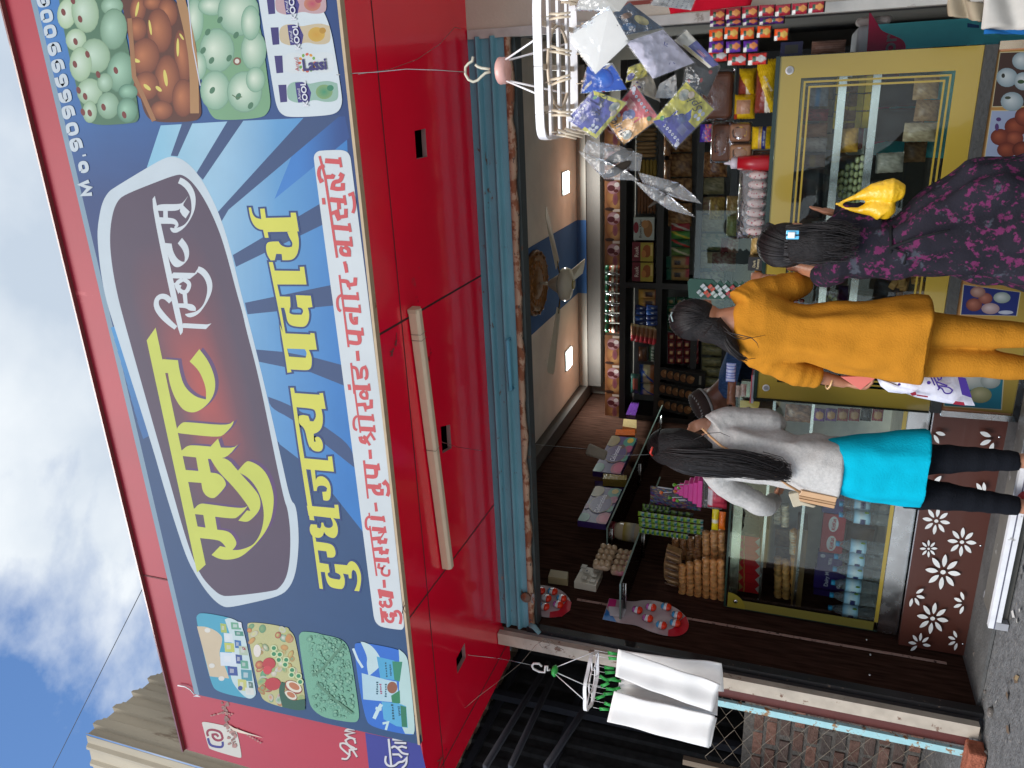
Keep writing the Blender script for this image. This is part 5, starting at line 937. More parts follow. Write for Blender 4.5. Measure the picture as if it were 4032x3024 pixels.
b = MB(); b.lathe(ph, [(.085, .05), (.125, .03), (.135, 0), (.12, -.035), (.05, -.055), (.045, -.06)], [GREY(.1), cr, cr, cr, cr, cr], 28); b.lathe(ph, [(.04, -.06), (.038, -.07), (.01, -.072)], [H('#8a7a3c'), H('#b0a060'), cr], 16); b.build('motor', M_gloss, fan)
for k, a in enumerate((R(-30), R(90), R(210))):
    d = Vector((math.cos(a), math.sin(a), 0)); s_ = Vector((-d.y, d.x, 0)); z = Vector((0, 0, .03)); b = MB()
    b.tube([ph+d*.1+z, ph+d*.24+z], .012, H('#8a7a4c'), 6, flat=.4); o = b.build('blade_iron', M_steel, fan)
    P = [ph+d*.2-s_*.05+z, ph+d*.2+s_*.05+z, ph+d*.7+s_*.065+z*1.5, ph+d*.72+s_*.03+z*1.3, ph+d*.72-s_*.05+z*.8, ph+d*.69-s_*.065+z*.7]; b = MB(); b.prism(P, (0, 0, .004), cr); b.build('blade', M_gloss, fan)
# ================================================================ things on the left wall
Vx = lambda x, y, X: AX(x, y, X)
def wallquad(pts, X, t, col, b): P = [AX(x, y, X) for x, y in pts]; return b.prism(P, (-t, 0, 0), col)
XW = XL+.25
zA = AX(*tr((2300, 1600, .42194), [(230, 1090)])[0], XW).z; zB = 1.812
for nm, z_, ya, yb, lb in (('upper', zA, 4.3, 6.5, 'upper glass wall shelf carrying the purple gift boxes'), ('lower', zB, 3.72, 5.1, 'lower glass wall shelf carrying puffed snack packs and a jar')):
    e = thing('glass_shelf', lb, 'shelf', (XL, ya, z_)); b = MB(); b.box((XL+.005, ya, z_-.008), (XW, yb, z_), (.5, .6, .56)); b.build('glass_plate', M_glass, e)
    b = MB(); b.box((XW, ya, z_-.009), (XW+.002, yb, z_+.001), (.16, .22, .19)); b.box((XL+.005, ya-.002, z_-.009), (XW, ya, z_+.001), (.16, .22, .19)); b.build('edge', M_gloss, e)
    for yy in (ya+.1, (ya+yb)/2, yb-.1): b = MB(); b.tube([(XL, yy, z_-.014), (XL+.19, yy, z_-.014)], .006, GREY(.6), 8); b.build('bracket', M_steel, e)
T4 = (2000, 1400, .42194)
GP = H('#38205c')
def giftbox(T, cs, label):
    P = [AX(*p, XL+.19) for p in tr(T, cs)]     # lower-near, lower-far, upper-far, upper-near
    lo = min(P, key=lambda p: p.z); P[0].z = P[1].z = (P[0].z+P[1].z)/2; P[2].z = P[3].z = (P[2].z+P[3].z)/2; P[0].y = P[3].y = (P[0].y+P[3].y)/2; P[1].y = P[2].y = (P[1].y+P[2].y)/2
    e = thing('gift_box', label, 'box', P[0], 'purple gift boxes on the upper shelf'); b = MB(); b.prism(P, (-.045, 0, 0), GP); b.build('card_box', M_carton, e, bevel=.002)
    f = Flat(lambda u, v: P[0]+(P[1]-P[0])*max(0, min(1, u))+(P[3]-P[0])*max(0, min(1, v))+Vector((.001, 0, 0)), (1, 0, 0), .0002)
    def D_(u, v, r, c): f.disc(u, v, r*.62, r, mixc(H(c), (0, 0, 0), .4), n=20)
    D_(.14, .16, .26, '#c03868'); D_(.14, .16, .17, '#e0407a'); D_(.1, .85, .2, '#2c8a78'); D_(.86, .2, .24, '#2f8f7c'); D_(.9, .2, .12, '#d8b030'); D_(.85, .85, .26, '#a08a58'); D_(.66, .12, .16, '#b02c6c'); D_(.4, .12, .14, '#2f8f7c'); D_(.4, .95, .12, '#8a2c6c')
    D_(.5, .5, .4, '#8a6a5c'); D_(.5, .5, .37, '#4c2a78'); D_(.7, .4, .1, '#5a2f2a'); f.done('front_print', M_carton, e)
    s_ = (P[3]-P[0]).length*.26; c = (P[0]+P[2])/2+Vector((.0035, -.0, .0)); R3 = Matrix(((0, 0, 1, 0), (1, 0, 0, 0), (0, 1, 0, 0), (0, 0, 0, 1)))
    text('Celebrations', s_, H('#e4dcec'), M_carton, Matrix.Translation(c) @ R3, e, 'lettering', .0002, italic=.3); return e
giftbox(T4, [(940, 1580), (1045, 1240), (780, 1215), (690, 1545)], 'purple gift box with coloured circles, nearer one on the upper shelf')
giftbox(T4, [(1100, 1115), (1155, 768), (910, 738), (860, 1085)], 'purple gift box with coloured circles, farther one behind the thread cone')
b = MB(); wallquad(tr(T4, [(1060, 1185), (1100, 1250), (820, 1235), (810, 1165)]), XL+.13, .04, GP, b); tag(b.build('gift_box', M_carton), 'purple box edge peeping out behind the nearer gift box', 'box')
b = MB(); wallquad(tr(T4, [(1110, 1120), (1105, 1160), (885, 1150), (890, 1100)]), XL+.2, .06, H('#8a7434'), b); tag(b.build('gold_carton', M_foil), 'gold wrapped carton between the two purple gift boxes', 'carton')
b = MB(); wallquad(tr(T4, [(1185, 690), (1185, 745), (1000, 740), (1010, 690)]), XL+.17, .06, H('#a8501c'), b); tag(b.build('orange_pack', M_foil), 'bright orange crumpled pack at the far end of the upper shelf', 'packet')
for i, (c, pts) in enumerate((('#b8a070', [(1200, 600), (1200, 680), (1070, 660), (1080, 590)]), ('#4d2a6c', [(1225, 440), (1190, 560), (1100, 550), (1150, 430)]))): b = MB(); wallquad(tr(T4, pts), XL+.17, .05, H(c), b); tag(b.build('snack_pack', M_foil), ('cream bread pack with blue end beyond the orange pack', 'purple and gold patterned pack farthest on the upper shelf')[i], 'packet')
# jar and puffed packs on the lower shelf
jp = AX(2472, 2095, XL+.15); e = thing('snack_jar', 'clear jar of cream snacks with a yellow label and dark red lid', 'jar', (jp.x, jp.y, zB)); b = MB(); b.lathe((jp.x, jp.y, zB), [(.05, 0), (.062, .01), (.062, .15), (.05, .185)], H('#a8977c'), 20); b.build('jar_body', M_gloss, e)
b = MB(); b.lathe((jp.x, jp.y, zB+.185), [(.056, 0), (.056, .03)], H('#6c1f24'), 20); b.build('lid', M_plas, e); b = MB(); b.lathe((jp.x, jp.y, zB+.05), [(.0628, 0), (.0628, .075)], [H('#d8d4cc'), H('#d8b83c')], 20); b.build('jar_label', M_print, e)
random.seed(4)
for i in range(8):
    r_, c_ = i//4, i % 4; yy = 3.98+c_*.062; b = MB(); zz = zB+.002+r_*.112
    b.tube([(XL+.14+.02*r_, yy+.02, zz), (XL+.14+.02*r_, yy+.02, zz+.02), (XL+.14+.02*r_, yy+.02, zz+.1), (XL+.14+.02*r_, yy+.02, zz+.112)], [.01, .026, .027, .012], [H('#a89078'), H('#b83c6c') if r_ == 0 else H('#b89c80'), H('#bba184'), H('#a89078')], 10)
    for k in range(3): b.ell((XL+.165+.02*r_, yy+.015, zz+.02+k*.035), (.022, .024, .02), H('#b39878'), 8)
    tag(b.build('puff_pack', M_foil), f'clear pack of round beige puffs, {"lower" if r_ == 0 else "upper"} layer, {ORD[c_]} from the front', 'packet', 'packs of beige puffs on the lower shelf')
# electrical boards
def wbox(name, pts, t, col, label, cat, extra=None, mt=None):
    P = [AX(x, y, XL) for x, y in pts]; e = thing(name, label, cat, P[0]); b = MB(); b.prism([p+Vector((.002, 0, 0)) for p in P], (t, 0, 0), col); b.build('case', mt or M_plas, e, bevel=.003)
    if extra: extra(e, P, t)
    return e
def quadfn(P, off): return lambda u, v: P[0]+(P[1]-P[0])*u*(1-v)+(P[2]-P[0])*u*v+(P[3]-P[0])*v*(1-u)+Vector((off, 0, 0)) if False else (P[0]*(1-u)*(1-v)+P[1]*u*(1-v)+P[2]*u*v+P[3]*(1-u)*v)+Vector((off, 0, 0))
T6 = (2000, 2100, .5425)
def sw(e, P, t):
    f = Flat(quadfn(P, t+.003), (1, 0, 0), .002)
    for u, v in ((.22, .2), (.22, .5), (.22, .8), (.6, .2), (.6, .55), (.83, .8)): f.poly([(u-.13, v-.12), (u+.13, v-.12), (u+.13, v+.12), (u-.13, v+.12)], H('#a89f8c')); f.poly([(u-.11, v-.1), (u+.11, v-.1), (u+.11, v+.1), (u-.11, v+.1)], H('#d8d0c0'))
    f.disc(.6, .55, .03, .05, H('#28304a')); f.disc(.85, .5, .06, .1, H('#e8e4d8')); f.done('switch', M_plas, e)
wbox('switch_board', tr(T6, [(640, 430), (480, 400), (540, 285), (690, 320)]), .05, H('#cfc5b2'), 'cream electric switch board with sockets on the dark side wall', 'switch', sw)
wbox('plug_box', tr(T6, [(435, 385), (292, 365), (310, 310), (440, 330)]), .05, H('#a0906c'), 'small tan socket box above the switch board', 'socket', lambda e, P, t: None)
# egg toy cards hanging on the wall
def eggcard(T, outline, redpart, eggs, header, label):
    pts = smooth(tr(T, outline)); P = [AX(x, y, XL+.006) for x, y in pts]; e = thing('toy_egg_card', label, 'toy card', P[0], 'toy egg cards on the side wall')
    b = MB(); b.prism(P, (.004, 0, 0), H('#b9a8aa')); b.build('backing_card', M_carton, e)
    f = Flat(lambda x, y: AX(x, y, XL+.0115), (1, 0, 0), .0004); f.poly(tr(T, redpart), H('#c01c30'))
    f.done('red_print', M_carton, e)
    for pl, c in header: f.poly(tr(T, pl), H(c))
    if header: f.done('card_print', M_carton, e)
    for x, y, c in eggs:
        p = AX(*tr(T, [(x, y)])[0], XL+.03); b = MB(); b.ell(p, (.018, .028, .031), H('#d8d8d8'), 14); b.ell(p+Vector((0, -.001, -.010)), (.0188, .0286, .0215), H('#e8381c'), 14); b.ell(p+Vector((.001, 0, .017)), (.0165, .0240, .0155), H(c), 12); b.ell(p+Vector((.0105, .0, .005)), (.0085, .014, .011), H('#e4e4ea'), 10); b.ell(p+Vector((.0125, .0, .013)), (.0065, .012, .004), H('#7a4a2c'), 8)
        b.build('toy_egg', M_gloss, e)
    return e
E8 = [(940, 555, '#b85aa0'), (1040, 535, '#b85aa0'), (1150, 532, '#3f9ccf'), (1228, 592, '#3f9ccf'), (1015, 615, '#b85aa0'), (1215, 650, '#3f9ccf'), (1115, 665, '#3f9ccf')]
eggcard(T6, [(735, 475), (860, 495), (920, 500), (985, 487), (1080, 492), (1200, 530), (1290, 600), (1317, 660), (1300, 715), (1240, 748), (1140, 745), (1020, 710), (930, 665), (830, 655), (687, 625), (710, 555)], [(1317, 660), (1300, 715), (1240, 748), (1160, 746), (1165, 700), (1200, 690), (1240, 640), (1290, 600)], E8, [([(735, 475), (790, 482), (780, 530), (720, 540)], '#d02c80'), ([(715, 550), (760, 600), (790, 645), (687, 625)], '#2c78c0'), ([(730, 530), (860, 545), (840, 610), (740, 600)], '#d8d4d8')], 'larger toy egg card with orange and white eggs on the side wall')
eggcard(T6, [(205, 375), (330, 390), (410, 430), (462, 500), (450, 560), (390, 605), (300, 613), (215, 600)], [(462, 500), (450, 560), (390, 605), (300, 613), (305, 570), (370, 560), (430, 480)], [(235, 415, '#d0d0d8'), (325, 420, '#3f9ccf'), (280, 470, '#d0d0d8'), (390, 470, '#3f9ccf'), (265, 530, '#3f9ccf'), (365, 515, '#b85aa0')], [], 'toy egg card half hidden behind the blue shutter end')
# thread cone hanging on a string
p0, p1 = AY(2313, 1768, 4.75), AY(2387, 1795, 4.75); b = MB(); d = (p1-p0); b.tube([p0, p0+d*.05, p0+d*.95, p1], [.034, .042, .034, .026], H('#9c9080'), 18)
tag(b.build('thread_cone', mat('spun_thread', .95, namt=.1, stretch=(1, 1, 30), bump=.4)), 'beige cone of thread hanging before the purple gift boxes', 'thread')
b = MB(); b.tube([AY(2110, 1750, 4.75), p0], .0015, GREY(.3), 4); b.tube([p1, AY(2555, 1790, 4.7)], .0015, GREY(.5), 4); tag(b.build('thread', M_mat), 'thin thread running from the cone down behind the ponytail', 'thread')
# ================================================================ on the left counter
M_wrap = mat('wrapped_toast', .3, namt=.35, nscale=45, bump=.7, bscale=50, coat=.3)
def roll(x, y0, y1, D, r, label, group, c='#b8814a', n=9, tip=True):
    a, c_ = AY(x, y1, D), AY(x, y0, D); b = MB(); pts = []; rr = []
    for k in range(n*4+1):
        t = k/(n*4); pts.append(a.lerp(c_, t)+Vector((0, 0, .002*math.sin(k*1.3)))); rr.append(r*(.86+.16*abs(math.sin(k*math.pi/4))) if 0 < k < n*4 else r*.35)
    b.tube(pts, rr, [mixc(jit(H(c), .35), H('#dcae74'), .5*(k % 4 == 1)) for k in range(n*4+1)], 12); return tag(b.build('toast_roll', M_wrap), label, 'toast roll', group)
random.seed(8)
g_ = 'wrapped toast rolls stacked on the left counter'; rp = (AY(2700, 2300, DL+.2).z-AY(2730, 2300, DL+.2).z)/2*.98
for i, (x, a, c_) in enumerate(((2687, 2222, 2350), (2717, 2212, 2358), (2748, 2205, 2372), (2780, 2195, 2385), (2810, 2200, 2392), (2840, 2200, 2408))): roll(x, a, c_, DL+.10, rp, f'wrapped brown toast roll in the left stack, {ORD[i]} from the top', g_)
for i, (x, a, c_) in enumerate(((2780, 2090, 2228), (2812, 2088, 2232), (2842, 2085, 2240))): roll(x, a, c_, DL+.2, rp, f'wrapped toast roll in the stack behind the left one, {ORD[i]} from the top', g_, '#bd8a55')
for i, (x, a, c_) in enumerate(((2660, 2120, 2185), (2690, 2118, 2200), (2720, 2115, 2200), (2750, 2110, 2210), (2712, 2165, 2225), (2742, 2160, 2225))): roll(x, a, c_, DL+.3, rp*.95, f'dull wrapped toast roll at the back of the pile, number {("one", "two", "three", "four", "five", "six")[i]} downwards', g_, '#8c6038')
P = [AY(*q, DL+.16) for q in tr(T6, [(1150, 115), (1255, 160), (1260, 190), (1235, 415), (1180, 390), (1132, 320), (1130, 220)])]; b = MB(); b.prism(P, (0, .07, 0), H('#96714a'))
for k in range(9): a, c_ = AY(*tr(T6, [(1150-.5*k*3, 135+k*28)])[0], DL+.155), AY(*tr(T6, [(1250, 175+k*27)])[0], DL+.155); b.tube([a, (a+c_)/2+Vector((0, -.004, 0)), c_], [.006, .009, .006], H('#b08a5c') if k % 2 else H('#5a3a20'), 6)
tag(b.build('toast_pack', M_wrap, bevel=.004), 'flat pack of sliced rusks lying on top of the toast rolls', 'toast pack')
T7 = (2300, 1600, .42194)
def strip(name, label, cat, x0, x1, y0, y1, D, n, cf, t=.02, group=None, slant=0):
    """one hanging strip of n joined sachets"""
    cx, z, w_, h_ = span(x0, y0, x1, y1, D); b = MB()
    for k in range(n): pillow(b, (cx+slant*k, D, z+h_*(1-(k+1)/n)), w_, h_/n*1.02, t, cf if callable(cf) else cf[k % len(cf)], Matrix.Rotation(random.uniform(-.05, .05), 4, 'Y'), 6, 6)
    return tag(b.build(name, M_foil), label, cat, group)
grn = lambda u, v: H('#7a9a2c') if v > .35 else (H('#2c6c6a') if .3 < u < .7 else H('#8a958a'))
for i, (a, c_) in enumerate(((2030, 2048), (2052, 2070), (2072, 2090), (2092, 2112))): strip('sachet_strip', f'hanging strip of green foil sachets, {ORD[i]} from the right', 'sachet strip', 2512+i*2, 2770-(i == 3)*60, a, c_, DL+.22+.01*i, 10, grn, group='green sachet strips')
for i, (a, c_) in enumerate(((1990, 2005), (2008, 2024))): strip('sachet_strip', f'shorter dark green sachet strip near the pink stand, {("right", "left")[i]} one', 'sachet strip', 2530, 2640+90*i, a, c_, DL+.26, 7, lambda u, v: H('#56702c') if v > .4 else H('#26332e'), group='dark green sachet strips')
# lollipop stand
e = thing('lollipop_stand', 'bright pink stepped stand holding lollipops on the counter', 'lollipop stand', AY(2765, 1935, DL+.2)); PK = H('#e8409a')
steps = [((2765, 1884), (2765, 1988)), ((2747, 1893), (2747, 1977)), ((2729, 1898), (2729, 1968)), ((2710, 1905), (2710, 1957)), ((2692, 1912), (2692, 1950)), ((2674, 1918), (2674, 1943))]
b = MB()
for k, (q0, q1) in enumerate(steps):
    a, c_ = AY(q0[0], q1[1], DL+.2), AY(q0[0], q0[1], DL+.2); hh = AY(q0[0]-19, q1[1], DL+.2).z-a.z; dd = (c_.x-a.x)*.5; b.box((a.x, DL+.2-dd*.4, a.z), (c_.x, DL+.2+dd, a.z+hh), PK)
b.build('stepped_base', M_plas, e, bevel=.003)
for i, (hx, hy, bx, by, c) in enumerate(((840, 733, 985, 728, '#6fae2c'), (882, 762, 1000, 765, '#5f9e28'), (848, 792, 955, 788, '#e07030'), (795, 852, 915, 848, '#5f9e28'), (838, 872, 945, 868, '#e02c5c'), (718, 805, 820, 800, '#e86a1c'), (868, 880, 960, 880, '#6fae2c'))):
    p, q = [AY(*s_, DL+.19) for s_ in tr(T7, [(hx, hy), (bx, by)])]; b = MB(); b.tube([p, q], .0025, GREY(.7), 6); b.ell(p, .0115, H(c), 10, top=mixc(H(c), (1, 1, .8), .3)); b.tube([p, p.lerp(q, .22)], [.008, .003], H(c), 6); b.build('lollipop', M_gloss, e)
b = MB(); p, q = [AY(*s_, DL+.19) for s_ in tr(T7, [(825, 772), (683, 752)])]; b.tube([p, q], .003, GREY(.75), 6); tag(b.build('paper_stick', M_plas), 'white paper stick poking out above the pink stand', 'stick')
b = MB(); cx, z, w_, h_ = span(2560, 1925, 2762, 2000, DL+.28); pillow(b, (cx, DL+.28, z), w_, h_, .015, lambda u, v: mixc(H('#2c1f38'), H(random.choice(['#8a2c4a', '#3c3c8a', '#2c6a5a', '#b08a2c'])), random.random()*.8), None, 22, 26); tag(b.build('blister_sheet', M_foil), 'dark sheet of tiny colourful sweets hanging behind the pink stand', 'sweet sheet')
b = MB(); cx, z, w_, h_ = span(2768, 1885, 2850, 1990, DL+.2); b.box((cx-w_/2, DL+.15, z), (cx+w_/2, DL+.27, z+h_), (.06, .035, .04)); tag(b.build('sweet_tub', M_film, bevel=.01), 'clear tub of dark sweets under the pink stand', 'tub')
pk('candy_bag', 'glossy red candy bag with white letters beside the toast rolls', 'candy bag', (2785, 1925, 2862, 2010), DL+.1, lambda u, v: H('#e8e0e0') if (v > .72 and .15 < u < .85 and (u*6) % 1 < .6) else mixc(H('#a01c38'), H('#d8485c'), abs(math.sin(u*9))), .06)
pk('candy_bag', 'shiny yellow foil pouch standing above an orange pouch', 'candy bag', (2802, 2010, 2828, 2092), DL+.08, lambda u, v: H('#d8d4c0') if abs(u-.45) < .08 else H('#d8c41c'), .03); pk('candy_bag', 'shiny orange foil pouch under the yellow pouch', 'candy bag', (2830, 2020, 2856, 2090), DL+.08, lambda u, v: H('#d86a1c'), .03)
# ================================================================ inside the left counter
wv = AY(2950, 2150, DL+.3).x-AY(2950, 2188, DL+.3).x
def redart(f, w_, h_):
    f.rect(-w_/2, 0, w_/2, h_, H('#e0202c')); 
    for s_ in (0, 1): f.poly([(-w_/2, h_*(1-.0)), (w_/2, h_), (0, h_*.8)], H('#c8a060'))
    f.poly([(-w_/2, 0), (w_/2, 0), (0, h_*.22)], H('#d8d0c8')); f.rect(-w_/2, h_*.72, w_/2, h_*.76, H('#d8a050'))
for i in range(6):
    rct = (2908, 2112+i*37, 2992, 2148+i*37); e = cart('red_carton', f'red sweet carton with a white zigzag in the row, {ORD[i]} from the right', 'carton', rct, DL+.2, redart, '#a01c24', .1, group='red sweet cartons')
cart('picture_carton', 'dark brown carton with a framed picture beside the red cartons', 'carton', (2920, 2098, 2990, 2112), DL+.2, box_art('#3c241c', (0, .5, .3, .3, '#6c4a38', 1)), '#2c1c16', .1)
random.seed(21)
for i, (x, a, c_) in enumerate(((3063, 2190, 2362), (3095, 2200, 2375), (3128, 2080, 2372), (3060, 1985, 2060), (3092, 1985, 2072), (3125, 2090, 2180))): roll(x, a, c_, DL+.22, rp, f'wrapped biscuit roll on the middle glass shelf, {ORD[i]} placed from the left front', 'biscuit rolls inside the left counter', '#c08c50' if i < 3 else '#cbbda0')
b = MB(); cx, z, w_, h_ = span(3128, 2050, 3168, 2350, DL+.25); b.box((cx-w_/2, DL+.15, z), (cx+w_/2, DL+.35, z+h_), H('#8a6a40')); tag(b.build('cardboard_tray', M_carton), 'shallow brown cardboard tray under the biscuit rolls', 'tray')
b = MB(); cx, z, w_, h_ = span(2998, 2050, 3025, 2200, DL+.3); b.box((cx-w_/2, DL+.2, z), (cx+w_/2, DL+.4, z+h_), H('#a07c58')); tag(b.build('cardboard_tray', M_carton), 'empty gold foil tray on the upper glass shelf', 'tray')
def choc(bg, *extra): return box_art(bg, *extra)
PU = '#35206e'
for rct, bgc, words_, lb, ex in (((3198, 2328, 3325, 2425), PU, (('Dairy Milk', .0, .3, .2, '#e8e4ee', 0), ('Cadbury', 0, .6, .12, '#9a8a6a', 0)), 'dark purple milk chocolate box at the left end', ((-.3, .82, .12, .08, '#e0dce8', 0),)), ((3205, 2240, 3330, 2322), PU, (('Dairy M', 0, .6, .18, '#e8e4ee', 0),), 'dark purple chocolate box second from the left end', ((-.3, .2, .1, .07, '#e0dce8', 0),)), ((3218, 2180, 3318, 2240), '#3c2a70', (('Milk', 0, .5, .2, '#d8d4de', R(180)),), 'purple chocolate box with upside-down writing', ((.3, .8, .12, .1, '#c8c4d0', 0),)),
                       ((3235, 2025, 3325, 2178), '#b01c24', (('KitKat', -.25, .5, .24, '#c02028', R(180)*0), ('KitKat', .25, .5, .24, '#c02028', 0)), 'red wafer chocolate box with white ovals', ((-.25, .52, .2, .22, '#e4e0dc', 0), (.25, .52, .2, .22, '#e4e0dc', 0))), ((3238, 1962, 3322, 2022), '#3c2a70', (), 'purple chocolate box on the right of the red one', ((.2, .7, .1, .1, '#d8d4de', 0),))):
    e = cart('chocolate_box', lb, 'chocolate box', rct, DL+.3, choc(bgc, *ex), bgc, .05, group=None); wd(e, rct, DL+.3, .05, *words_)
hb = AY(3255, 2414, DL+.12).z-zg
bt = thing('water_bottle', 'bottle', 'bottle'); sc_ = hb; b = MB(); r_ = .036
b.lathe((0, 0, 0), [(r_*.8, 0), (r_, .008), (r_*.95, .03), (r_, .05), (r_*.95, .07), (r_, .085), (r_, hb*.62), (r_*.9, hb*.7), (r_*.6, hb*.84), (r_*.38, hb*.9), (r_*.36, hb*.93)], (.8, .85, .85), 18); b.build('bottle_body', M_pet, bt, local=True)
b = MB(); b.lathe((0, 0, hb*.92), [(r_*.42, 0), (r_*.42, hb*.075), (r_*.36, hb*.08)], H('#2f9ccf'), 14); b.build('cap', M_plas, bt, local=True)
b = MB(); b.lathe((0, 0, .1), [(r_*1.02, 0), (r_*1.02, .02), (r_*1.02, .045), (r_*1.02, .078)], [H('#a8dcf6'), H('#c0e6f8'), H('#e6f4fa'), H('#98d2f2')], 18); o = b.build('bottle_label', M_carton, bt, local=True)
b = MB()
for k in range(6): a = R(-120+k*10); b.ell((math.sin(a+.9)*r_*1.0, -math.cos(a+.9)*r_*1.0, .135), (.004, .003, .016), H('#2c3f8c'), 6)
b.ell((r_*.75, -r_*.7, .118), (.007, .004, .012), H('#9ac83c'), 8); b.build('label_badge', M_print, bt, local=True)
for i, yy in enumerate((2414, 2362, 2311, 2256, 2205, 2153)): p = AY(3440, yy+6, DL+.07); place(bt, TR((p.x, DL+.07, zg+.0), random.uniform(-.5, .5)), f'clear water bottle with a light blue label in the counter, {ORD[i]} from the left', 'water bottles standing in the left counter')
for i, yy in enumerate((2038, 1995)): p = AY(3440, yy+4, DL+.07+.06*i); place(bt, TR((p.x, DL+.07+.06*i, zg+.0), .4+i), f'clear water bottle right of the gap, {("nearer", "farther")[i]} one beside the turquoise kurta', 'water bottles standing in the left counter')
for i in range(6):
    xx = 3205+i*46; c = ['#5a2c78', '#5a2c78', '#8a2024', '#8a2024', '#1c2420', '#8a2024'][i]
    pk('biscuit_cup', f'round biscuit picture pack in the counter strip, {ORD[i]} from the top', 'packet', (xx, 1612, xx+44, 1662), DL+.06, lambda u, v, c=c, k=i: H('#b8844a') if (u-.5)**2+(v-.5)**2 < (.12 if k != 4 else .0) else H(c), .03, group='biscuit picture packs in a column')
pk('snack_bag', 'clear bag of brown snacks behind the grey sleeve', 'packet', (3090, 1600, 3200, 1668), DL+.1, lambda u, v: mixc(H('#4c2c20'), H('#9a7050'), random.random()), .05)
# ================================================================ on the right counter
DT = DR+.12
def bag(name, label, cat, rect, D, col, t=.08, group=None, mt=None):
    cx, z, w_, h_ = span(*rect, D); b = MB(); pillow(b, (cx, D+t/2, z), w_, h_, t, col, None, 14, 12); return tag(b.build(name, mt or M_foil), label, cat, group)
choco = lambda u, v: mixc(H('#4a2a1a'), H('#8a5a38'), (abs(math.sin(u*17+v))*.5+.5*(v > .1)))
def loaf(label, rect, D, c1, c2, t=.1):
    cx, z, w_, h_ = span(*rect, D); e = thing('bread_loaf', label, 'bread', (cx, D, z)); b = MB(); b.box((cx-w_/2+.004, D+.004, z+.003), (cx+w_/2-.004, D+t-.004, z+h_-.004), H(c1)); b.build('loaf', M_bread, e, bevel=min(w_, h_)*.16, seg=3)
    b = MB(); pillow(b, (cx, D+t/2, z-.0), w_*1.06, h_*1.03, t*1.25, H('#ffffff'), None, 14, 12); b.build('wrapper', M_film, e)
loaf('long dark brown loaf in clear film on top of the yellow packs', (2760, 278, 2885, 472), DT+.02, '#5e3620', '#000')
loaf('upright dark brown loaf in film beside the small buns', (2797, 486, 2882, 640), DT+.05, '#63391f', '#000'); loaf('pale brown bun in wrinkled film, right of a similar one', (2868, 484, 2958, 562), DT, '#8a5f42', '#000'); loaf('pale brown bun in wrinkled film above the red bottle', (2868, 566, 2960, 640), DT, '#946a48', '#000'); loaf('low brown loaf behind the red bottle', (2960, 590, 3045, 640), DT+.05, '#6a4630', '#000')
def yel(u, v):
    if (v-u*.9) > .25: return H('#7d3428') if v > .5 else H('#e4dcc8')
    return H('#c8a010') if (int(u*22)+int(v*22)) % 2 else H('#ddb81c')
def bread(label, rect, D, cf, txt=()):
    cx, z, w_, h_ = span(*rect, D); e = thing('bread_pack', label, 'bread', (cx, D, z), 'yellow spotted bread packs'); b = MB(); pillow(b, (cx, D+.05, z), w_, h_, .1, cf, None, 26, 20); b.build('wrapper', M_foil, e)
    for tx, u, v, s_, c, rt in txt: text(tx, s_, H(c), M_print, Matrix.Translation((cx-w_/2+u*w_, D-.004, z+v*h_)) @ Matrix.Rotation(R(rt), 4, 'Y') @ FACE, e, 'lettering', .0003)
bread('large yellow bread pack with a brown patch, lying on the counter', (2974, 232, 3060, 445), DT-.04, yel, (('modern', .35, .3, .02, '#2c2c2c', 150), ('milk special', .55, .42, .016, '#e8e8e8', 150)))
bread('yellow bread pack with a brown patch, above the large one', (2906, 268, 2974, 375), DT+.0, yel); bread('yellow bread pack with a clear window, left of the brown one', (2888, 372, 2972, 470), DT-.01, lambda u, v: H('#b98a6a') if abs(u-.5) < .3 and .2 < v < .9 else (H('#a83c20') if u < .2 and v > .8 else H('#d4ac18')))
bread('yellow bread pack with a blue band and white letters', (2958, 500, 3042, 590), DT-.03, lambda u, v: H('#22347c') if .3 < v < .52 else (H('#b0906a') if .55 < v < .66 else H('#d4b01c')), (('milk special', .5, .41, .014, '#f0f0f0', 0),))
cx, z, w_, h_ = span(2865, 612, 3055, 675, DT-.03); e = thing('sauce_bottle', 'red squeeze sauce bottle with a white nozzle on the counter', 'bottle', (cx, DT, zt2)); b = MB(); zt_ = AY(2905, 640, DT).z; b.lathe((cx, DT, zt2), [(.034, 0), (.036, .01), (.034, .06), (.029, zt_-zt2)], H('#b01420'), 20); b.build('bottle_body', M_plas, e)
b = MB(); b.lathe((cx, DT, zt_), [(.026, 0), (.025, .028), (.008, .034), (.006, .05), (.003, .062)], H('#d8ccd0'), 16); b.build('nozzle', M_plas, e)
random.seed(31)
g_ = 'pink-spotted white sweets in a clear sleeve'; cx, z, w_, h_ = span(2930, 672, 3025, 930, DT-.02); e0 = thing('sleeve_bag', 'long clear bag holding round white sweets with red specks', 'bag', (cx, DT, zt2)); b = MB(); pillow(b, (cx, DT+.01, zt2+.001), w_*1.1, h_*1.25, .1, H('#ffffff'), None, 20, 12); b.build('wrapper', M_bag, e0)
for i in range(7):
    x = cx+w_/2-(i+.5)*w_/7; b = MB(); b.ell((x, DT, zt2+h_*.45), (w_/14*.98, .032, h_*.42), H('#d4c0b8'), 16)
    for k in range(11): a = random.uniform(-1.2, 1.2); v = random.uniform(-.8, .8); b.ell((x+math.sin(a)*w_/14*.9*math.sqrt(1-v*v), DT-math.cos(a)*.032*math.sqrt(1-v*v), zt2+h_*.45+v*h_*.42), (.0035, .002, .003), H('#b03848'), 6)
    tag(b.build('speckled_sweet', mat('sugar_coat', .7, bump=.2)), f'white sweet with red specks in the sleeve, {ORD[i]} from the right', 'sweet', g_)
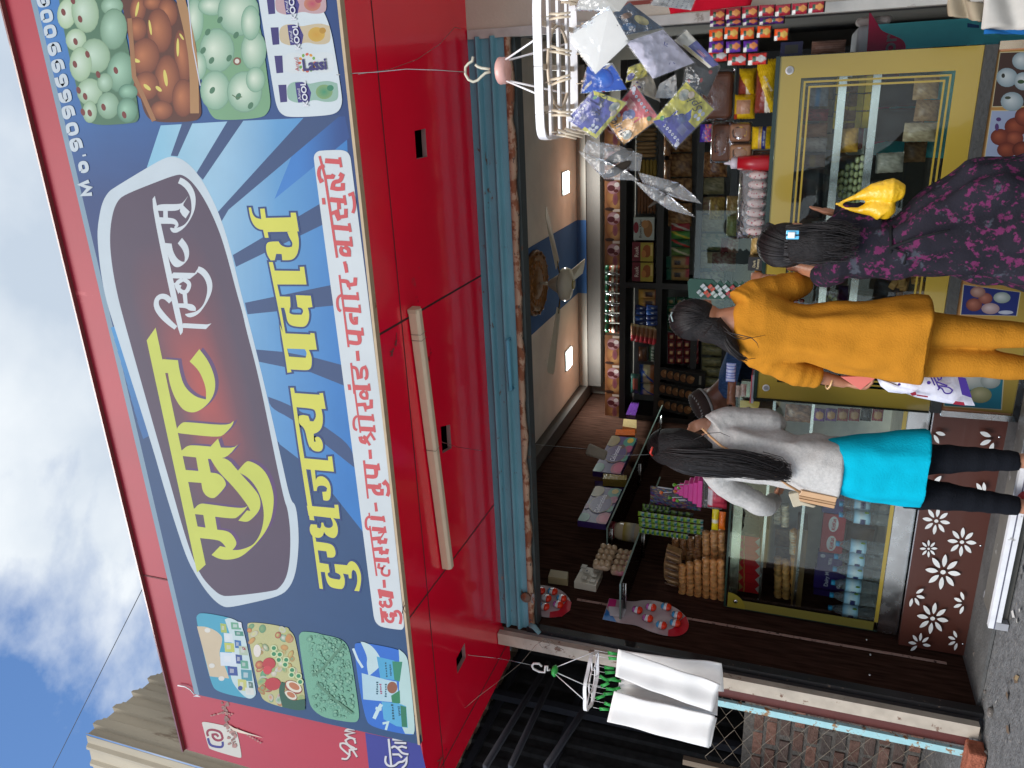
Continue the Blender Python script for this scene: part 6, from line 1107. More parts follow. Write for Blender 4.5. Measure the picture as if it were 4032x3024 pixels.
bag('chips_bag', 'clear bag of yellow crisps behind the dark biscuit box', 'packet', (2955, 925, 3005, 1012), DT, lambda u, v: mixc(H('#a88440'), H('#d8b878'), random.random())); bag('chips_bag', 'small orange snack bag left of the dark biscuit box', 'packet', (2968, 1066, 3006, 1105), DT, lambda u, v: mixc(H('#9a5a1c'), H('#d88a3c'), random.random()))
rct = (2946, 1012, 3006, 1066); e = cart('dark_box', 'black biscuit box with small cream lettering on the counter', 'box', rct, DT-.05, box_art('#14100f', (0, .5, .49, .49, '#191413', 1)), '#100d0c', .06); wd(e, rct, DT-.05, .06, ('Dark', 0, .6, .24, '#c8b890', 0), ('Fantasy', 0, .36, .24, '#c8b890', 0))
for i, (rc_, cf, lb) in enumerate((((2768, 600, 2862, 700), lambda u, v: mixc(H('#4c2a1a'), H('#9a6c3c'), random.random()), 'clear bag of brown snack behind the bottle nozzle'), ((2790, 780, 2850, 870), lambda u, v: mixc(H('#6c5424'), H('#b89c50'), random.random()), 'hanging bag of yellow fried snack with a white tag'), ((2858, 775, 2912, 850), lambda u, v: mixc(H('#8a6c38'), H('#c0a468'), random.random()), 'bag of pale noodles with a red edge'), ((2858, 852, 2905, 935), lambda u, v: mixc(H('#8a8a4c'), H('#b0b07c'), random.random()), 'bag of pale green wafers'), ((2835, 940, 2905, 1000), lambda u, v: H('#6c2c30') if v > .5 else mixc(H('#8a3c34'), H('#a89078'), random.random()), 'red and cream snack bag under the wafers'), ((2800, 1000, 2895, 1075), lambda u, v: mixc(H('#6a2a2c'), H('#8a7a68'), random.random()), 'dim red patterned pack near the green rack'))):
    bag('snack_bag', lb, 'packet', rc_, DT+.5, cf)
# green hanging mint rack
e = thing('mint_rack', 'green stepped card rack of small mint packs above the counter', 'rack', AY(2933, 1140, DT)); T8 = (2300, 1000, .42194); dm = DT-.02
P = [AY(*q, dm) for q in tr(T8, [(985, 230), (1200, 240), (1235, 275), (1268, 248), (1300, 285), (1335, 250), (1368, 287), (1405, 255), (1440, 290), (1480, 255), (1505, 300), (1500, 420), (1380, 425), (975, 410), (965, 260)])]; b = MB(); b.prism(P, (0, .012, 0), H('#0f4a34')); b.build('backing_card', M_carton, e)
for i, (x, y, c) in enumerate(((1120, 310, '#c8ccc8'), (1188, 315, '#c84a2c'), (1255, 320, '#b8c0bc'), (1325, 320, '#c8ccc8'), (1395, 322, '#a82c34'), (1460, 325, '#b0b8b4'), (1085, 365, '#b0b8b4'), (1150, 370, '#c84a2c'), (1215, 375, '#b8c4b8'), (1285, 380, '#c8ccc8'), (1358, 378, '#a82c34'))):
    p = AY(*tr(T8, [(x, y)])[0], dm-.006); b = MB(); b.box((-.011, -.005, -.017), (.011, .005, .017), H(c), Matrix.Translation(p) @ Matrix.Rotation(R(45), 4, 'Y')); b.box((-.0112, -.0055, -.004), (.0112, .0055, .004), mixc(H(c), (0, .1, .05), .6), Matrix.Translation(p) @ Matrix.Rotation(R(45), 4, 'Y')); b.build('mint_pack', M_foil, e, bevel=.001)
b = MB(); a, c_ = AY(2960, 1300, 4.25), AY(2960, 830, 4.25); b.box((a.x, 4.25, zt2+.001), (c_.x, 4.256, AY(2735, 1000, 4.25).z), (.6, .7, .66)); tag(b.build('glass_screen', M_glass), 'upright sheet of clear glass standing behind the mint rack', 'glass')
# parcels at the counter's left end
T9 = (2600, 1100, .42194)
for rc_, lb, cf, tt in ((( 612, 790, 700, 965), 'pack of blue and white strips beside the orange sleeve', lambda u, v: H('#5a6cb0') if (u*6) % 1 < .4 else H('#b9c0d8'), .03), ((700, 1000, 745, 1110), 'thin clear bag of pale sticks, upper one', lambda u, v: mixc(H('#9a8a78'), H('#c8bcac'), random.random()), .03), ((745, 985, 800, 1105), 'thin clear bag of pale sticks, lower one', lambda u, v: mixc(H('#9a8a78'), H('#c8bcac'), random.random()), .03), ((620, 965, 700, 1185), 'brown wrapped parcel before the shopkeeper', lambda u, v: H('#7a5038'), .05)):
    a, c_ = tr(T9, [(rc_[0], rc_[1])])[0], tr(T9, [(rc_[2], rc_[3])])[0]; bag('parcel', lb, 'parcel', (*a, *c_), DT-.02, cf, tt)
a, c_ = tr(T9, [(808, 850)])[0], tr(T9, [(870, 1108)])[0]; cx, z, w_, h_ = span(*a, *c_, DT-.02); b = MB(); b.box((cx-w_/2, DR+.03, zt2+.001), (cx+w_/2, DR+.2, zt2+.012), H('#9a9aa0')); b.box((cx-w_/2, DR+.03, zt2+.0125), (cx+w_/2, DR+.2, zt2+.018), H('#c04a58')); tag(b.build('account_book', M_carton), 'closed account book with a pink cover lying on the glass top', 'book')
# ================================================================ right edge of the shop
col = thing('side_column', 'cream plastered column with red-brown outline panels at the right edge', 'column', (.5, YF, 0)); b = MB(); b.box((.30, YF-.02, 0), (.8, YF+.1, 3.0), H('#b0a594')); b.build('masonry', M_rough, col)
b = MB(); b.box((.262, YF-.03, 0), (.299, YF+.02, 2.455), H('#a8a49c')); b.build('edge_angle', mat('scuffed_angle', .5, spots=((.2, .17, .14), 10, .6)), col)
b = MB()
for z0, z1 in ((.95, 1.35), (.35, .88), (1.42, 1.8)):
    for A, B in (((.345, z0), (.36, z1)), ((.36, z1-.018), (.6, z1)), ((.36, z0), (.6, z0+.018))): b.box((A[0], YF-.0225, A[1]), (B[0], YF-.0195, B[1]), H('#7a3426'))
b.build('painted_outline', M_mat, col)
b = MB(); b.box((.265, YF+.101, 0), (.9, YF+.16, 3.2), (.02, .018, .018)); b.build('gap_blocker', M_mat, col)  # dark box added to block the bright gap behind the column
fz = thing('ice_cream_freezer', 'white upright freezer with a turquoise and crimson printed front', 'freezer', (0, 4.35, 0)); DFZ = 4.32
zt_ = AY(3372, 150, DFZ).z; xa, xb = AY(3380, 610, DFZ).x, AY(3420, 99, DFZ).x
b = MB(); b.box((xa, DFZ, .03), (xb, DFZ+.5, zt_), H('#e6e8ee')); b.build('cabinet', M_plas, fz, bevel=.02, seg=3)
b = MB(); p0 = AY(3513, 97, DFZ); p1 = AY(3374, 70, DFZ); b.box((xb+.001, DFZ+.03, p0.z), (xb+.04, DFZ+.12, p1.z), H('#e8dcd8')); b.build('lid_handle', M_plas, fz, bevel=.02, seg=3)
ff2 = Flat(lambda x, y: AY(x, y, DFZ-.001), (0, -1, 0), .0005); TQ = (3332, 0, .42194)
ff2.poly([(3418, 99), (4100, 50), (4060, 640), (3395, 608)], H('#5fdde6')); ff2.poly(tr(TQ, [(215, 100), (300, 235), (330, 290), (440, 330), (530, 370), (560, 430), (545, 520), (490, 640), (500, 850), (470, 980), (370, 1020), (350, 1090), (380, 1150), (450, 1250), (380, 1320), (280, 1340), (100, 1400), (160, 780), (200, 400)]), H('#e02c60')); ff2.poly(tr(TQ, [(1130, 215), (1240, 235), (1240, 262), (1130, 255)]), H('#1c5a98')); ff2.done('printed_front', M_carton, fz)
for tx, x, y, s_ in (('or', 405, 410, .085), ('m', 385, 800, .09), ('IC', 470, 770, .035)): btext(tx, x, y, s_, H('#e8dce0'), TQ, parent=fz, D=DFZ-.004, bold=.002, name='lettering')
def clothquad(name, cs, Ds, col, mt=M_cloth, wave=.01, n=14, solid=.002, fr=3, parent=None):
    P = [AY(x, y, d) for (x, y), d in zip(cs, Ds)]; b = MB()
    nr = (P[1]-P[0]).cross(P[3]-P[0]).normalized()
    def fn(u, v): p = P[0]*(1-u)*(1-v)+P[1]*u*(1-v)+P[2]*u*v+P[3]*(1-u)*v; return p+nr*wave*(noise.noise(p*fr*3)+.6*math.sin(u*fr*3+v*2))
    b.grid(fn, n, n, col); return b.build(name, mt, parent, solid=solid)
tag(clothquad('red_cloth', [(2640, 55), (2955, 22), (2990, -90), (2600, -90)], [3.3, 3.35, 3.3, 3.3], H('#b00c24')), 'plain bright red cloth hanging above the snack strips', 'cloth')
sk = thing('white_sack', 'white woven sack with a blue hem hanging at the right edge', 'sack', AY(3900, 60, 3.2)); clothquad('sack_body', [(3868, 118), (4120, 112), (4120, -90), (3880, -90)], [3.15, 3.15, 3.2, 3.2], H('#b9b4ac'), solid=.03, parent=sk, wave=.02); clothquad('hem', [(3873, 132), (4120, 135), (4120, 118), (3873, 118)], [3.15, 3.15, 3.15, 3.15], H('#1c5a94'), solid=.006, parent=sk)
tag(clothquad('beige_rag', [(3740, 60), (3868, 85), (3872, 20), (3740, -20)], [3.25, 3.2, 3.2, 3.25], H('#9a8c76'), wave=.03, solid=.01), 'crumpled beige cloth tied beside the white sack', 'cloth')
# snack strips by the column
M_s = mat('snack_foil', .28, namt=.08, bump=.7, bscale=45)
def snackc(base, face): return lambda u, v: H('#201418') if v < .12 else (H(face) if (abs(u-.5)+abs(v-.35) < .36 and v < .6) else (H('#d8d8d0') if v > .8 and u < .4 else (H('#1c4a34') if .6 < v < .78 and .25 < u < .75 else H(base))))
def snack(i, x, y, w_, h_, D, base, face, lb, gp): cx, z, ww, hh = span(x-w_/2, y-h_/2, x+w_/2, y+h_/2, D); b = MB(); pillow(b, (cx, D, z), ww, hh, .03, snackc(base, face), Matrix.Rotation(random.uniform(-.06, .06), 4, 'Y'), 14, 16); tag(b.build('snack_packet', M_s), lb, 'snack packet', gp)
random.seed(77)
for i, (x, y) in enumerate(((2827, 59), (2890, 51), (2955, 46), (3021, 42), (3085, 38), (3151, 34), (3217, 28))): snack(i, x, y, 64, 44, 3.4, '#9c1c30', '#d08a48', f'crimson crisp packet in the hanging strip, {ORD[i]} from the top', 'crimson crisp packets in a strip')
for i, (x, y) in enumerate(((2827, 90), (2892, 86), (2957, 85), (3022, 82), (3060, 80))): snack(i, x, y, 62, 30, 3.42, '#4a1c6c', '#b8683c', f'purple crisp packet under the crimson strip, {ORD[i]} from the top', 'purple crisp packets in the second strip')
for i, (x, y) in enumerate(((2822, 136), (2882, 132), (2945, 130), (3010, 126), (3078, 136))): snack(i, x, y, 58, 46, 3.4, '#d8501c', '#c8a048', f'orange crisp packet in the middle strip, {ORD[i]} from the top', 'orange crisp packets in a strip')
for i, (x, y) in enumerate(((2822, 185), (2890, 182), (2958, 180))): snack(i, x, y, 62, 46, 3.42, '#5c3090', '#c87840', f'violet crisp packet in the lowest strip, {ORD[i]} from the top', 'violet crisp packets in a strip')
for i, (x, y) in enumerate(((2830, 218), (2905, 235), (2985, 232))): snack(i, x, y, 78, 46, 3.45, '#c03028', '#b8b4b0', f'red and silver packet next to the yellow bread, {ORD[i]} from the top', 'red and silver packets')
pk('gem_packet', 'pink and purple packet of button sweets beside the dark loaf', 'packet', (2755, 490, 2800, 560), 3.8, lambda u, v: mixc(H('#c03878'), H(random.choice(['#3c5aa8', '#e08a3c', '#2c8a6c', '#b03070'])), .7) if v < .6 else H('#3c2a88'), .03)
cart('blue_carton', 'dark blue box with a window behind the snack strips', 'box', (3073, 165, 3160, 222), 4.0, box_art('#1c1f4c', (0, .5, .3, .3, '#3a3c38', 1)), '#15183c'); 
pk('ladyfinger_pack', 'clear pack of pinkish biscuits beside the freezer lid', 'packet', (3196, 158, 3330, 212), 4.0, lambda u, v: mixc(H('#a07868'), H('#c8a494'), (u*6) % 1), .06)
# ================================================================ more stock inside the cases
random.seed(101)
def fillpk(name, label, cat, rect, D, c1, c2, t=.05, group=None, band=None):
    return pk(name, label, cat, rect, D, (lambda u, v: H(band) if band and .35 < v < .6 else mixc(H(c1), H(c2), random.random())), t, group=group, tilt=random.uniform(-.06, .06), mt=M_carton)
for i, (rc_, a, c_, lb, bd) in enumerate((((3170, 340, 3262, 420), '#8a8c94', '#b8bcc4', 'clear tub with a pale blue label in the top of the gold case', '#5a9ad0'), ((3165, 430, 3262, 478), '#5a1c20', '#a83034', 'small red sauce pouch in the top of the gold case', None), ((3158, 486, 3258, 540), '#8a5a3c', '#a87450', 'sliced brown bread in the gold case, upper one', None), ((3160, 545, 3255, 600), '#9a8a84', '#d0c4bc', 'crinkled white film pack in the gold case', None), ((3135, 612, 3250, 660), '#5c3c28', '#7a5a3c', 'row of dark brown packs in the gold case', '#8a6a2c'), ((3140, 665, 3240, 860), '#1c2228', '#2c3438', 'long dark wrapped tray in the gold case', None), ((3135, 985, 3235, 1010), '#7a5a44', '#8a6a50', 'thin brown carton edge behind the dark hair', None))):
    fillpk('case_pack', lb, 'packet', rc_, DR+.2, a, c_, .05, None, bd)
for i, (rc_, a, c_, lb) in enumerate((((3300, 620, 3390, 700), '#a8acb8', '#a8acb8', 'pale grey wrapped slab behind the steel shelf'), ((3300, 340, 3400, 500), '#8a8e9a', '#8a8e9a', 'broad pale tray leaning behind the brown fried sweets'), ((3440, 300, 3640, 420), '#4c4034', '#4c4034', 'wide brown tray at the bottom right of the gold case'), ((3440, 430, 3640, 560), '#524638', '#524638', 'wide dull tan tray at the bottom of the gold case'), ((3560, 560, 3650, 640), '#6c4c34', '#a07850', 'bag of pale biscuits at the foot of the gold case'), ((3440, 1110, 3560, 1190), '#1c2028', '#343a44', 'folded black plastic in the low part of the gold case'), ((3300, 1130, 3360, 1190), '#2c1c50', '#4c3478', 'small violet box beside the rows of green sweets'))):
    fillpk('case_pack', lb, 'packet', rc_, DR+.42, a, c_, .05)
b = MB()
for i in range(3):
    for j in range(7): 
        p = AY(3110+i*24, 1098+j*16 if j < 4 else 1185+(j-4)*16, DR+.1); b.ell(p, (.011, .008, .011), H(['#6a1420', '#1c2a5c', '#8a1c2c'][(i+j) % 3]), 10)
o = b.build('berry_tray', M_gloss); o['kind'] = 'stuff'; o['label'] = 'tray of dark red and blue glazed sweets at the counter top'
for i in range(5): fillpk('case_pack', f'wrapped beige biscuit stack on the upper glass shelf, {ORD[i]} from the left', 'packet', (2925, 2300-i*48-150, 2990, 2342-i*48-150) if i > 2 else (2918, 2335+i*15, 2996, 2350+i*15), DL+.35, '#5c4434', '#8a6c50', .04, 'wrapped biscuit stacks on the upper glass shelf')
for i in range(4): fillpk('case_pack', f'snack bag lying on the middle shelf behind the rolls, {ORD[i]} from the left', 'packet', (3050, 2330-i*80, 3150, 2400-i*80), DL+.42, '#6c4c30', '#a88458', .04, 'snack bags behind the biscuit rolls')
for i in range(5): fillpk('case_pack', f'dim carton behind the water bottles, {ORD[i]} from the left', 'carton', (3330, 2330-i*82, 3440, 2405-i*82), DL+.42, ['#5a4030', '#6c5c48', '#4a3c30', '#74604a', '#5c4434'][i], ['#5f4434', '#705f4b', '#4e4033', '#78644d', '#604838'][i], .04, 'dim cartons behind the bottles')
# lower wall shelf row seen beside the screens
for i in range(7): fillpk('shelf_pack', f'mixed dull packet on the third shelf, {ORD[i]} from the right', 'packet', (2752, 700+i*74, 2850, 765+i*74), DS+.02, ['#5c5a34', '#6c3428', '#7a6a4c', '#4c5c3c', '#8a7c5c', '#5a2c30', '#6c6a5c'][i], '#a89c78', .05, 'mixed packets on the third shelf')
for i in range(6): fillpk('shelf_pack', f'pale yellow snack bag on the third shelf left bay, {ORD[i]} from the right', 'packet', (2762, 1290+i*40, 2850, 1326+i*40), DS+.02, '#5c5c3c', '#a8a070', .05, 'pale snack bags in the left bay')
for i, (rc_, a, c_, lb) in enumerate((((3600, 300, 3700, 390), '#8c6a48', '#c09c70', 'clear bag of tan biscuits in the low right corner of the gold case'), ((3605, 395, 3700, 480), '#7a5838', '#a8845c', 'bag of brown biscuits beside the tan ones in the gold case'), ((3560, 485, 3690, 560), '#9a8468', '#cdb898', 'pale bag of puffed snacks low in the gold case'), ((3450, 600, 3560, 680), '#8a8478', '#b8b2a4', 'folded sheet of greaseproof paper in the gold case'), ((3300, 505, 3380, 600), '#a8742c', '#d8a848', 'box of orange-yellow sweets on the middle tray of the gold case'))):
    fillpk('case_pack', lb, 'packet', rc_, DR+.12, a, c_, .05)
for i in range(4): fillpk('fudge_sweet', f'slab of cream milk fudge on the upper tray, {ORD[i]} from the right', 'sweet', (3225, 330+i*66, 3280, 392+i*66), DR+.32, '#c8b088', '#dcc8a0', .05, 'cream fudge slabs on the upper tray')
# ================================================================ hanging racks
def wire(name, label, pts, r=.0014, col=(.35, .34, .33)):
    b = MB(); b.tube(pts, r, col, 5); return tag(b.build(name, M_steel), label, 'wire')
def loopxy(cx, cy, rx, ry, n, pw, z): return [Vector((cx+rx*math.copysign(abs(math.cos(a))**(2/pw), math.cos(a)), cy+ry*math.copysign(abs(math.sin(a))**(2/pw), math.sin(a)), z)) for a in (2*math.pi*k/n for k in range(n+1))]
IV = H('#cdbba2'); PW = H('#e6e3e2')
hk = thing('clip_hanger', 'white rectangular clip hanger with masks dangling before the red soffit', 'clip hanger', (.09, 2.56, 2.0)); cx, cy, zh = .092, 2.56, 1.765
b = MB(); ring = loopxy(cx, cy, .208, .2, 48, 9, zh)
for i in range(48):
    a, c_ = ring[i], ring[i+1]; n_ = Vector(((a.x+c_.x)/2-cx, (a.y+c_.y)/2-cy, 0)).normalized()*.005; b.hexa([a-n_, c_-n_, c_+n_, a+n_, a-n_+Vector((0, 0, .026)), c_-n_+Vector((0, 0, .026)), c_+n_+Vector((0, 0, .026)), a+n_+Vector((0, 0, .026))], PW)
b.build('rim', M_plas, hk)
b = MB()
for y in (-.1, 0, .1): b.box((cx-.2, cy+y-.012, zh+.004), (cx+.2, cy+y+.012, zh+.012), PW)
for x in (-.12, 0, .12): b.box((cx+x-.008, cy-.195, zh+.0125), (cx+x+.008, cy+.195, zh+.02), IV)
b.tube(loopxy(cx, cy, .12, .12, 32, 2, zh+.008), .005, IV, 6); b.build('lattice', M_plas, hk)
hc = Vector((cx, cy-.02, AY(1965, 290, 2.5).z)); b = MB(); b.lathe(hc+Vector((0, 0, -.018)), [(.03, 0), (.04, .004), (.042, .03), (.034, .036)], H('#c89a90'), 14); b.build('hub', M_plas, hk)
b = MB()
for sx in (-1, 1):
    for sy in (-1, 1): b.tube([hc+Vector((sx*.03, sy*.012, -.01)), (cx+sx*.08, cy+sy*.17, zh+.02)], .0032, PW, 6)
b.build('stay', M_plas, hk)
b = MB(); hx = lambda x, y: AY(x, y, 2.54); TZ = (1700, 0, .3014)
b.tube([hx(*q) for q in tr(TZ, [(760, 905), (700, 895), (650, 890), (600, 870), (570, 845)])], .0045, H('#b9b4a0'), 8); b.tube([hx(*q) for q in tr(TZ, [(765, 940), (700, 955), (650, 1000), (600, 1050), (540, 1070), (480, 1040), (440, 970), (440, 880), (480, 830), (530, 800), (540, 740)])], .0045, H('#b9b4a0'), 8); b.build('hook', M_plas, hk)
def clip(b, p, d, col, s=1):
    """peg of two jaws hanging from p along d"""
    d = Vector(d).normalized(); sd = Vector((d.z, 0, -d.x)) if abs(d.z) > .1 else Vector((0, 0, 1)); sd.normalize()
    for sg in (-1, 1): b.tube([p+sd*sg*.007*s, p+d*.03*s+sd*sg*.004*s, p+d*.062*s+sd*sg*.005*s], [.0045*s, .006*s, .004*s], col, 6, flat=.55)
    b.tube([p+d*.028*s+sd*.008*s, p+d*.028*s-sd*.008*s], .0035*s, mixc(col, (0, 0, 0), .3), 6)
random.seed(12)
for i in range(16):
    a = i/16*2*math.pi+.2; q = Vector((cx+.19*max(-1, min(1, 1.25*math.cos(a))), cy+.18*max(-1, min(1, 1.25*math.sin(a))), zh)); b = MB(); b.tube([q, q+Vector((0, 0, -.02))], .0016, IV, 5); clip(b, q+Vector((0, 0, -.018)), (random.uniform(-.3, .3), random.uniform(-.1, .1), -1), IV, 1.05); b.build('peg', M_plas, hk)
wire('hanging_wire', 'bent grey wire holding the rectangular clip hanger', [AY(1325, 295, YBN-.004), AY(1400, 288, 2.44), AY(1480, 284, 2.45), AY(1600, 272, 2.48), AY(1720, 276, 2.5), AY(1832, 284, 2.53)])
wire('loose_wire', 'thin kinked wire curling across the red soffit', [AZ(1410, 292, ZS-.01), AZ(1530, 275, ZS-.03), AZ(1640, 235, ZS-.03), AZ(1730, 175, ZS-.02), AZ(1790, 108, ZS-.02), AZ(1815, 112, ZS-.03)], .001)
# masks and packets
def card(name, label, cat, cs, Ds, art, t=.008, filmo=True, group=None, col=H('#cfc9c0'), swell=.006):
    P = [AY(x, y, d) for (x, y), d in zip(cs, Ds)]; c = sum(P, Vector())/4; e = thing(name, label, cat, c, group); n_ = (P[1]-P[0]).cross(P[3]-P[0]).normalized(); n_ = n_ if n_.y < 0 else -n_
    Q = lambda u, v, o: (P[0]*(1-u)*(1-v)+P[1]*u*(1-v)+P[2]*u*v+P[3]*(1-u)*v)+n_*o
    b = MB(); b.prism([Q(.04, .04, 0), Q(.96, .04, 0), Q(.96, .96, 0), Q(.04, .96, 0)], -n_*t, col); b.build('insert', M_carton, e)
    f = Flat(lambda u, v: Q(u, v, .001), n_, .0002); art(f); f.done('insert_print', M_carton, e)
    if filmo:
        b = MB()
        def fn(u, v): w_ = swell*(math.sin(math.pi*u)*math.sin(math.pi*v))**.5+.0035*noise.noise(Vector((u*6+c.x*50, v*6, 1))); return Q(-.03+1.06*u, -.03+1.06*v, .004+w_)
        b.grid(fn, 16, 16, GREY(1)); b.build('clear_bag', M_film, e)
    return e
def spirit(a1, a2, f_, flip):
    def art(f):
        f.poly([(0, 0), (1, 0), (1, 1), (0, 1)], H(a1)); f.poly([(0, 1), (0, .52), (.55, .5), (1, .0), (1, 1)] if flip else [(0, 0), (1, 0), (0, .9)], H(a2))
        f.disc(.45, .45, .13, .1, H('#5a6ca8'), H('#3c4a8a')); f.disc(.36, .56, .1, .08, H('#3a4f9a'), ang=.5); f.poly([(.3, .6), (.45, .55), (.42, .72)], H('#34468f'))
        for k in range(6): f.disc(.12+k*.11, .12, .035, .035, H('#d8d8e4')); f.disc(.12+k*.11, .12, .015, .015, H('#4c4c80'))
        for k in range(4): f.disc(.12+(k % 2)*.11, .8-(k//2)*.12, .045, .045, H('#c8ccd8'))
        f.disc(.82, .8, .13, .12, H('#7a8a8c'), H('#b0a890')); f.disc(.68, .9, .08, .07, H('#d8c0a8')); f.disc(.86, .18, .06, .05, H('#4a8a3c')); f.disc(.06, .06, .06, .06, H('#d8d4e0'))
        for k in range(5): f.stroke([(.12, .25+k*.035), (.36, .25+k*.035)], .012, mixc(H('#e0e0e8'), H(a1), .5))
        f.stroke([(.72, .1), (.68, .5)], .05, H('#3c3f9a') if f_ != 'o' else H('#c0281c'))
    return art
def sp_text(e, cs, Ds, u, v, s_, rot, col=H('#2c2a20')):
    P = [AY(x, y, d) for (x, y), d in zip(cs, Ds)]; p = P[0]*(1-u)*(1-v)+P[1]*u*(1-v)+P[2]*u*v+P[3]*(1-u)*v; text('Spirit', s_, col, M_carton, Matrix.Translation(p+Vector((0, -.0065, 0))) @ Matrix.Rotation(R(rot), 4, 'Y') @ FACE, e, 'lettering', .0002, italic=.35)
YL, PP, OG, RR = '#cdc23c', '#3a3a96', '#d8941c', '#c01c30'
c1 = [(2234, 470), (2336, 356), (2469, 404), (2348, 545)]; d1_ = [2.38, 2.36, 2.37, 2.39]; e = card('mask_packet', 'purple and yellow mask packet hanging lowest at the left', 'mask packet', c1, d1_, spirit(PP, YL, '', True)); sp_text(e, c1, d1_, .78, .45, .03, 200)
c1 = [(2499, 334), (2596, 464), (2457, 570), (2386, 470)]; d1_ = [2.42, 2.42, 2.44, 2.44]; e = card('mask_packet', 'red and orange mask packet hanging between two yellow ones', 'mask packet', c1, d1_, spirit(OG, RR, 'o', False)); sp_text(e, c1, d1_, .35, .85, .035, 140)
c1 = [(2662, 582), (2571, 476), (2701, 322), (2810, 430)]; d1_ = [2.4, 2.38, 2.38, 2.4]; e = card('mask_packet', 'large yellow and purple mask packet at the front right', 'mask packet', c1, d1_, spirit(PP, YL, '', True)); sp_text(e, c1, d1_, .55, .83, .035, -40)
def whitemask(f): f.poly([(0, 0), (1, 0), (1, 1), (0, 1)], H('#dcd9d4')); f.disc(.5, .55, .36, .36, H('#d5d1ca'), H('#b9b4ac')); f.stroke([(.2, .8), (.5, .92), (.85, .75)], .02, H('#9a8c74')); f.stroke([(.15, .55), (.5, .5), (.85, .6)], .012, H('#b8b2a8'))
card('mask_packet', 'large plain white pleated mask in a clear bag', 'mask packet', [(2240, 145), (2400, 28), (2478, 165), (2345, 292)], [2.38, 2.4, 2.4, 2.37], whitemask, swell=.014)
def snow(f):
    f.poly([(0, 0), (1, 0), (1, 1), (0, 1)], H('#d4cee0'))
    for x, y, r_ in ((.35, .3, .12), (.6, .75, .12), (.25, .75, .09), (.75, .35, .08)):
        for k in range(3): a = k*math.pi/3+.3; f.stroke([(x-r_*math.cos(a), y-r_*math.sin(a)), (x+r_*math.cos(a), y+r_*math.sin(a))], .02, H('#3c4290'))
card('mask_packet', 'white mask packet printed with blue snowflakes', 'mask packet', [(2466, 166), (2611, 117), (2734, 247), (2571, 310)], [2.4, 2.42, 2.42, 2.38], snow, swell=.012)
card('mask_packet', 'glossy royal blue mask in a clear bag', 'mask packet', [(2290, 366), (2313, 262), (2412, 250), (2468, 352)], [2.5, 2.5, 2.52, 2.5], lambda f: (f.poly([(0, 0), (1, 0), (1, 1), (0, 1)], H('#1c58c4')), f.disc(.5, .5, .4, .3, H('#2c78e0'), H('#1c4cb4'))), swell=.015)
card('mask_packet', 'dark mask with red spots behind the big yellow packet', 'mask packet', [(2690, 330), (2705, 225), (2835, 262), (2785, 380)], [2.5, 2.5, 2.5, 2.5], lambda f: (f.poly([(0, 0), (1, 0), (1, 1), (0, 1)], H('#151b1c')), f.disc(.4, .6, .08, .05, H('#8a2420')), f.disc(.75, .8, .07, .06, H('#8a2420')), f.disc(.2, .2, .05, .05, H('#8a2420'))), swell=.015)
card('mask_packet', 'narrow violet-banded packet with a baby picture, far right', 'mask packet', [(2655, 160), (2704, 118), (2832, 254), (2792, 268)], [2.46, 2.46, 2.46, 2.46], lambda f: (f.poly([(0, 0), (1, 0), (1, 1), (0, 1)], H('#cfc6b4')), f.poly([(.3, .3), (1, .3), (1, 1), (.3, 1)], H('#3c3a86')), f.disc(.14, .5, .14, .3, H('#b9a878')), f.disc(.5, .6, .04, .12, H('#d88a9a')), f.disc(.62, .6, .04, .12, H('#d88a9a'))))
card('mask_packet', 'dark blue picture packet near the top of the hanger', 'mask packet', [(2400, 60), (2480, 10), (2610, 110), (2450, 140)], [2.6, 2.6, 2.6, 2.6], lambda f: (f.poly([(0, 0), (1, 0), (1, 1), (0, 1)], H('#24405c')), f.disc(.5, .3, .2, .1, H('#8a6a54')), f.disc(.75, .6, .15, .2, H('#a8a070')), f.disc(.3, .7, .2, .15, H('#1c5a8a'))))
card('mask_packet', 'plain pale grey packet behind the red and orange one', 'mask packet', [(2580, 385), (2598, 330), (2662, 292), (2668, 388)], [2.5, 2.5, 2.5, 2.5], lambda f: f.poly([(0, 0), (1, 0), (1, 1), (0, 1)], H('#c4c0ba')))
card('mask_packet', 'cream packet with faint violet butterflies', 'mask packet', [(2480, 350), (2500, 285), (2570, 300), (2600, 400)], [2.52, 2.52, 2.52, 2.52], lambda f: (f.poly([(0, 0), (1, 0), (1, 1), (0, 1)], H('#b9ac94')), f.disc(.3, .3, .07, .07, H('#5a4a7c')), f.disc(.5, .2, .06, .06, H('#5a4a7c'))))
card('mask_packet', 'yellow packet with a violet mask picture, half hidden', 'mask packet', [(2465, 325), (2475, 265), (2540, 240), (2550, 300)], [2.48, 2.48, 2.48, 2.48], lambda f: (f.poly([(0, 0), (1, 0), (1, 1), (0, 1)], H('#bdb03a')), f.disc(.3, .2, .25, .2, H('#4a4488'))))
card('mask_packet', 'white packet with rows of tiny dots under the red cloth', 'mask packet', [(2560, 20), (2600, -40), (2750, -30), (2720, 40)], [2.7, 2.7, 2.7, 2.7], lambda f: (f.poly([(0, 0), (1, 0), (1, 1), (0, 1)], H('#dcd8d2')), [f.disc(.1+.1*i, .15+.12*j, .012, .02, H('#5a5a68'), n=6) for i in range(9) for j in range(7)]))
card('mask_packet', 'black mask in a crinkled clear bag at the top edge', 'mask packet', [(2270, 40), (2310, -60), (2520, -60), (2440, 45)], [2.4, 2.4, 2.42, 2.4], lambda f: (f.poly([(0, 0), (1, 0), (1, 1), (0, 1)], H('#a8a49c')), f.disc(.55, .4, .35, .32, H('#1c1c20'))), swell=.02)
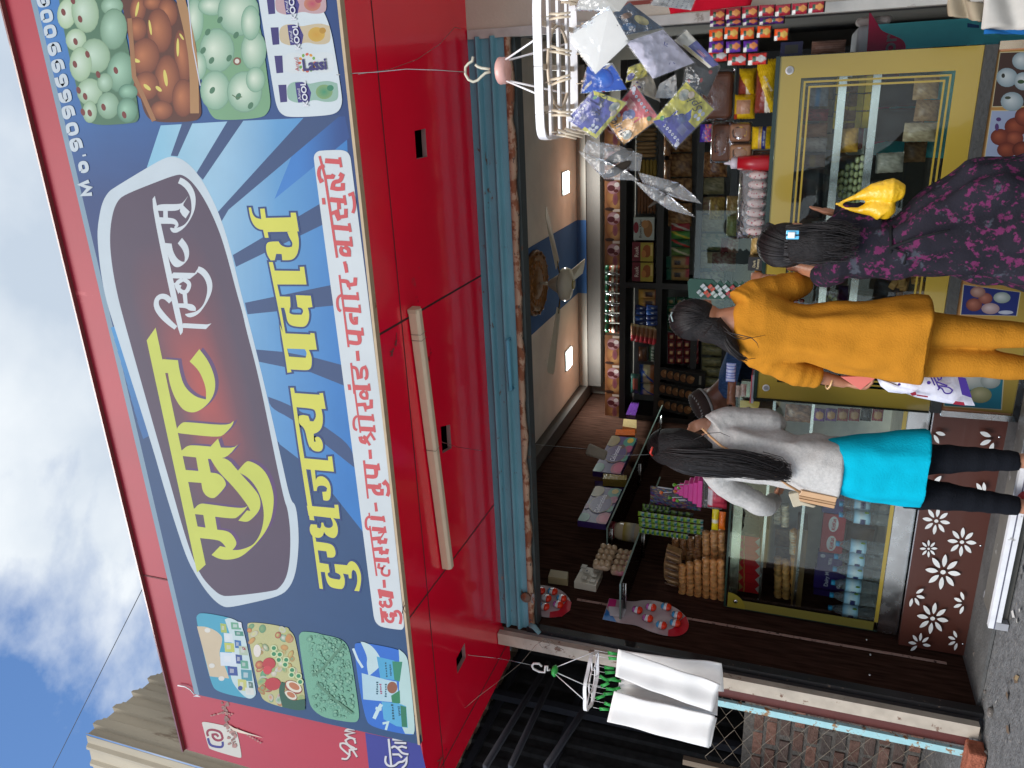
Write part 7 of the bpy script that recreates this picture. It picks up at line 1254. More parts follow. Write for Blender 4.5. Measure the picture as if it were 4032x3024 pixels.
def darkbag(label, cs, Ds, masks):
    P = [AY(x, y, d) for (x, y), d in zip(cs, Ds)]; e = thing('mask_packet', label, 'mask packet', P[0], 'empty-looking clear bags hanging at a slant'); c = sum(P, Vector())/len(P); b = MB(); nr = Vector((0, -1, 0)); n = len(P)
    for sg in (-1, 1):
        vs = [c+nr*.016*sg]+[P[k].lerp(c, .35)+nr*sg*(.013+.004*random.random()) for k in range(n)]+P; b.add(vs, [(0, 1+k, 1+(k+1) % n) for k in range(n)]+[(1+k, n+1+k, n+1+(k+1) % n, 1+(k+1) % n) for k in range(n)], GREY(1), True)
    b.build('clear_bag', M_bag, e)
    for x, y, rx, ry, a in masks:
        p = AY(x, y, Ds[0]); b = MB(); k = Ds[0]/FPX; b.ell(p, (ry*k, .006, rx*k), H('#2c2620'), 14, M=Matrix.Rotation(a, 3, 'Y')); b.build('dark_mask', M_cloth, e)
T3 = (1800, 0, .60277)
darkbag('upper clear bag with a dark brown mask, left of the packets', tr(T3, [(850, 915), (1060, 950), (1210, 1010), (1195, 1120), (1100, 1110), (930, 1040), (820, 990)]), [2.42]*7, [(2435, 617, 62, 20, R(-25))])
darkbag('lower clear bag with a dark mask, left of the packets', tr(T3, [(790, 985), (930, 1035), (1100, 1110), (1190, 1180), (960, 1170), (880, 1090)]), [2.4]*6, [(2430, 668, 62, 17, R(-28))])
darkbag('pointed clear bag hanging down at a slant, upper tip', tr(T3, [(1180, 1125), (1440, 1190), (1530, 1260), (1600, 1332), (1470, 1305), (1330, 1260), (1210, 1190)]), [2.42]*7, [(2620, 750, 60, 12, R(-25))])
darkbag('pointed clear bag hanging down at a slant, lower tip', tr(T3, [(1150, 1178), (1300, 1230), (1400, 1290), (1560, 1420), (1380, 1370), (1260, 1290)]), [2.4]*6, [(2590, 790, 45, 7, R(-35))])
b = MB(); b.box((-.01, -.003, -.05), (.01, .003, .05), IV)
# ---- round hanger with towels
DH = 3.0
rh = thing('towel_hanger', 'round white clip hanger with green pegs holding white towels', 'clip hanger', AY(2330, 2680, DH)); c = AY(2335, 2680, DH); ra = .135
b = MB(); ring = [c+Vector((ra*(1+.06*math.cos(6*a))*math.cos(a), ra*(1+.06*math.cos(6*a))*math.sin(a), 0)) for a in (2*math.pi*k/60 for k in range(61))]
for i in range(60):
    a, q = ring[i], ring[i+1]; n_ = ((a+q)/2-c).normalized()*.004; z_ = Vector((0, 0, .016)); b.hexa([a-n_, q-n_, q+n_, a+n_, a-n_+z_, q-n_+z_, q+n_+z_, a+n_+z_], PW)
b.tube(loopxy(c.x, c.y, .06, .06, 30, 2, c.z+.005), .004, PW, 6)
for k in range(6): a = k*math.pi/3; d = Vector((math.cos(a), math.sin(a), 0)); b.tube([c+d*.06+Vector((0, 0, .005)), c+d*ra+Vector((0, 0, .005))], .004, PW, 6)
b.build('rim', M_plas, rh)
hub = AY(2182, 2641, DH); GR = H('#2ca042'); b = MB(); b.lathe(hub+Vector((0, 0, -.012)), [(.012, -.004), (.026, 0), (.03, .008), (.022, .02), (.01, .024)], GR, 14); b.build('hub', M_plas, rh)
b = MB()
for k in range(3): a = k*2.094+2.6; b.tube([hub+Vector((.02*math.cos(a), .02*math.sin(a), -.01)), c+Vector((ra*math.cos(a), ra*math.sin(a), .012))], .0022, PW, 6)
b.build('stay', M_plas, rh)
b = MB(); TY = (1800, 2300, .43644); b.tube([AY(*q, DH) for q in tr(TY, [(840, 772), (815, 778), (815, 740), (795, 740), (790, 795), (740, 790), (690, 765), (675, 740), (690, 715), (740, 718), (765, 742)])], .0055, H('#cfcac4'), 8); b.build('hook', M_plas, rh)
random.seed(15); TT = (2000, 2100, .5425)
for i, (x, y, dx, dy, dd) in enumerate(((750, 870, 25, 8, .03), (755, 908, 28, 3, 0), (725, 975, 30, 4, .05), (730, 1010, 30, -2, -.02), (690, 1050, 24, 30, -.05), (745, 1060, 26, -8, .02), (700, 1100, 24, -22, -.06), (735, 1130, 26, 6, -.03), (720, 1165, 26, -3, .04), (665, 1190, 26, -18, -.06), (725, 1240, 26, 18, -.02), (690, 1275, 28, 4, 0), (775, 1065, 20, 10, .06), (780, 1130, 15, -14, .05))):
    p = AY(*tr(TT, [(x-25, y-dy*.5)])[0], DH+dd); q = AY(*tr(TT, [(x+50, y+dy)])[0], DH+dd); b = MB(); clip(b, p, q-p, GR, .8); b.tube([p, (p.x, p.y, c.z)], .0012, PW, 4); b.build('peg', M_plas, rh)
WT = H('#e4e1de')
def towel(label, cs, Ds, wave=.013): o = clothquad('towel', cs, Ds, WT, mat('white_towel', .95, spec=.1, namt=.03, bump=.3, bscale=500), wave, 24, .006, 2.5); return tag(o, label, 'towel', 'white towels on the round hanger')
towel('front folded white towel, right one of the pair', tr(TT, [(800, 835), (780, 1030), (1482, 1298), (1540, 1090)]), [2.95, 2.92, 2.95, 2.99])
towel('white towel sheet hanging behind the right front towel', tr(TT, [(815, 850), (850, 1085), (1568, 1148), (1552, 938)]), [3.06, 3.04, 3.06, 3.08]); towel('front folded white towel, left one of the pair', tr(TT, [(770, 1148), (722, 1356), (1460, 1550), (1502, 1325)]), [2.93, 2.9, 2.92, 2.95])
towel('second layer of the left towel, showing at its hem', tr(TT, [(775, 1150), (735, 1350), (1472, 1545), (1518, 1332)]), [2.99, 2.97, 2.99, 3.0]); towel('shaded inner white towel between the two front ones', tr(TT, [(815, 1050), (790, 1150), (1520, 1322), (1528, 1140)]), [3.08, 3.06, 3.08, 3.1])
wire('hanging_wire', 'thin wire from the soffit hole to the round towel hanger', [AZ(*tr(TG, [(1350, 585)])[0], ZS+.02), AZ(1850, 2580, ZS-.005), AY(1960, 2592, 3.02), AY(2030, 2605, 3.01), AY(2098, 2620, DH)])
wire('loose_wire', 'slack grey wire hanging in loops beside the towel hanger', [AY(1800, 2814, 2.9), AY(1880, 2745, 2.95), AY(1960, 2685, 3.1), AY(2052, 2610, 3.2), AY(2110, 2540, 3.3), AY(2150, 2515, 3.3), AY(2165, 2540, 3.3), AY(2135, 2550, 3.3), AY(2120, 2530, 3.3), AY(2150, 2518, 3.3), AY(2220, 2560, 3.3)], .0012, (.3, .27, .22))
# tube light on the soffit
a, c_ = AZ(1655, 1218, ZS-.05), AZ(1783, 2235, ZS-.05); tl_ = thing('tube_light', 'unlit cream tube light batten fixed under the red soffit', 'tube light', a); b = MB(); d = (c_-a).normalized(); n_ = Vector((-d.y, d.x, 0)); zz = Vector((0, 0, 1))
prf = [(-.022, .045), (-.022, .012), (-.012, 0), (.012, 0), (.022, .012), (.022, .045)]; b.add([a+n_*u+zz*v for u, v in prf]+[c_+n_*u+zz*v for u, v in prf], [(i, i+1, i+7, i+6) for i in range(5)]+[(0, 1, 2, 3, 4, 5), (11, 10, 9, 8, 7, 6), (5, 0, 6, 11)], H('#cbb79c')); b.build('batten', M_plas, tl_, bevel=.002)
b = MB(); b.add([a+n_*u+zz*v-d*.004 for u, v in [(-.023, .046), (-.023, .01), (0, -.002), (.023, .01), (.023, .046)]]+[a+n_*u+zz*v+d*.012 for u, v in [(-.023, .046), (-.023, .01), (0, -.002), (.023, .01), (.023, .046)]], [(0, 1, 2, 3, 4), (9, 8, 7, 6, 5)]+[(i, i+1, i+6, i+5) for i in range(4)], H('#b8a68c')); b.build('end_cap', M_plas, tl_)
b = MB()
for t in (.08, .1, .5): q = a.lerp(c_, t); b.tube([q+n_*.024+zz*.045, q+n_*.024, q-n_*.024, q-n_*.024+zz*.045], .001, (.1, .08, .07), 4)
b.build('tie_wire', M_mat, tl_)
wire('cable', 'thin dark wires crossing the soffit beside the tube light', [AZ(1740, 1740, ZS-.06), AZ(1800, 1760, ZS-.08), AZ(1900, 1775, ZS-.1)], .001, (.3, .1, .1))
# ================================================================ people
def fuse(mb, name, mt, parent, vox=.007, sm=5, fold=None):
    o = mb.build(name, mt, parent); r = o.modifiers.new('remesh', 'REMESH'); r.mode = 'VOXEL'; r.voxel_size = vox; r.use_smooth_shade = True
    if sm: s_ = o.modifiers.new('smooth', 'SMOOTH'); s_.factor = .5; s_.iterations = sm
    if fold:
        for nm, ty, sz, st in (('folds', 'MARBLE', fold[0], fold[1]), ('drape', 'CLOUDS', fold[0]*.6, fold[1]*.9)):
            tx = bpy.data.textures.new(nm, ty); tx.noise_scale = sz
            if ty == 'MARBLE': tx.turbulence = 9; tx.marble_type = 'SOFT'; tx.noise_basis_2 = 'SIN'
            d = o.modifiers.new(nm, 'DISPLACE'); d.texture = tx; d.strength = st; d.mid_level = .5; d.texture_coords = 'LOCAL'
    return o
def loft(b, secs, n=44, amp=.0, kf=9, seed=0, pw=2.4, sub=6, cap=True):
    """secs: (centre, half width, half depth, turn, fold amount); smooth in-betweens"""
    S = []
    for i in range(len(secs)-1):
        a, c = secs[i], secs[i+1]
        for k in range(sub):
            t = k/sub; t2 = t; S.append((a[0].lerp(c[0], t), a[1]+(c[1]-a[1])*t2, a[2]+(c[2]-a[2])*t2, a[3]+(c[3]-a[3])*t2, a[4]+(c[4]-a[4])*t2))
    S.append(secs[-1]); vs = []
    for j, (c, w_, d_, tn, am) in enumerate(S):
        for k in range(n):
            a = 2*math.pi*k/n; ca, sa = math.cos(a), math.sin(a); x = w_*math.copysign(abs(ca)**(2/pw), ca); y = d_*math.copysign(abs(sa)**(2/pw), sa)
            f = 1+am*(.55*math.sin(a*4+c.z*24+seed)*noise.noise(Vector((c.z*5, seed, ca)))*2+math.sin(a*kf+seed+.8*noise.noise(Vector((c.z*4, seed, 0))))*.5+1.2*noise.noise(Vector((ca*2+seed, sa*2, c.z*5)))); x *= f; y *= f
            vs.append(c+Vector((x*math.cos(tn)-y*math.sin(tn), x*math.sin(tn)+y*math.cos(tn), 0)))
    fs = [(j*n+k, j*n+(k+1) % n, (j+1)*n+(k+1) % n, (j+1)*n+k) for j in range(len(S)-1) for k in range(n)]
    if cap: fs += [tuple(reversed(range(n))), tuple((len(S)-1)*n+k for k in range(n))]
    b.add(vs, fs, GREY(.5), True)
def limb(b, pts, rs, n=14, ripple=0, kf=60, sub=8):
    P = []; Rr = []
    for i in range(len(pts)-1):
        for k in range(sub): t = k/sub; P.append(Vector(pts[i]).lerp(Vector(pts[i+1]), t)); Rr.append(rs[i]+(rs[i+1]-rs[i])*t)
    P.append(Vector(pts[-1])); Rr.append(rs[-1])
    for _ in range(3):
        P = [P[0]]+[(P[i-1]+P[i]*2+P[i+1])/4 for i in range(1, len(P)-1)]+[P[-1]]
    Rr = [r*(1+ripple*math.sin(i*2.1+kf)) for i, r in enumerate(Rr)]; b.tube(P, Rr, GREY(.5), n)
def head(b, c, s_, M):
    """skull, jaw, nose, lips, ears; +Y of M is where the face looks"""
    b.ell(c, (.073*s_, .09*s_, .098*s_), GREY(.5), 20, M=M); b.ell(c+M @ Vector((0, .028*s_, -.058*s_)), (.052*s_, .06*s_, .055*s_), GREY(.5), 16, M=M)
    b.ell(c+M @ Vector((0, .096*s_, -.022*s_)), (.013*s_, .02*s_, .022*s_), GREY(.5), 10, M=M); b.ell(c+M @ Vector((0, .082*s_, -.058*s_)), (.022*s_, .01*s_, .008*s_), GREY(.5), 10, M=M)
    for sx in (-1, 1): b.ell(c+M @ Vector((sx*.078*s_, -.004*s_, -.02*s_)), (.008*s_, .018*s_, .03*s_), GREY(.5), 10, M=M); b.ell(c+M @ Vector((sx*.03*s_, .078*s_, .0)), (.016*s_, .01*s_, .008*s_), GREY(.5), 8, M=M)
def hand(b, w_, d, up, side, s_=1, curl=.6, thumb=1):
    """palm from wrist w_ along d, fingers curl towards up"""
    d = Vector(d).normalized(); side = (Vector(side)-Vector(side).dot(d)*d).normalized(); up = d.cross(side) if up is None else Vector(up).normalized()
    b.tube([w_-d*.03*s_, w_, w_+d*.04*s_, w_+d*.085*s_], [.023*s_, .024*s_, .036*s_, .033*s_], GREY(.5), 12, flat=.5, up=side)
    for i, (o, l) in enumerate(((-.027, .068), (-.009, .078), (.009, .074), (.026, .058))):
        q = w_+d*.08*s_+side*o*s_; cu = curl; p = [q]; dd = d
        for k, f in enumerate((.45, .32, .23)): dd = (dd*math.cos(cu*.7)+up*math.sin(cu*.7)).normalized(); cu *= 1.25; p.append(p[-1]+dd*l*f*s_)
        b.tube(p, [.0095*s_, .009*s_, .0082*s_, .006*s_], GREY(.5), 8)
    q = w_+d*.02*s_+side*thumb*.03*s_; b.tube([q, q+(d*.6+side*thumb*.8).normalized()*.035*s_+up*.008*s_, q+(d*.9+side*thumb*.45).normalized()*.062*s_+up*.02*s_], [.012*s_, .0105*s_, .0075*s_], GREY(.5), 8)
def strands(b, path, rad, n, rs, seed=0, wave=.01, r0=.0022, fan=None):
    """a lock of hair: many fine tapering strands along one curved path"""
    random.seed(seed); P = [Vector(p) for p in path]
    for i in range(n):
        a = random.uniform(0, 6.283); q = random.random()**.5; ph = random.uniform(0, 6); pts = []; rr = []; L_ = random.uniform(.78, 1)
        m_ = 16
        for k in range(m_+1):
            t = k/m_*L_*(len(P)-1); j = min(int(t), len(P)-2); f = t-j; p = P[j].lerp(P[j+1], f); R_ = rad[j]*(1-f)+rad[j+1]*f; j2 = k/m_
            pts.append(p+Vector((math.cos(a)*q*R_, math.sin(a)*q*R_*.55, 0))+Vector((math.sin(ph+j2*7), math.cos(ph+j2*5), 0))*wave*j2); rr.append(r0*(1-.75*j2)+.0004)
        for _ in range(2): pts = [pts[0]]+[(pts[i_-1]+pts[i_]*2+pts[i_+1])/4 for i_ in range(1, m_)]+[pts[-1]]
        b.tube(pts, rr, jit((.013, .010, .010), .5), 4, cap=False)
def comb(b, hc, HM, s_, n=150, seed=1, nape=(0, -.1, -.07)):
    random.seed(seed)
    for i in range(n):
        a = random.uniform(-1.45, 1.45); pts = []; rr = []; r_ = random.uniform(1.0, 1.035); m_ = 12; e_ = random.uniform(.75, 1)
        for k in range(m_+1):
            t = k/m_*e_; th = .55-t*2.9; x = math.sin(a)*math.sin(math.pi*min(1, .18+t*.74)); y = math.sin(th)*(1-.25*abs(math.sin(a))); z = math.cos(th)*math.cos(a*.75) if th > -1.4 else math.cos(th)*(1-.2*abs(a))
            v = Vector((x, y, z)); v.normalize(); pts.append(hc+HM @ Vector((v.x*.085*r_*s_, (v.y*.093-.017)*r_*s_, (v.z*.101+.016)*r_*s_))); rr.append(.0016*s_*(1-.6*abs(k/m_-.5)))
        b.tube(pts, rr, jit((.012, .009, .009), .6), 4, cap=False)
M_hair = mat('black_hair', .45, spec=.3, namt=.3, nscale=80); M_hairf = mat('black_hair_cap', .55, spec=.22, fixed=(.011, .009, .009), namt=.5, nscale=26, stretch=(6, 6, 1), bump=.8, bscale=40)
def skinm(n_, c): return mat(n_, .5, fixed=H(c), namt=.08, trans=.08)
def cl(n_, c, **k): return mat(n_, .9, spec=.12, fixed=H(c) if isinstance(c, str) else c, **{**dict(namt=.07, nscale=20, bump=.3, bscale=260), **k})
SK1, SK2 = skinm('brown_skin', '#a06c50'), skinm('tan_skin', '#b07c60')
Rz = lambda a: Matrix.Rotation(a, 3, 'Z')
# ---- woman in mustard kurta
D = 3.05; P = lambda x, y, dd=0: AY(x, y, D+dd)
e = thing('person', 'person in a mustard yellow kurta and trousers leaning at the glass counter', 'person', (-.86, 3.05, 0)); EO = e
hc = P(2757, 1262, .02); HM = Matrix.Rotation(R(28), 3, 'Z') @ Matrix.Rotation(R(-24), 3, 'X')
nk = P(2872, 1262, .0); b = MB(); head(b, hc, .98, HM); limb(b, [hc+Vector((0, 0, -.04)), P(2835, 1262, .0), nk+Vector((0, 0, -.03))], [.05, .047, .06])
bw, bc = P(3150, 1310), P(3500, 1320); loft(b, [(nk+Vector((0, 0, -.02)), .06, .05, 0, 0), (P(2950, 1285), .11, .055, 0, 0), (P(3150, 1305), .085, .06, 0, 0), (P(3380, 1330), .11, .075, 0, 0), (P(3600, 1335), .1, .07, 0, 0)])
sR, eR, wR = P(2945, 1160, .02), P(3165, 1122, .12), P(3010, 1098, .42); sL, eL, wL = P(2945, 1385, .0), P(3130, 1462, -.01), P(3330, 1508, .03)
limb(b, [sR, eR, wR], [.042, .034, .022]); limb(b, [sL, eL, wL], [.042, .034, .021]); hand(b, wR, (P(2950, 1100, .5)-wR), (0, .4, -.8), (1, 0, 0), .9, .5, -1); hand(b, wL, (P(3440, 1522, .03)-wL), (.8, -.2, .2), (0, 1, 0), .9, 1.2, 1)
for x0, x1 in ((1298, 1320), (1418, 1450)): k_ = P(4032, x1); limb(b, [P(3560, x0), k_, Vector((k_.x, 3.08, .09))], [.05, .04, .03]); b.ell((k_.x, 3.14, .04), (.038, .1, .035), GREY(.5), 12)
fuse(b, 'body', SK1, e, .0065, 3)
KU = H('#a8690a'); M_k = cl('mustard_cotton', '#b07420', bump=.35, bscale=180)
b = MB(); secs = [(P(2885, 1262, .0), .055, .05, .1, 0), (P(2908, 1264), .10, .07, .12, .0), (P(2945, 1275), .145, .088, .12, .02), (P(3010, 1288), .148, .1, .1, .03), (P(3100, 1300), .114, .092, .08, .05), (P(3180, 1308), .108, .092, .05, .09), (P(3300, 1325), .13, .105, .03, .08), (P(3450, 1330), .145, .115, 0, .06), (P(3640, 1332), .160, .125, -.02, .07)]
loft(b, secs, kf=7, seed=2); limb(b, [P(2925, 1200, .0), P(2960, 1160, .03), eR, wR.lerp(eR, .42)], [.075, .062, .056, .037], ripple=.055); limb(b, [P(2935, 1350, .0), P(2975, 1392, -.01), eL, P(3222, 1484, .01)], [.07, .06, .05, .041], ripple=.05)
fuse(b, 'kurta', M_k, e, .006, 5, (.28, .012))
b = MB(); loft(b, [(P(3540, 1330), .12, .09, 0, 0), (P(3650, 1330), .125, .09, 0, 0)])
for i, (a0, a1, a2) in enumerate((((3620, 1297), (3830, 1310), (4032, 1322)), ((3620, 1415), (3830, 1425), (4032, 1450)))):
    q = P(*a2); limb(b, [P(*a0), P(*a1), q, Vector((q.x, 3.08, .14))], [.066, .054, .046, .042], n=18, ripple=.012)
fuse(b, 'trousers', M_k, e, .006, 4, (.25, .006))
b = MB()
for x0 in (1322, 1450): k_ = P(4032, x0); b.ell((k_.x, 3.15, .03), (.045, .12, .028), H('#3a2418'), 14)
b.build('sandals', M_mat, e)
b = MB(); b.ell(hc+HM @ Vector((0, -.018, .018)), (.085, .092, .1), GREY(.5), 20, M=HM); b.ell(P(2800, 1300, -.04), (.055, .05, .075), GREY(.5), 14); limb(b, [P(2800, 1290, -.05), P(2850, 1330, -.06), P(2885, 1372, -.08), P(2905, 1400, -.06)], [.055, .042, .026, .012]); fuse(b, 'hair', M_hairf, e, .006, 3)
b = MB(); strands(b, [P(2840, 1310, -.07), P(2870, 1370, -.1), P(2910, 1405, -.11), P(2945, 1420, -.1)], [.03, .024, .015, .006], 60, 0, 1, .004, .0016)
for pl in (((600, 480), (700, 545), (780, 560), (980, 520)), ((620, 490), (850, 545), (900, 590), (920, 640)), ((640, 600), (740, 700), (820, 745), (890, 735)), ((590, 440), (650, 500), (760, 545), (860, 550))):
    q = tr(T9, list(pl)); b.tube([P(*k_, -.115) for k_ in q], [.0022, .002, .0016, .0008], (.012, .01, .01), 4)
comb(b, hc, HM, .98, 220, 5); b.build('loose_strands', M_hair, e)
b = MB(); q = P(3265, 1503, .02); d = (wL-eL).normalized(); o = d.orthogonal().normalized(); v = d.cross(o); b.tube([q+o*.028*math.cos(a)+v*.028*math.sin(a) for a in (k*.3142 for k in range(21))], .004, H('#c8a070'), 6); b.build('bangle', M_gloss, e)
b = MB(); a_ = HM @ Vector((0, -.085, .045)); b.tube([hc+HM @ Vector((-.025, -.105, .06)), hc+HM @ Vector((0, -.112, .068)), hc+HM @ Vector((.012, -.11, .062))], .003, H('#8a9a98'), 6); b.build('hair_slide', M_gloss, e)
# what she carries
b = MB(); pts = [P(x, y, -.01) for x, y in tr((3300, 1000, .4412), [(20, 1095), (200, 1215), (330, 1110), (300, 1090)])]; b.prism(pts, (0, .015, 0), H('#c8685c')); tag(b.build('purse', M_plas, bevel=.002), 'flat salmon pink purse pressed under the mustard sleeve', 'purse')
TB2 = (3300, 1000, .4412); sb = thing('carrier_bag', 'white plastic carrier bag with violet writing held beside the mustard trousers', 'bag', P(3700, 1540)); op = tr(TB2, [(345, 1110), (420, 1130), (560, 1080), (800, 1075), (1070, 1085), (1150, 1200), (1222, 1355), (1130, 1350), (950, 1330), (700, 1280), (520, 1215), (450, 1232), (380, 1180)])
b = MB(); cc_ = P(3640, 1535, .05); 
for sg in (-1, 1): 
    n = len(op); P3 = [P(x, y, .05) for x, y in op]; vs = [cc_+Vector((0, sg*.03, 0))]+[p.lerp(cc_, .35)+Vector((0, sg*(.022+.008*random.random()), 0)) for p in P3]+P3; b.add(vs, [(0, 1+k, 1+(k+1) % n) for k in range(n)]+[(1+k, n+1+k, n+1+(k+1) % n, 1+(k+1) % n) for k in range(n)], H('#c9c8d4'), True)
b.build('bag_body', mat('white_polythene', .35, namt=.05, bump=.5, bscale=30), sb)
fb = Flat(lambda x, y: P(x, y, .012), (0, -1, 0), .0005); VI = H('#4a2c9a'); fb.poly([(1065, 1085), (1140, 1110), (1195, 1285), (1105, 1255)], VI, T=TB2)
for s_ in ([(890, 1215), (905, 1190), (930, 1200), (950, 1245), (1005, 1245), (1020, 1215), (985, 1185), (890, 1175)], [(880, 1140), (975, 1175)], [(850, 1080), (920, 1080), (925, 1110), (895, 1125), (885, 1090)], [(845, 1080), (905, 1205)], [(705, 1125), (730, 1160)], [(820, 1080), (862, 1170)]): fb.stroke(s_, 13, VI, T=TB2)
fb.disc(808, 1145, 18, 16, VI, T=TB2); fb.disc(545, 1160, 14, 12, VI, T=TB2); fb.done('bag_print', M_print, sb); RB = H('#b01c3c'); fb.poly([(640, 1240), (690, 1222), (700, 1255), (660, 1262)], RB, T=TB2); fb.stroke([(700, 1255), (800, 1270)], 13, RB, T=TB2); fb.poly([(1020, 1335), (1045, 1308), (1120, 1318), (1130, 1348)], RB, T=TB2); fb.done('red_print', M_print, sb)
# ---- girl in grey top and turquoise kurta
D = 3.32; P = lambda x, y, dd=0: AY(x, y, D+dd); sR = P(2830, 1640); eR = P(3080, 1668, .1); wR = P(2800, 1660, .3)
e = thing('person', 'person in a light grey top over a turquoise kurta with a very long black ponytail', 'person', (-1.62, 3.32, 0)); hc = P(2652, 1752, .03); HM = Matrix.Rotation(R(-12), 3, 'Z') @ Matrix.Rotation(R(-8), 3, 'X')
nk = P(2760, 1755); b = MB(); head(b, hc, .95, HM); limb(b, [hc+Vector((0, 0, -.04)), P(2735, 1755), nk+Vector((0, 0, -.05))], [.046, .043, .055])
loft(b, [(nk+Vector((0, 0, -.03)), .06, .05, 0, 0), (P(2850, 1770), .1, .055, 0, 0), (P(3050, 1800), .08, .055, 0, 0), (P(3300, 1830), .085, .065, 0, 0), (P(3560, 1850), .09, .07, 0, 0)])
sL, eL, wL = P(2800, 1880), P(3010, 2000, .06), P(3060, 1960, .32); limb(b, [sR, eR, wR], [.026, .026, .02]); limb(b, [sL, eL, wL], [.026, .026, .02]); hand(b, wR, P(2680, 1690, .28)-wR, (-.3, -.8, .1), (1, 0, 0), .85, .5, -1); hand(b, wL, P(3060, 1900, .5)-wL, (0, 0, -1), (1, 0, 0), .85, .5, 1)
for a0, a1, a2 in (((3600, 1810), (3850, 1808), (4030, 1815)), ((3600, 1935), (3830, 1970), (4030, 1995))): q = P(*a2); limb(b, [P(*a0), P(*a1), q], [.06, .045, .03]); b.tube([q, q+Vector((0, .0, -.03)), Vector((q.x, q.y+.1, .03))], [.032, .036, .026], GREY(.5), 10)
fuse(b, 'body', SK2, e, .0065, 3)
M_g = cl('grey_melange', '#b9b6b2', namt=.14, nscale=90, bump=.35)
b = MB(); secs = [(P(2765, 1752), .05, .045, 0, 0), (P(2790, 1756), .1, .07, 0, 0), (P(2830, 1765), .14, .082, 0, .02), (P(2900, 1778), .138, .095, 0, .05), (P(3010, 1795), .122, .095, 0, .06), (P(3120, 1815), .122, .1, 0, .06), (P(3230, 1830), .132, .11, 0, .05), (P(3310, 1844), .134, .112, 0, .04)]; loft(b, secs, kf=6, seed=5)
limb(b, [P(2815, 1680), P(2850, 1645, .02), eR, wR.lerp(eR, .2)], [.07, .058, .055, .036], ripple=.03); limb(b, [P(2815, 1850), P(2850, 1905, .01), eL, P(3045, 1965, .25)], [.07, .058, .05, .038], ripple=.04)
fuse(b, 'grey_top', M_g, e, .006, 5, (.22, .011))
b = MB(); loft(b, [(P(3120, 1815), .095, .075, 0, 0), (P(3290, 1828), .122, .096, 0, .01), (P(3360, 1832), .138, .108, 0, .03), (P(3450, 1838), .15, .115, 0, .05), (P(3640, 1842), .168, .125, 0, .06)], kf=7, seed=9); fuse(b, 'kurta', cl('turquoise_cotton', '#00a3bd', bump=.3, bscale=150), e, .006, 4, (.3, .006))
b = MB()
for a0, a1, a2 in (((3560, 1808), (3850, 1808), (4012, 1816)), ((3560, 1935), (3830, 1968), (4012, 1993))): q = P(*a2); limb(b, [P(*a0), P(*a1), q], [.075, .05, .04], n=16, ripple=.05)
fuse(b, 'leggings', cl('black_knit', '#17191f', bump=.6, bscale=300), e, .007, 3)
b = MB()
for y in (1816, 1995): q = P(4032, y); b.ell((q.x, q.y+.07, .032), (.042, .11, .036), H('#a01c24'), 14)
b.build('shoes', M_plas, e)
b = MB(); b.ell(hc+HM @ Vector((0, -.016, .014)), (.083, .09, .096), GREY(.5), 20, M=HM); b.ell(P(2600, 1788, -.06), (.04, .035, .04), GREY(.5), 12); limb(b, [P(2610, 1748, -.03), P(2680, 1748, -.045), P(2755, 1762, -.07), P(2800, 1775, -.085)], [.07, .074, .058, .03]); limb(b, [P(2600, 1788, -.07), P(2700, 1815, -.12), P(2850, 1825, -.135), P(3000, 1835, -.135)], [.04, .052, .05, .025]); fuse(b, 'hair', M_hairf, e, .006, 3)
b = MB(); strands(b, [P(2590, 1785, -.08), P(2680, 1815, -.13), P(2820, 1822, -.145), P(2950, 1832, -.145), P(3060, 1850, -.14), P(3120, 1862, -.13)], [.03, .062, .066, .058, .04, .03], 420, 0, 2, .014, .0022)
for pl in (((560, 330), (700, 370), (760, 440), (770, 520)), ((600, 360), (690, 380), (715, 430), (640, 480)), ((60, 240), (170, 195), (250, 190), (320, 220))): b.tube([P(*q, -.16) for q in tr((2700, 1600, .5425), pl)], [.002, .0016, .0014, .0008], (.012, .01, .01), 4)
comb(b, hc, HM, .97, 200, 6); b.build('ponytail', M_hair, e)
b = MB(); q = P(2574, 1770, -.09); b.tube([q+Vector((-.03, 0, .004)), q+Vector((-.005, -.03, .01)), q+Vector((.022, -.02, .002))], .005, H('#c8382c'), 8); b.build('hair_band', M_plas, e)
pu_ = thing('sling_bag', 'tan leather sling bag resting against the grey top', 'bag', P(3220, 1975, -.05)); b = MB(); TC2 = (2700, 1600, .5425)
b.tube([P(*q, -.12) for q in tr(TC2, [(120, 160), (180, 220), (260, 290), (340, 330)])]+[P(*q, -.15) for q in tr(TC2, [(500, 420), (660, 510)])]+[P(*q, -.12) for q in tr(TC2, [(740, 570), (835, 625)])], .0055, H('#c29468'), 6, flat=.5); b.build('strap', M_plas, pu_)
for k, (pts, c) in enumerate((([(840, 612), (1100, 665), (1090, 700), (820, 645)], '#c09a74'), ([(820, 648), (1090, 702), (1088, 720), (820, 665)], '#a88460'), ([(818, 668), (1085, 722), (1078, 745), (830, 690)], '#b8906a'))): b = MB(); b.prism([P(*q, -.1) for q in tr(TC2, pts)], (0, .07, 0), H(c)); b.build('flap' if k == 0 else 'pocket', M_plas, pu_, bevel=.003)
b = MB(); pts = tr(TC2, [(745, 640), (820, 625), (835, 690), (950, 725), (930, 738), (850, 720), (780, 735)]); b.prism([P(*q, -.03) for q in pts], (0, .03, 0), H('#b0a690')); tag(b.build('paper_wrap', M_mat, bevel=.004), 'crumpled beige wrap tucked behind the tan sling bag', 'wrap')
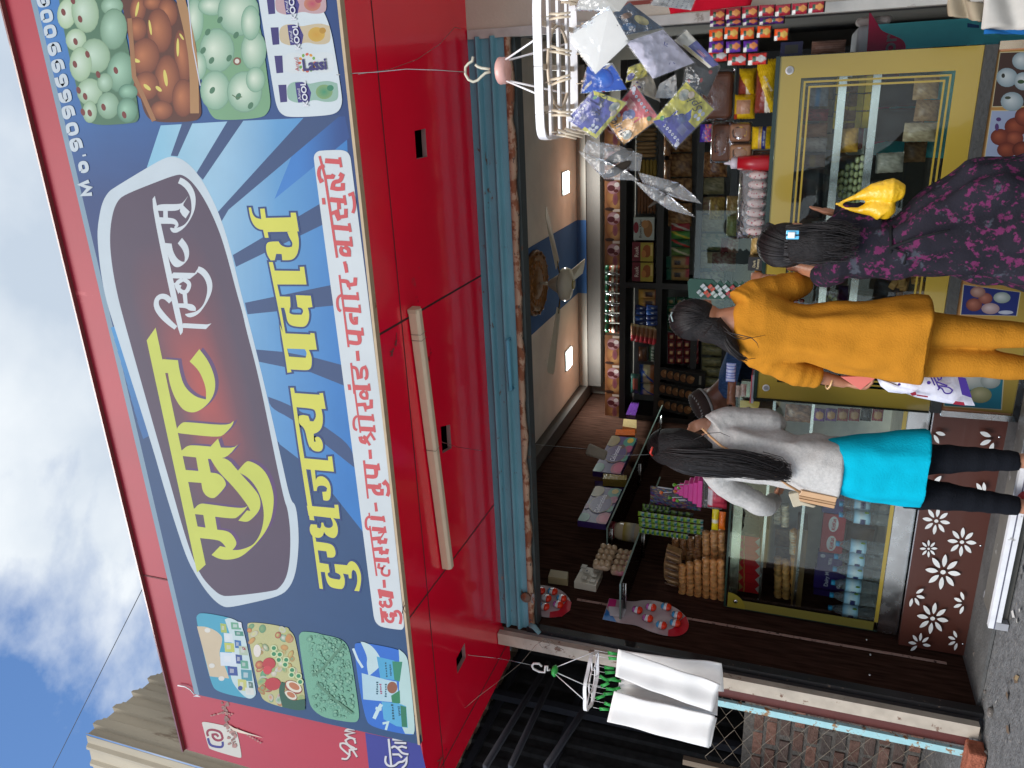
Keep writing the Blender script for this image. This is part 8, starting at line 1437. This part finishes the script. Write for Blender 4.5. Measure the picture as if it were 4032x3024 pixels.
# ---- child in floral dress
D = 2.85; P = lambda x, y, dd=0: AY(x, y, D+dd)
e = thing('person', 'child in a black floral dress with a blue hair clip, facing the counter', 'person', (-.45, 2.85, 0)); hc = P(3110, 960, .02); HM = Matrix.Rotation(R(-10), 3, 'Z') @ Matrix.Rotation(R(-6), 3, 'X'); nk = P(3225, 965)
b = MB(); head(b, hc, .9, HM); limb(b, [hc+Vector((0, 0, -.03)), nk+Vector((0, 0, -.04))], [.04, .045]); loft(b, [(nk+Vector((0, 0, -.02)), .05, .045, 0, 0), (P(3300, 970), .095, .06, 0, 0), (P(3480, 975), .08, .06, 0, 0), (P(3700, 960), .1, .08, 0, 0)])
sR, eR, wR = P(3320, 895), P(3460, 868, .0), P(3310, 845, .1); limb(b, [sR, eR, wR], [.034, .028, .019]); hand(b, wR, P(3245, 830, .12)-wR, (.2, .2, .5), (0, 1, 0), .72, .35, -1)
sL, eL, wL = P(3310, 1040), P(3230, 1075, .15), P(3130, 1050, .4); limb(b, [sL, eL, wL], [.034, .028, .02]); hand(b, wL, P(3080, 1035, .5)-wL, (0, .3, -.8), (1, 0, 0), .7, .5, 1)
for dx in (-.06, .06): q = P(3900, 940); limb(b, [Vector((q.x+dx, q.y, .5)), Vector((q.x+dx, q.y, .28)), Vector((q.x+dx, q.y, .05))], [.055, .04, .028]); b.ell((q.x+dx, q.y+.05, .028), (.03, .08, .025), GREY(.5), 10)
fuse(b, 'body', SK1, e, .006, 3)
M_f = cl('floral_fabric', '#211f26', namt=.35, nscale=5, bump=.3, bscale=120, spots=[(H('#5f2649'), 34, .54), (H('#3e4048'), 14, .6)])
b = MB(); loft(b, [(P(3235, 965), .05, .045, 0, 0), (P(3262, 968), .088, .058, 0, 0), (P(3310, 972), .108, .07, 0, .02), (P(3400, 976), .098, .072, 0, .04), (P(3495, 978), .09, .072, 0, .04), (P(3520, 976), .098, .08, 0, .05), (P(3620, 930), .138, .11, 0, .08), (P(3780, 872), .178, .14, 0, .1), (P(4032, 888), .205, .17, 0, .11), (P(4260, 895), .235, .19, 0, .12)], n=64, kf=9, seed=4)
limb(b, [P(3300, 930), P(3330, 895), eR, P(3300, 842, .1)], [.058, .052, .05, .036], ripple=.05); limb(b, [P(3300, 1015), sL, P(3245, 1078, .12)], [.055, .052, .045], ripple=.03)
fuse(b, 'dress', M_f, e, .006, 3, (.24, .018))
b = MB(); b.tube([P(3508, 890, -.06), P(3508, 975, -.09), P(3505, 1070, -.05)], .006, (.01, .01, .012), 6); b.tube([P(3508, 975, -.09), P(3600, 940, -.13), P(3740, 905, -.16)], [.006, .005, .004], (.012, .012, .014), 6); b.tube([P(3508, 975, -.09), P(3570, 1000, -.13), P(3560, 1040, -.1)], .004, (.012, .012, .014), 6); b.build('belt_bow', M_cloth, e)
b = MB(); b.ell(hc+HM @ Vector((0, -.016, .012)), (.078, .085, .09), GREY(.5), 20, M=HM); limb(b, [P(3120, 965, -.05), P(3230, 962, -.075), P(3330, 960, -.085)], [.062, .066, .04]); fuse(b, 'hair', M_hairf, e, .006, 3)
b = MB(); strands(b, [P(3090, 960, -.055), P(3180, 960, -.08), P(3280, 955, -.095), P(3385, 952, -.1)], [.062, .07, .07, .05], 380, 0, 3, .01, .002); comb(b, hc, HM, .9, 240, 7); b.build('long_hair', M_hair, e)
b = MB(); CB = H('#5ab4dc')
for y0, y1 in ((907, 922), (928, 941)): a, c = P(3095, y1, -.135), P(3147, y0, -.135); b.box((a.x, a.y-.006, c.z), (c.x, a.y+.006, a.z), CB)
a = P(3115, 925, -.14); b.box((a.x-.01, a.y-.008, a.z-.012), (a.x+.01, a.y+.004, a.z+.01), GREY(.7)); b.build('hair_clip', M_gloss, e, bevel=.002)
b = MB(); pts = [P(x, y, .03) for x, y in tr((2900, 700, .42194), [(220, 515), (285, 418), (395, 465), (330, 590)])]; b.prism(pts, (0, .03, 0), (.012, .01, .012)); b.build('lace_band', mat('black_lace', .9, bump=1, bscale=200), e, bevel=.006)
yb = thing('carrier_bag', 'thin yellow carrier bag hanging from the child\'s raised hand', 'bag', P(3500, 790, -.02)); M_y = mat('yellow_polythene', .3, fixed=H('#d8a91c'), namt=.12, nscale=9, bump=.9, bscale=30, trans=.3)
b = MB(); TY2 = (3300, 600, .3315); Q = lambda x, y, dd=0: P(*tr(TY2, [(x, y)])[0], dd-.04)
limb(b, [Q(-30, 625), Q(100, 565), Q(210, 530), Q(430, 470), Q(640, 460), Q(790, 470)], [.004, .006, .010, .03, .042, .022], n=16, ripple=.04); limb(b, [Q(-40, 600), Q(80, 660), Q(240, 690), Q(420, 660), Q(560, 690), Q(560, 790)], [.004, .005, .01, .03, .038, .012], n=16, ripple=.04)
fuse(b, 'bag_body', M_y, yb, .005, 3)
# ---- shopkeeper bending behind the counter
D = 4.6; P = lambda x, y, dd=0: AY(x, y, D+dd)
e = thing('person', 'shopkeeper in a brown embroidered cap and blue striped shirt bending over', 'person', P(3000, 1500)); e.location.z = 0; ORG[e.name] = Vector(e.location)
hc = P(2795, 1580); HM = Matrix.Rotation(R(150), 3, 'Z') @ Matrix.Rotation(R(-38), 3, 'X'); b = MB(); head(b, hc, 1.02, HM); limb(b, [hc, P(2860, 1520), P(2900, 1470)], [.06, .062, .08]); loft(b, [(P(2880, 1480), .09, .08, 0, 0), (P(2960, 1450), .17, .11, 0, 0), (P(3200, 1450), .15, .11, 0, 0), (P(3700, 1450), .15, .11, 0, 0)]); limb(b, [P(2930, 1400), P(3080, 1420, -.1), P(2950, 1560, -.3)], [.05, .042, .028]); limb(b, [P(2930, 1540), P(3060, 1590, -.1), P(2900, 1610, -.3)], [.05, .042, .028]); hand(b, P(2920, 1575, -.32), (P(2890, 1600, -.4)-P(2920, 1575, -.32)), (0, 0, -1), (1, 0, 0), 1, .5, 1); hand(b, P(2895, 1612, -.3), (0, -.9, .2), (0, 0, -1), (1, 0, 0), 1, .5, -1); fuse(b, 'body', skinm('dark_skin', '#7a4c38'), e, .008, 3)
b = MB(); loft(b, [(P(2832, 1500), .07, .06, 0, 0), (P(2862, 1468), .16, .11, 0, .02), (P(3000, 1450), .19, .13, 0, .04), (P(3300, 1450), .18, .13, 0, .04), (P(3700, 1450), .18, .13, 0, .04)]); limb(b, [P(2930, 1400), P(3040, 1415, -.06)], [.07, .062]); limb(b, [P(2920, 1530), P(3010, 1570, -.06)], [.07, .062]); fuse(b, 'striped_shirt', cl('blue_stripe', '#3d5578', stretch=(14, 14, 1), namt=.45, nscale=10), e, .008, 3)
b = MB(); A_ = HM @ Vector((0, -.02, 1)); b.lathe(hc+HM @ Vector((0, -.008, .022)), [(.094, 0), (.09, .05), (.078, .078), (.04, .084)], [H('#4a3a34'), H('#4a3a34'), H('#54443c'), H('#4a3a34')], 28, axis=A_); b.build('cap', M_cloth, e)
b = MB(); b.lathe(hc+HM @ Vector((0, -.008, .022)), [(.0955, .002), (.095, .016)], H('#a8a098'), 28, axis=A_)
for k in range(22): a = k*.2856; b.tube([hc+HM @ Vector((math.cos(a)*.076, math.sin(a)*.076-.008, .1)), hc+HM @ Vector((math.cos(a+.14)*.081, math.sin(a+.14)*.081-.008, .094))], .004, H('#a8a098'), 5)
b.build('cap_band', M_cloth, e)
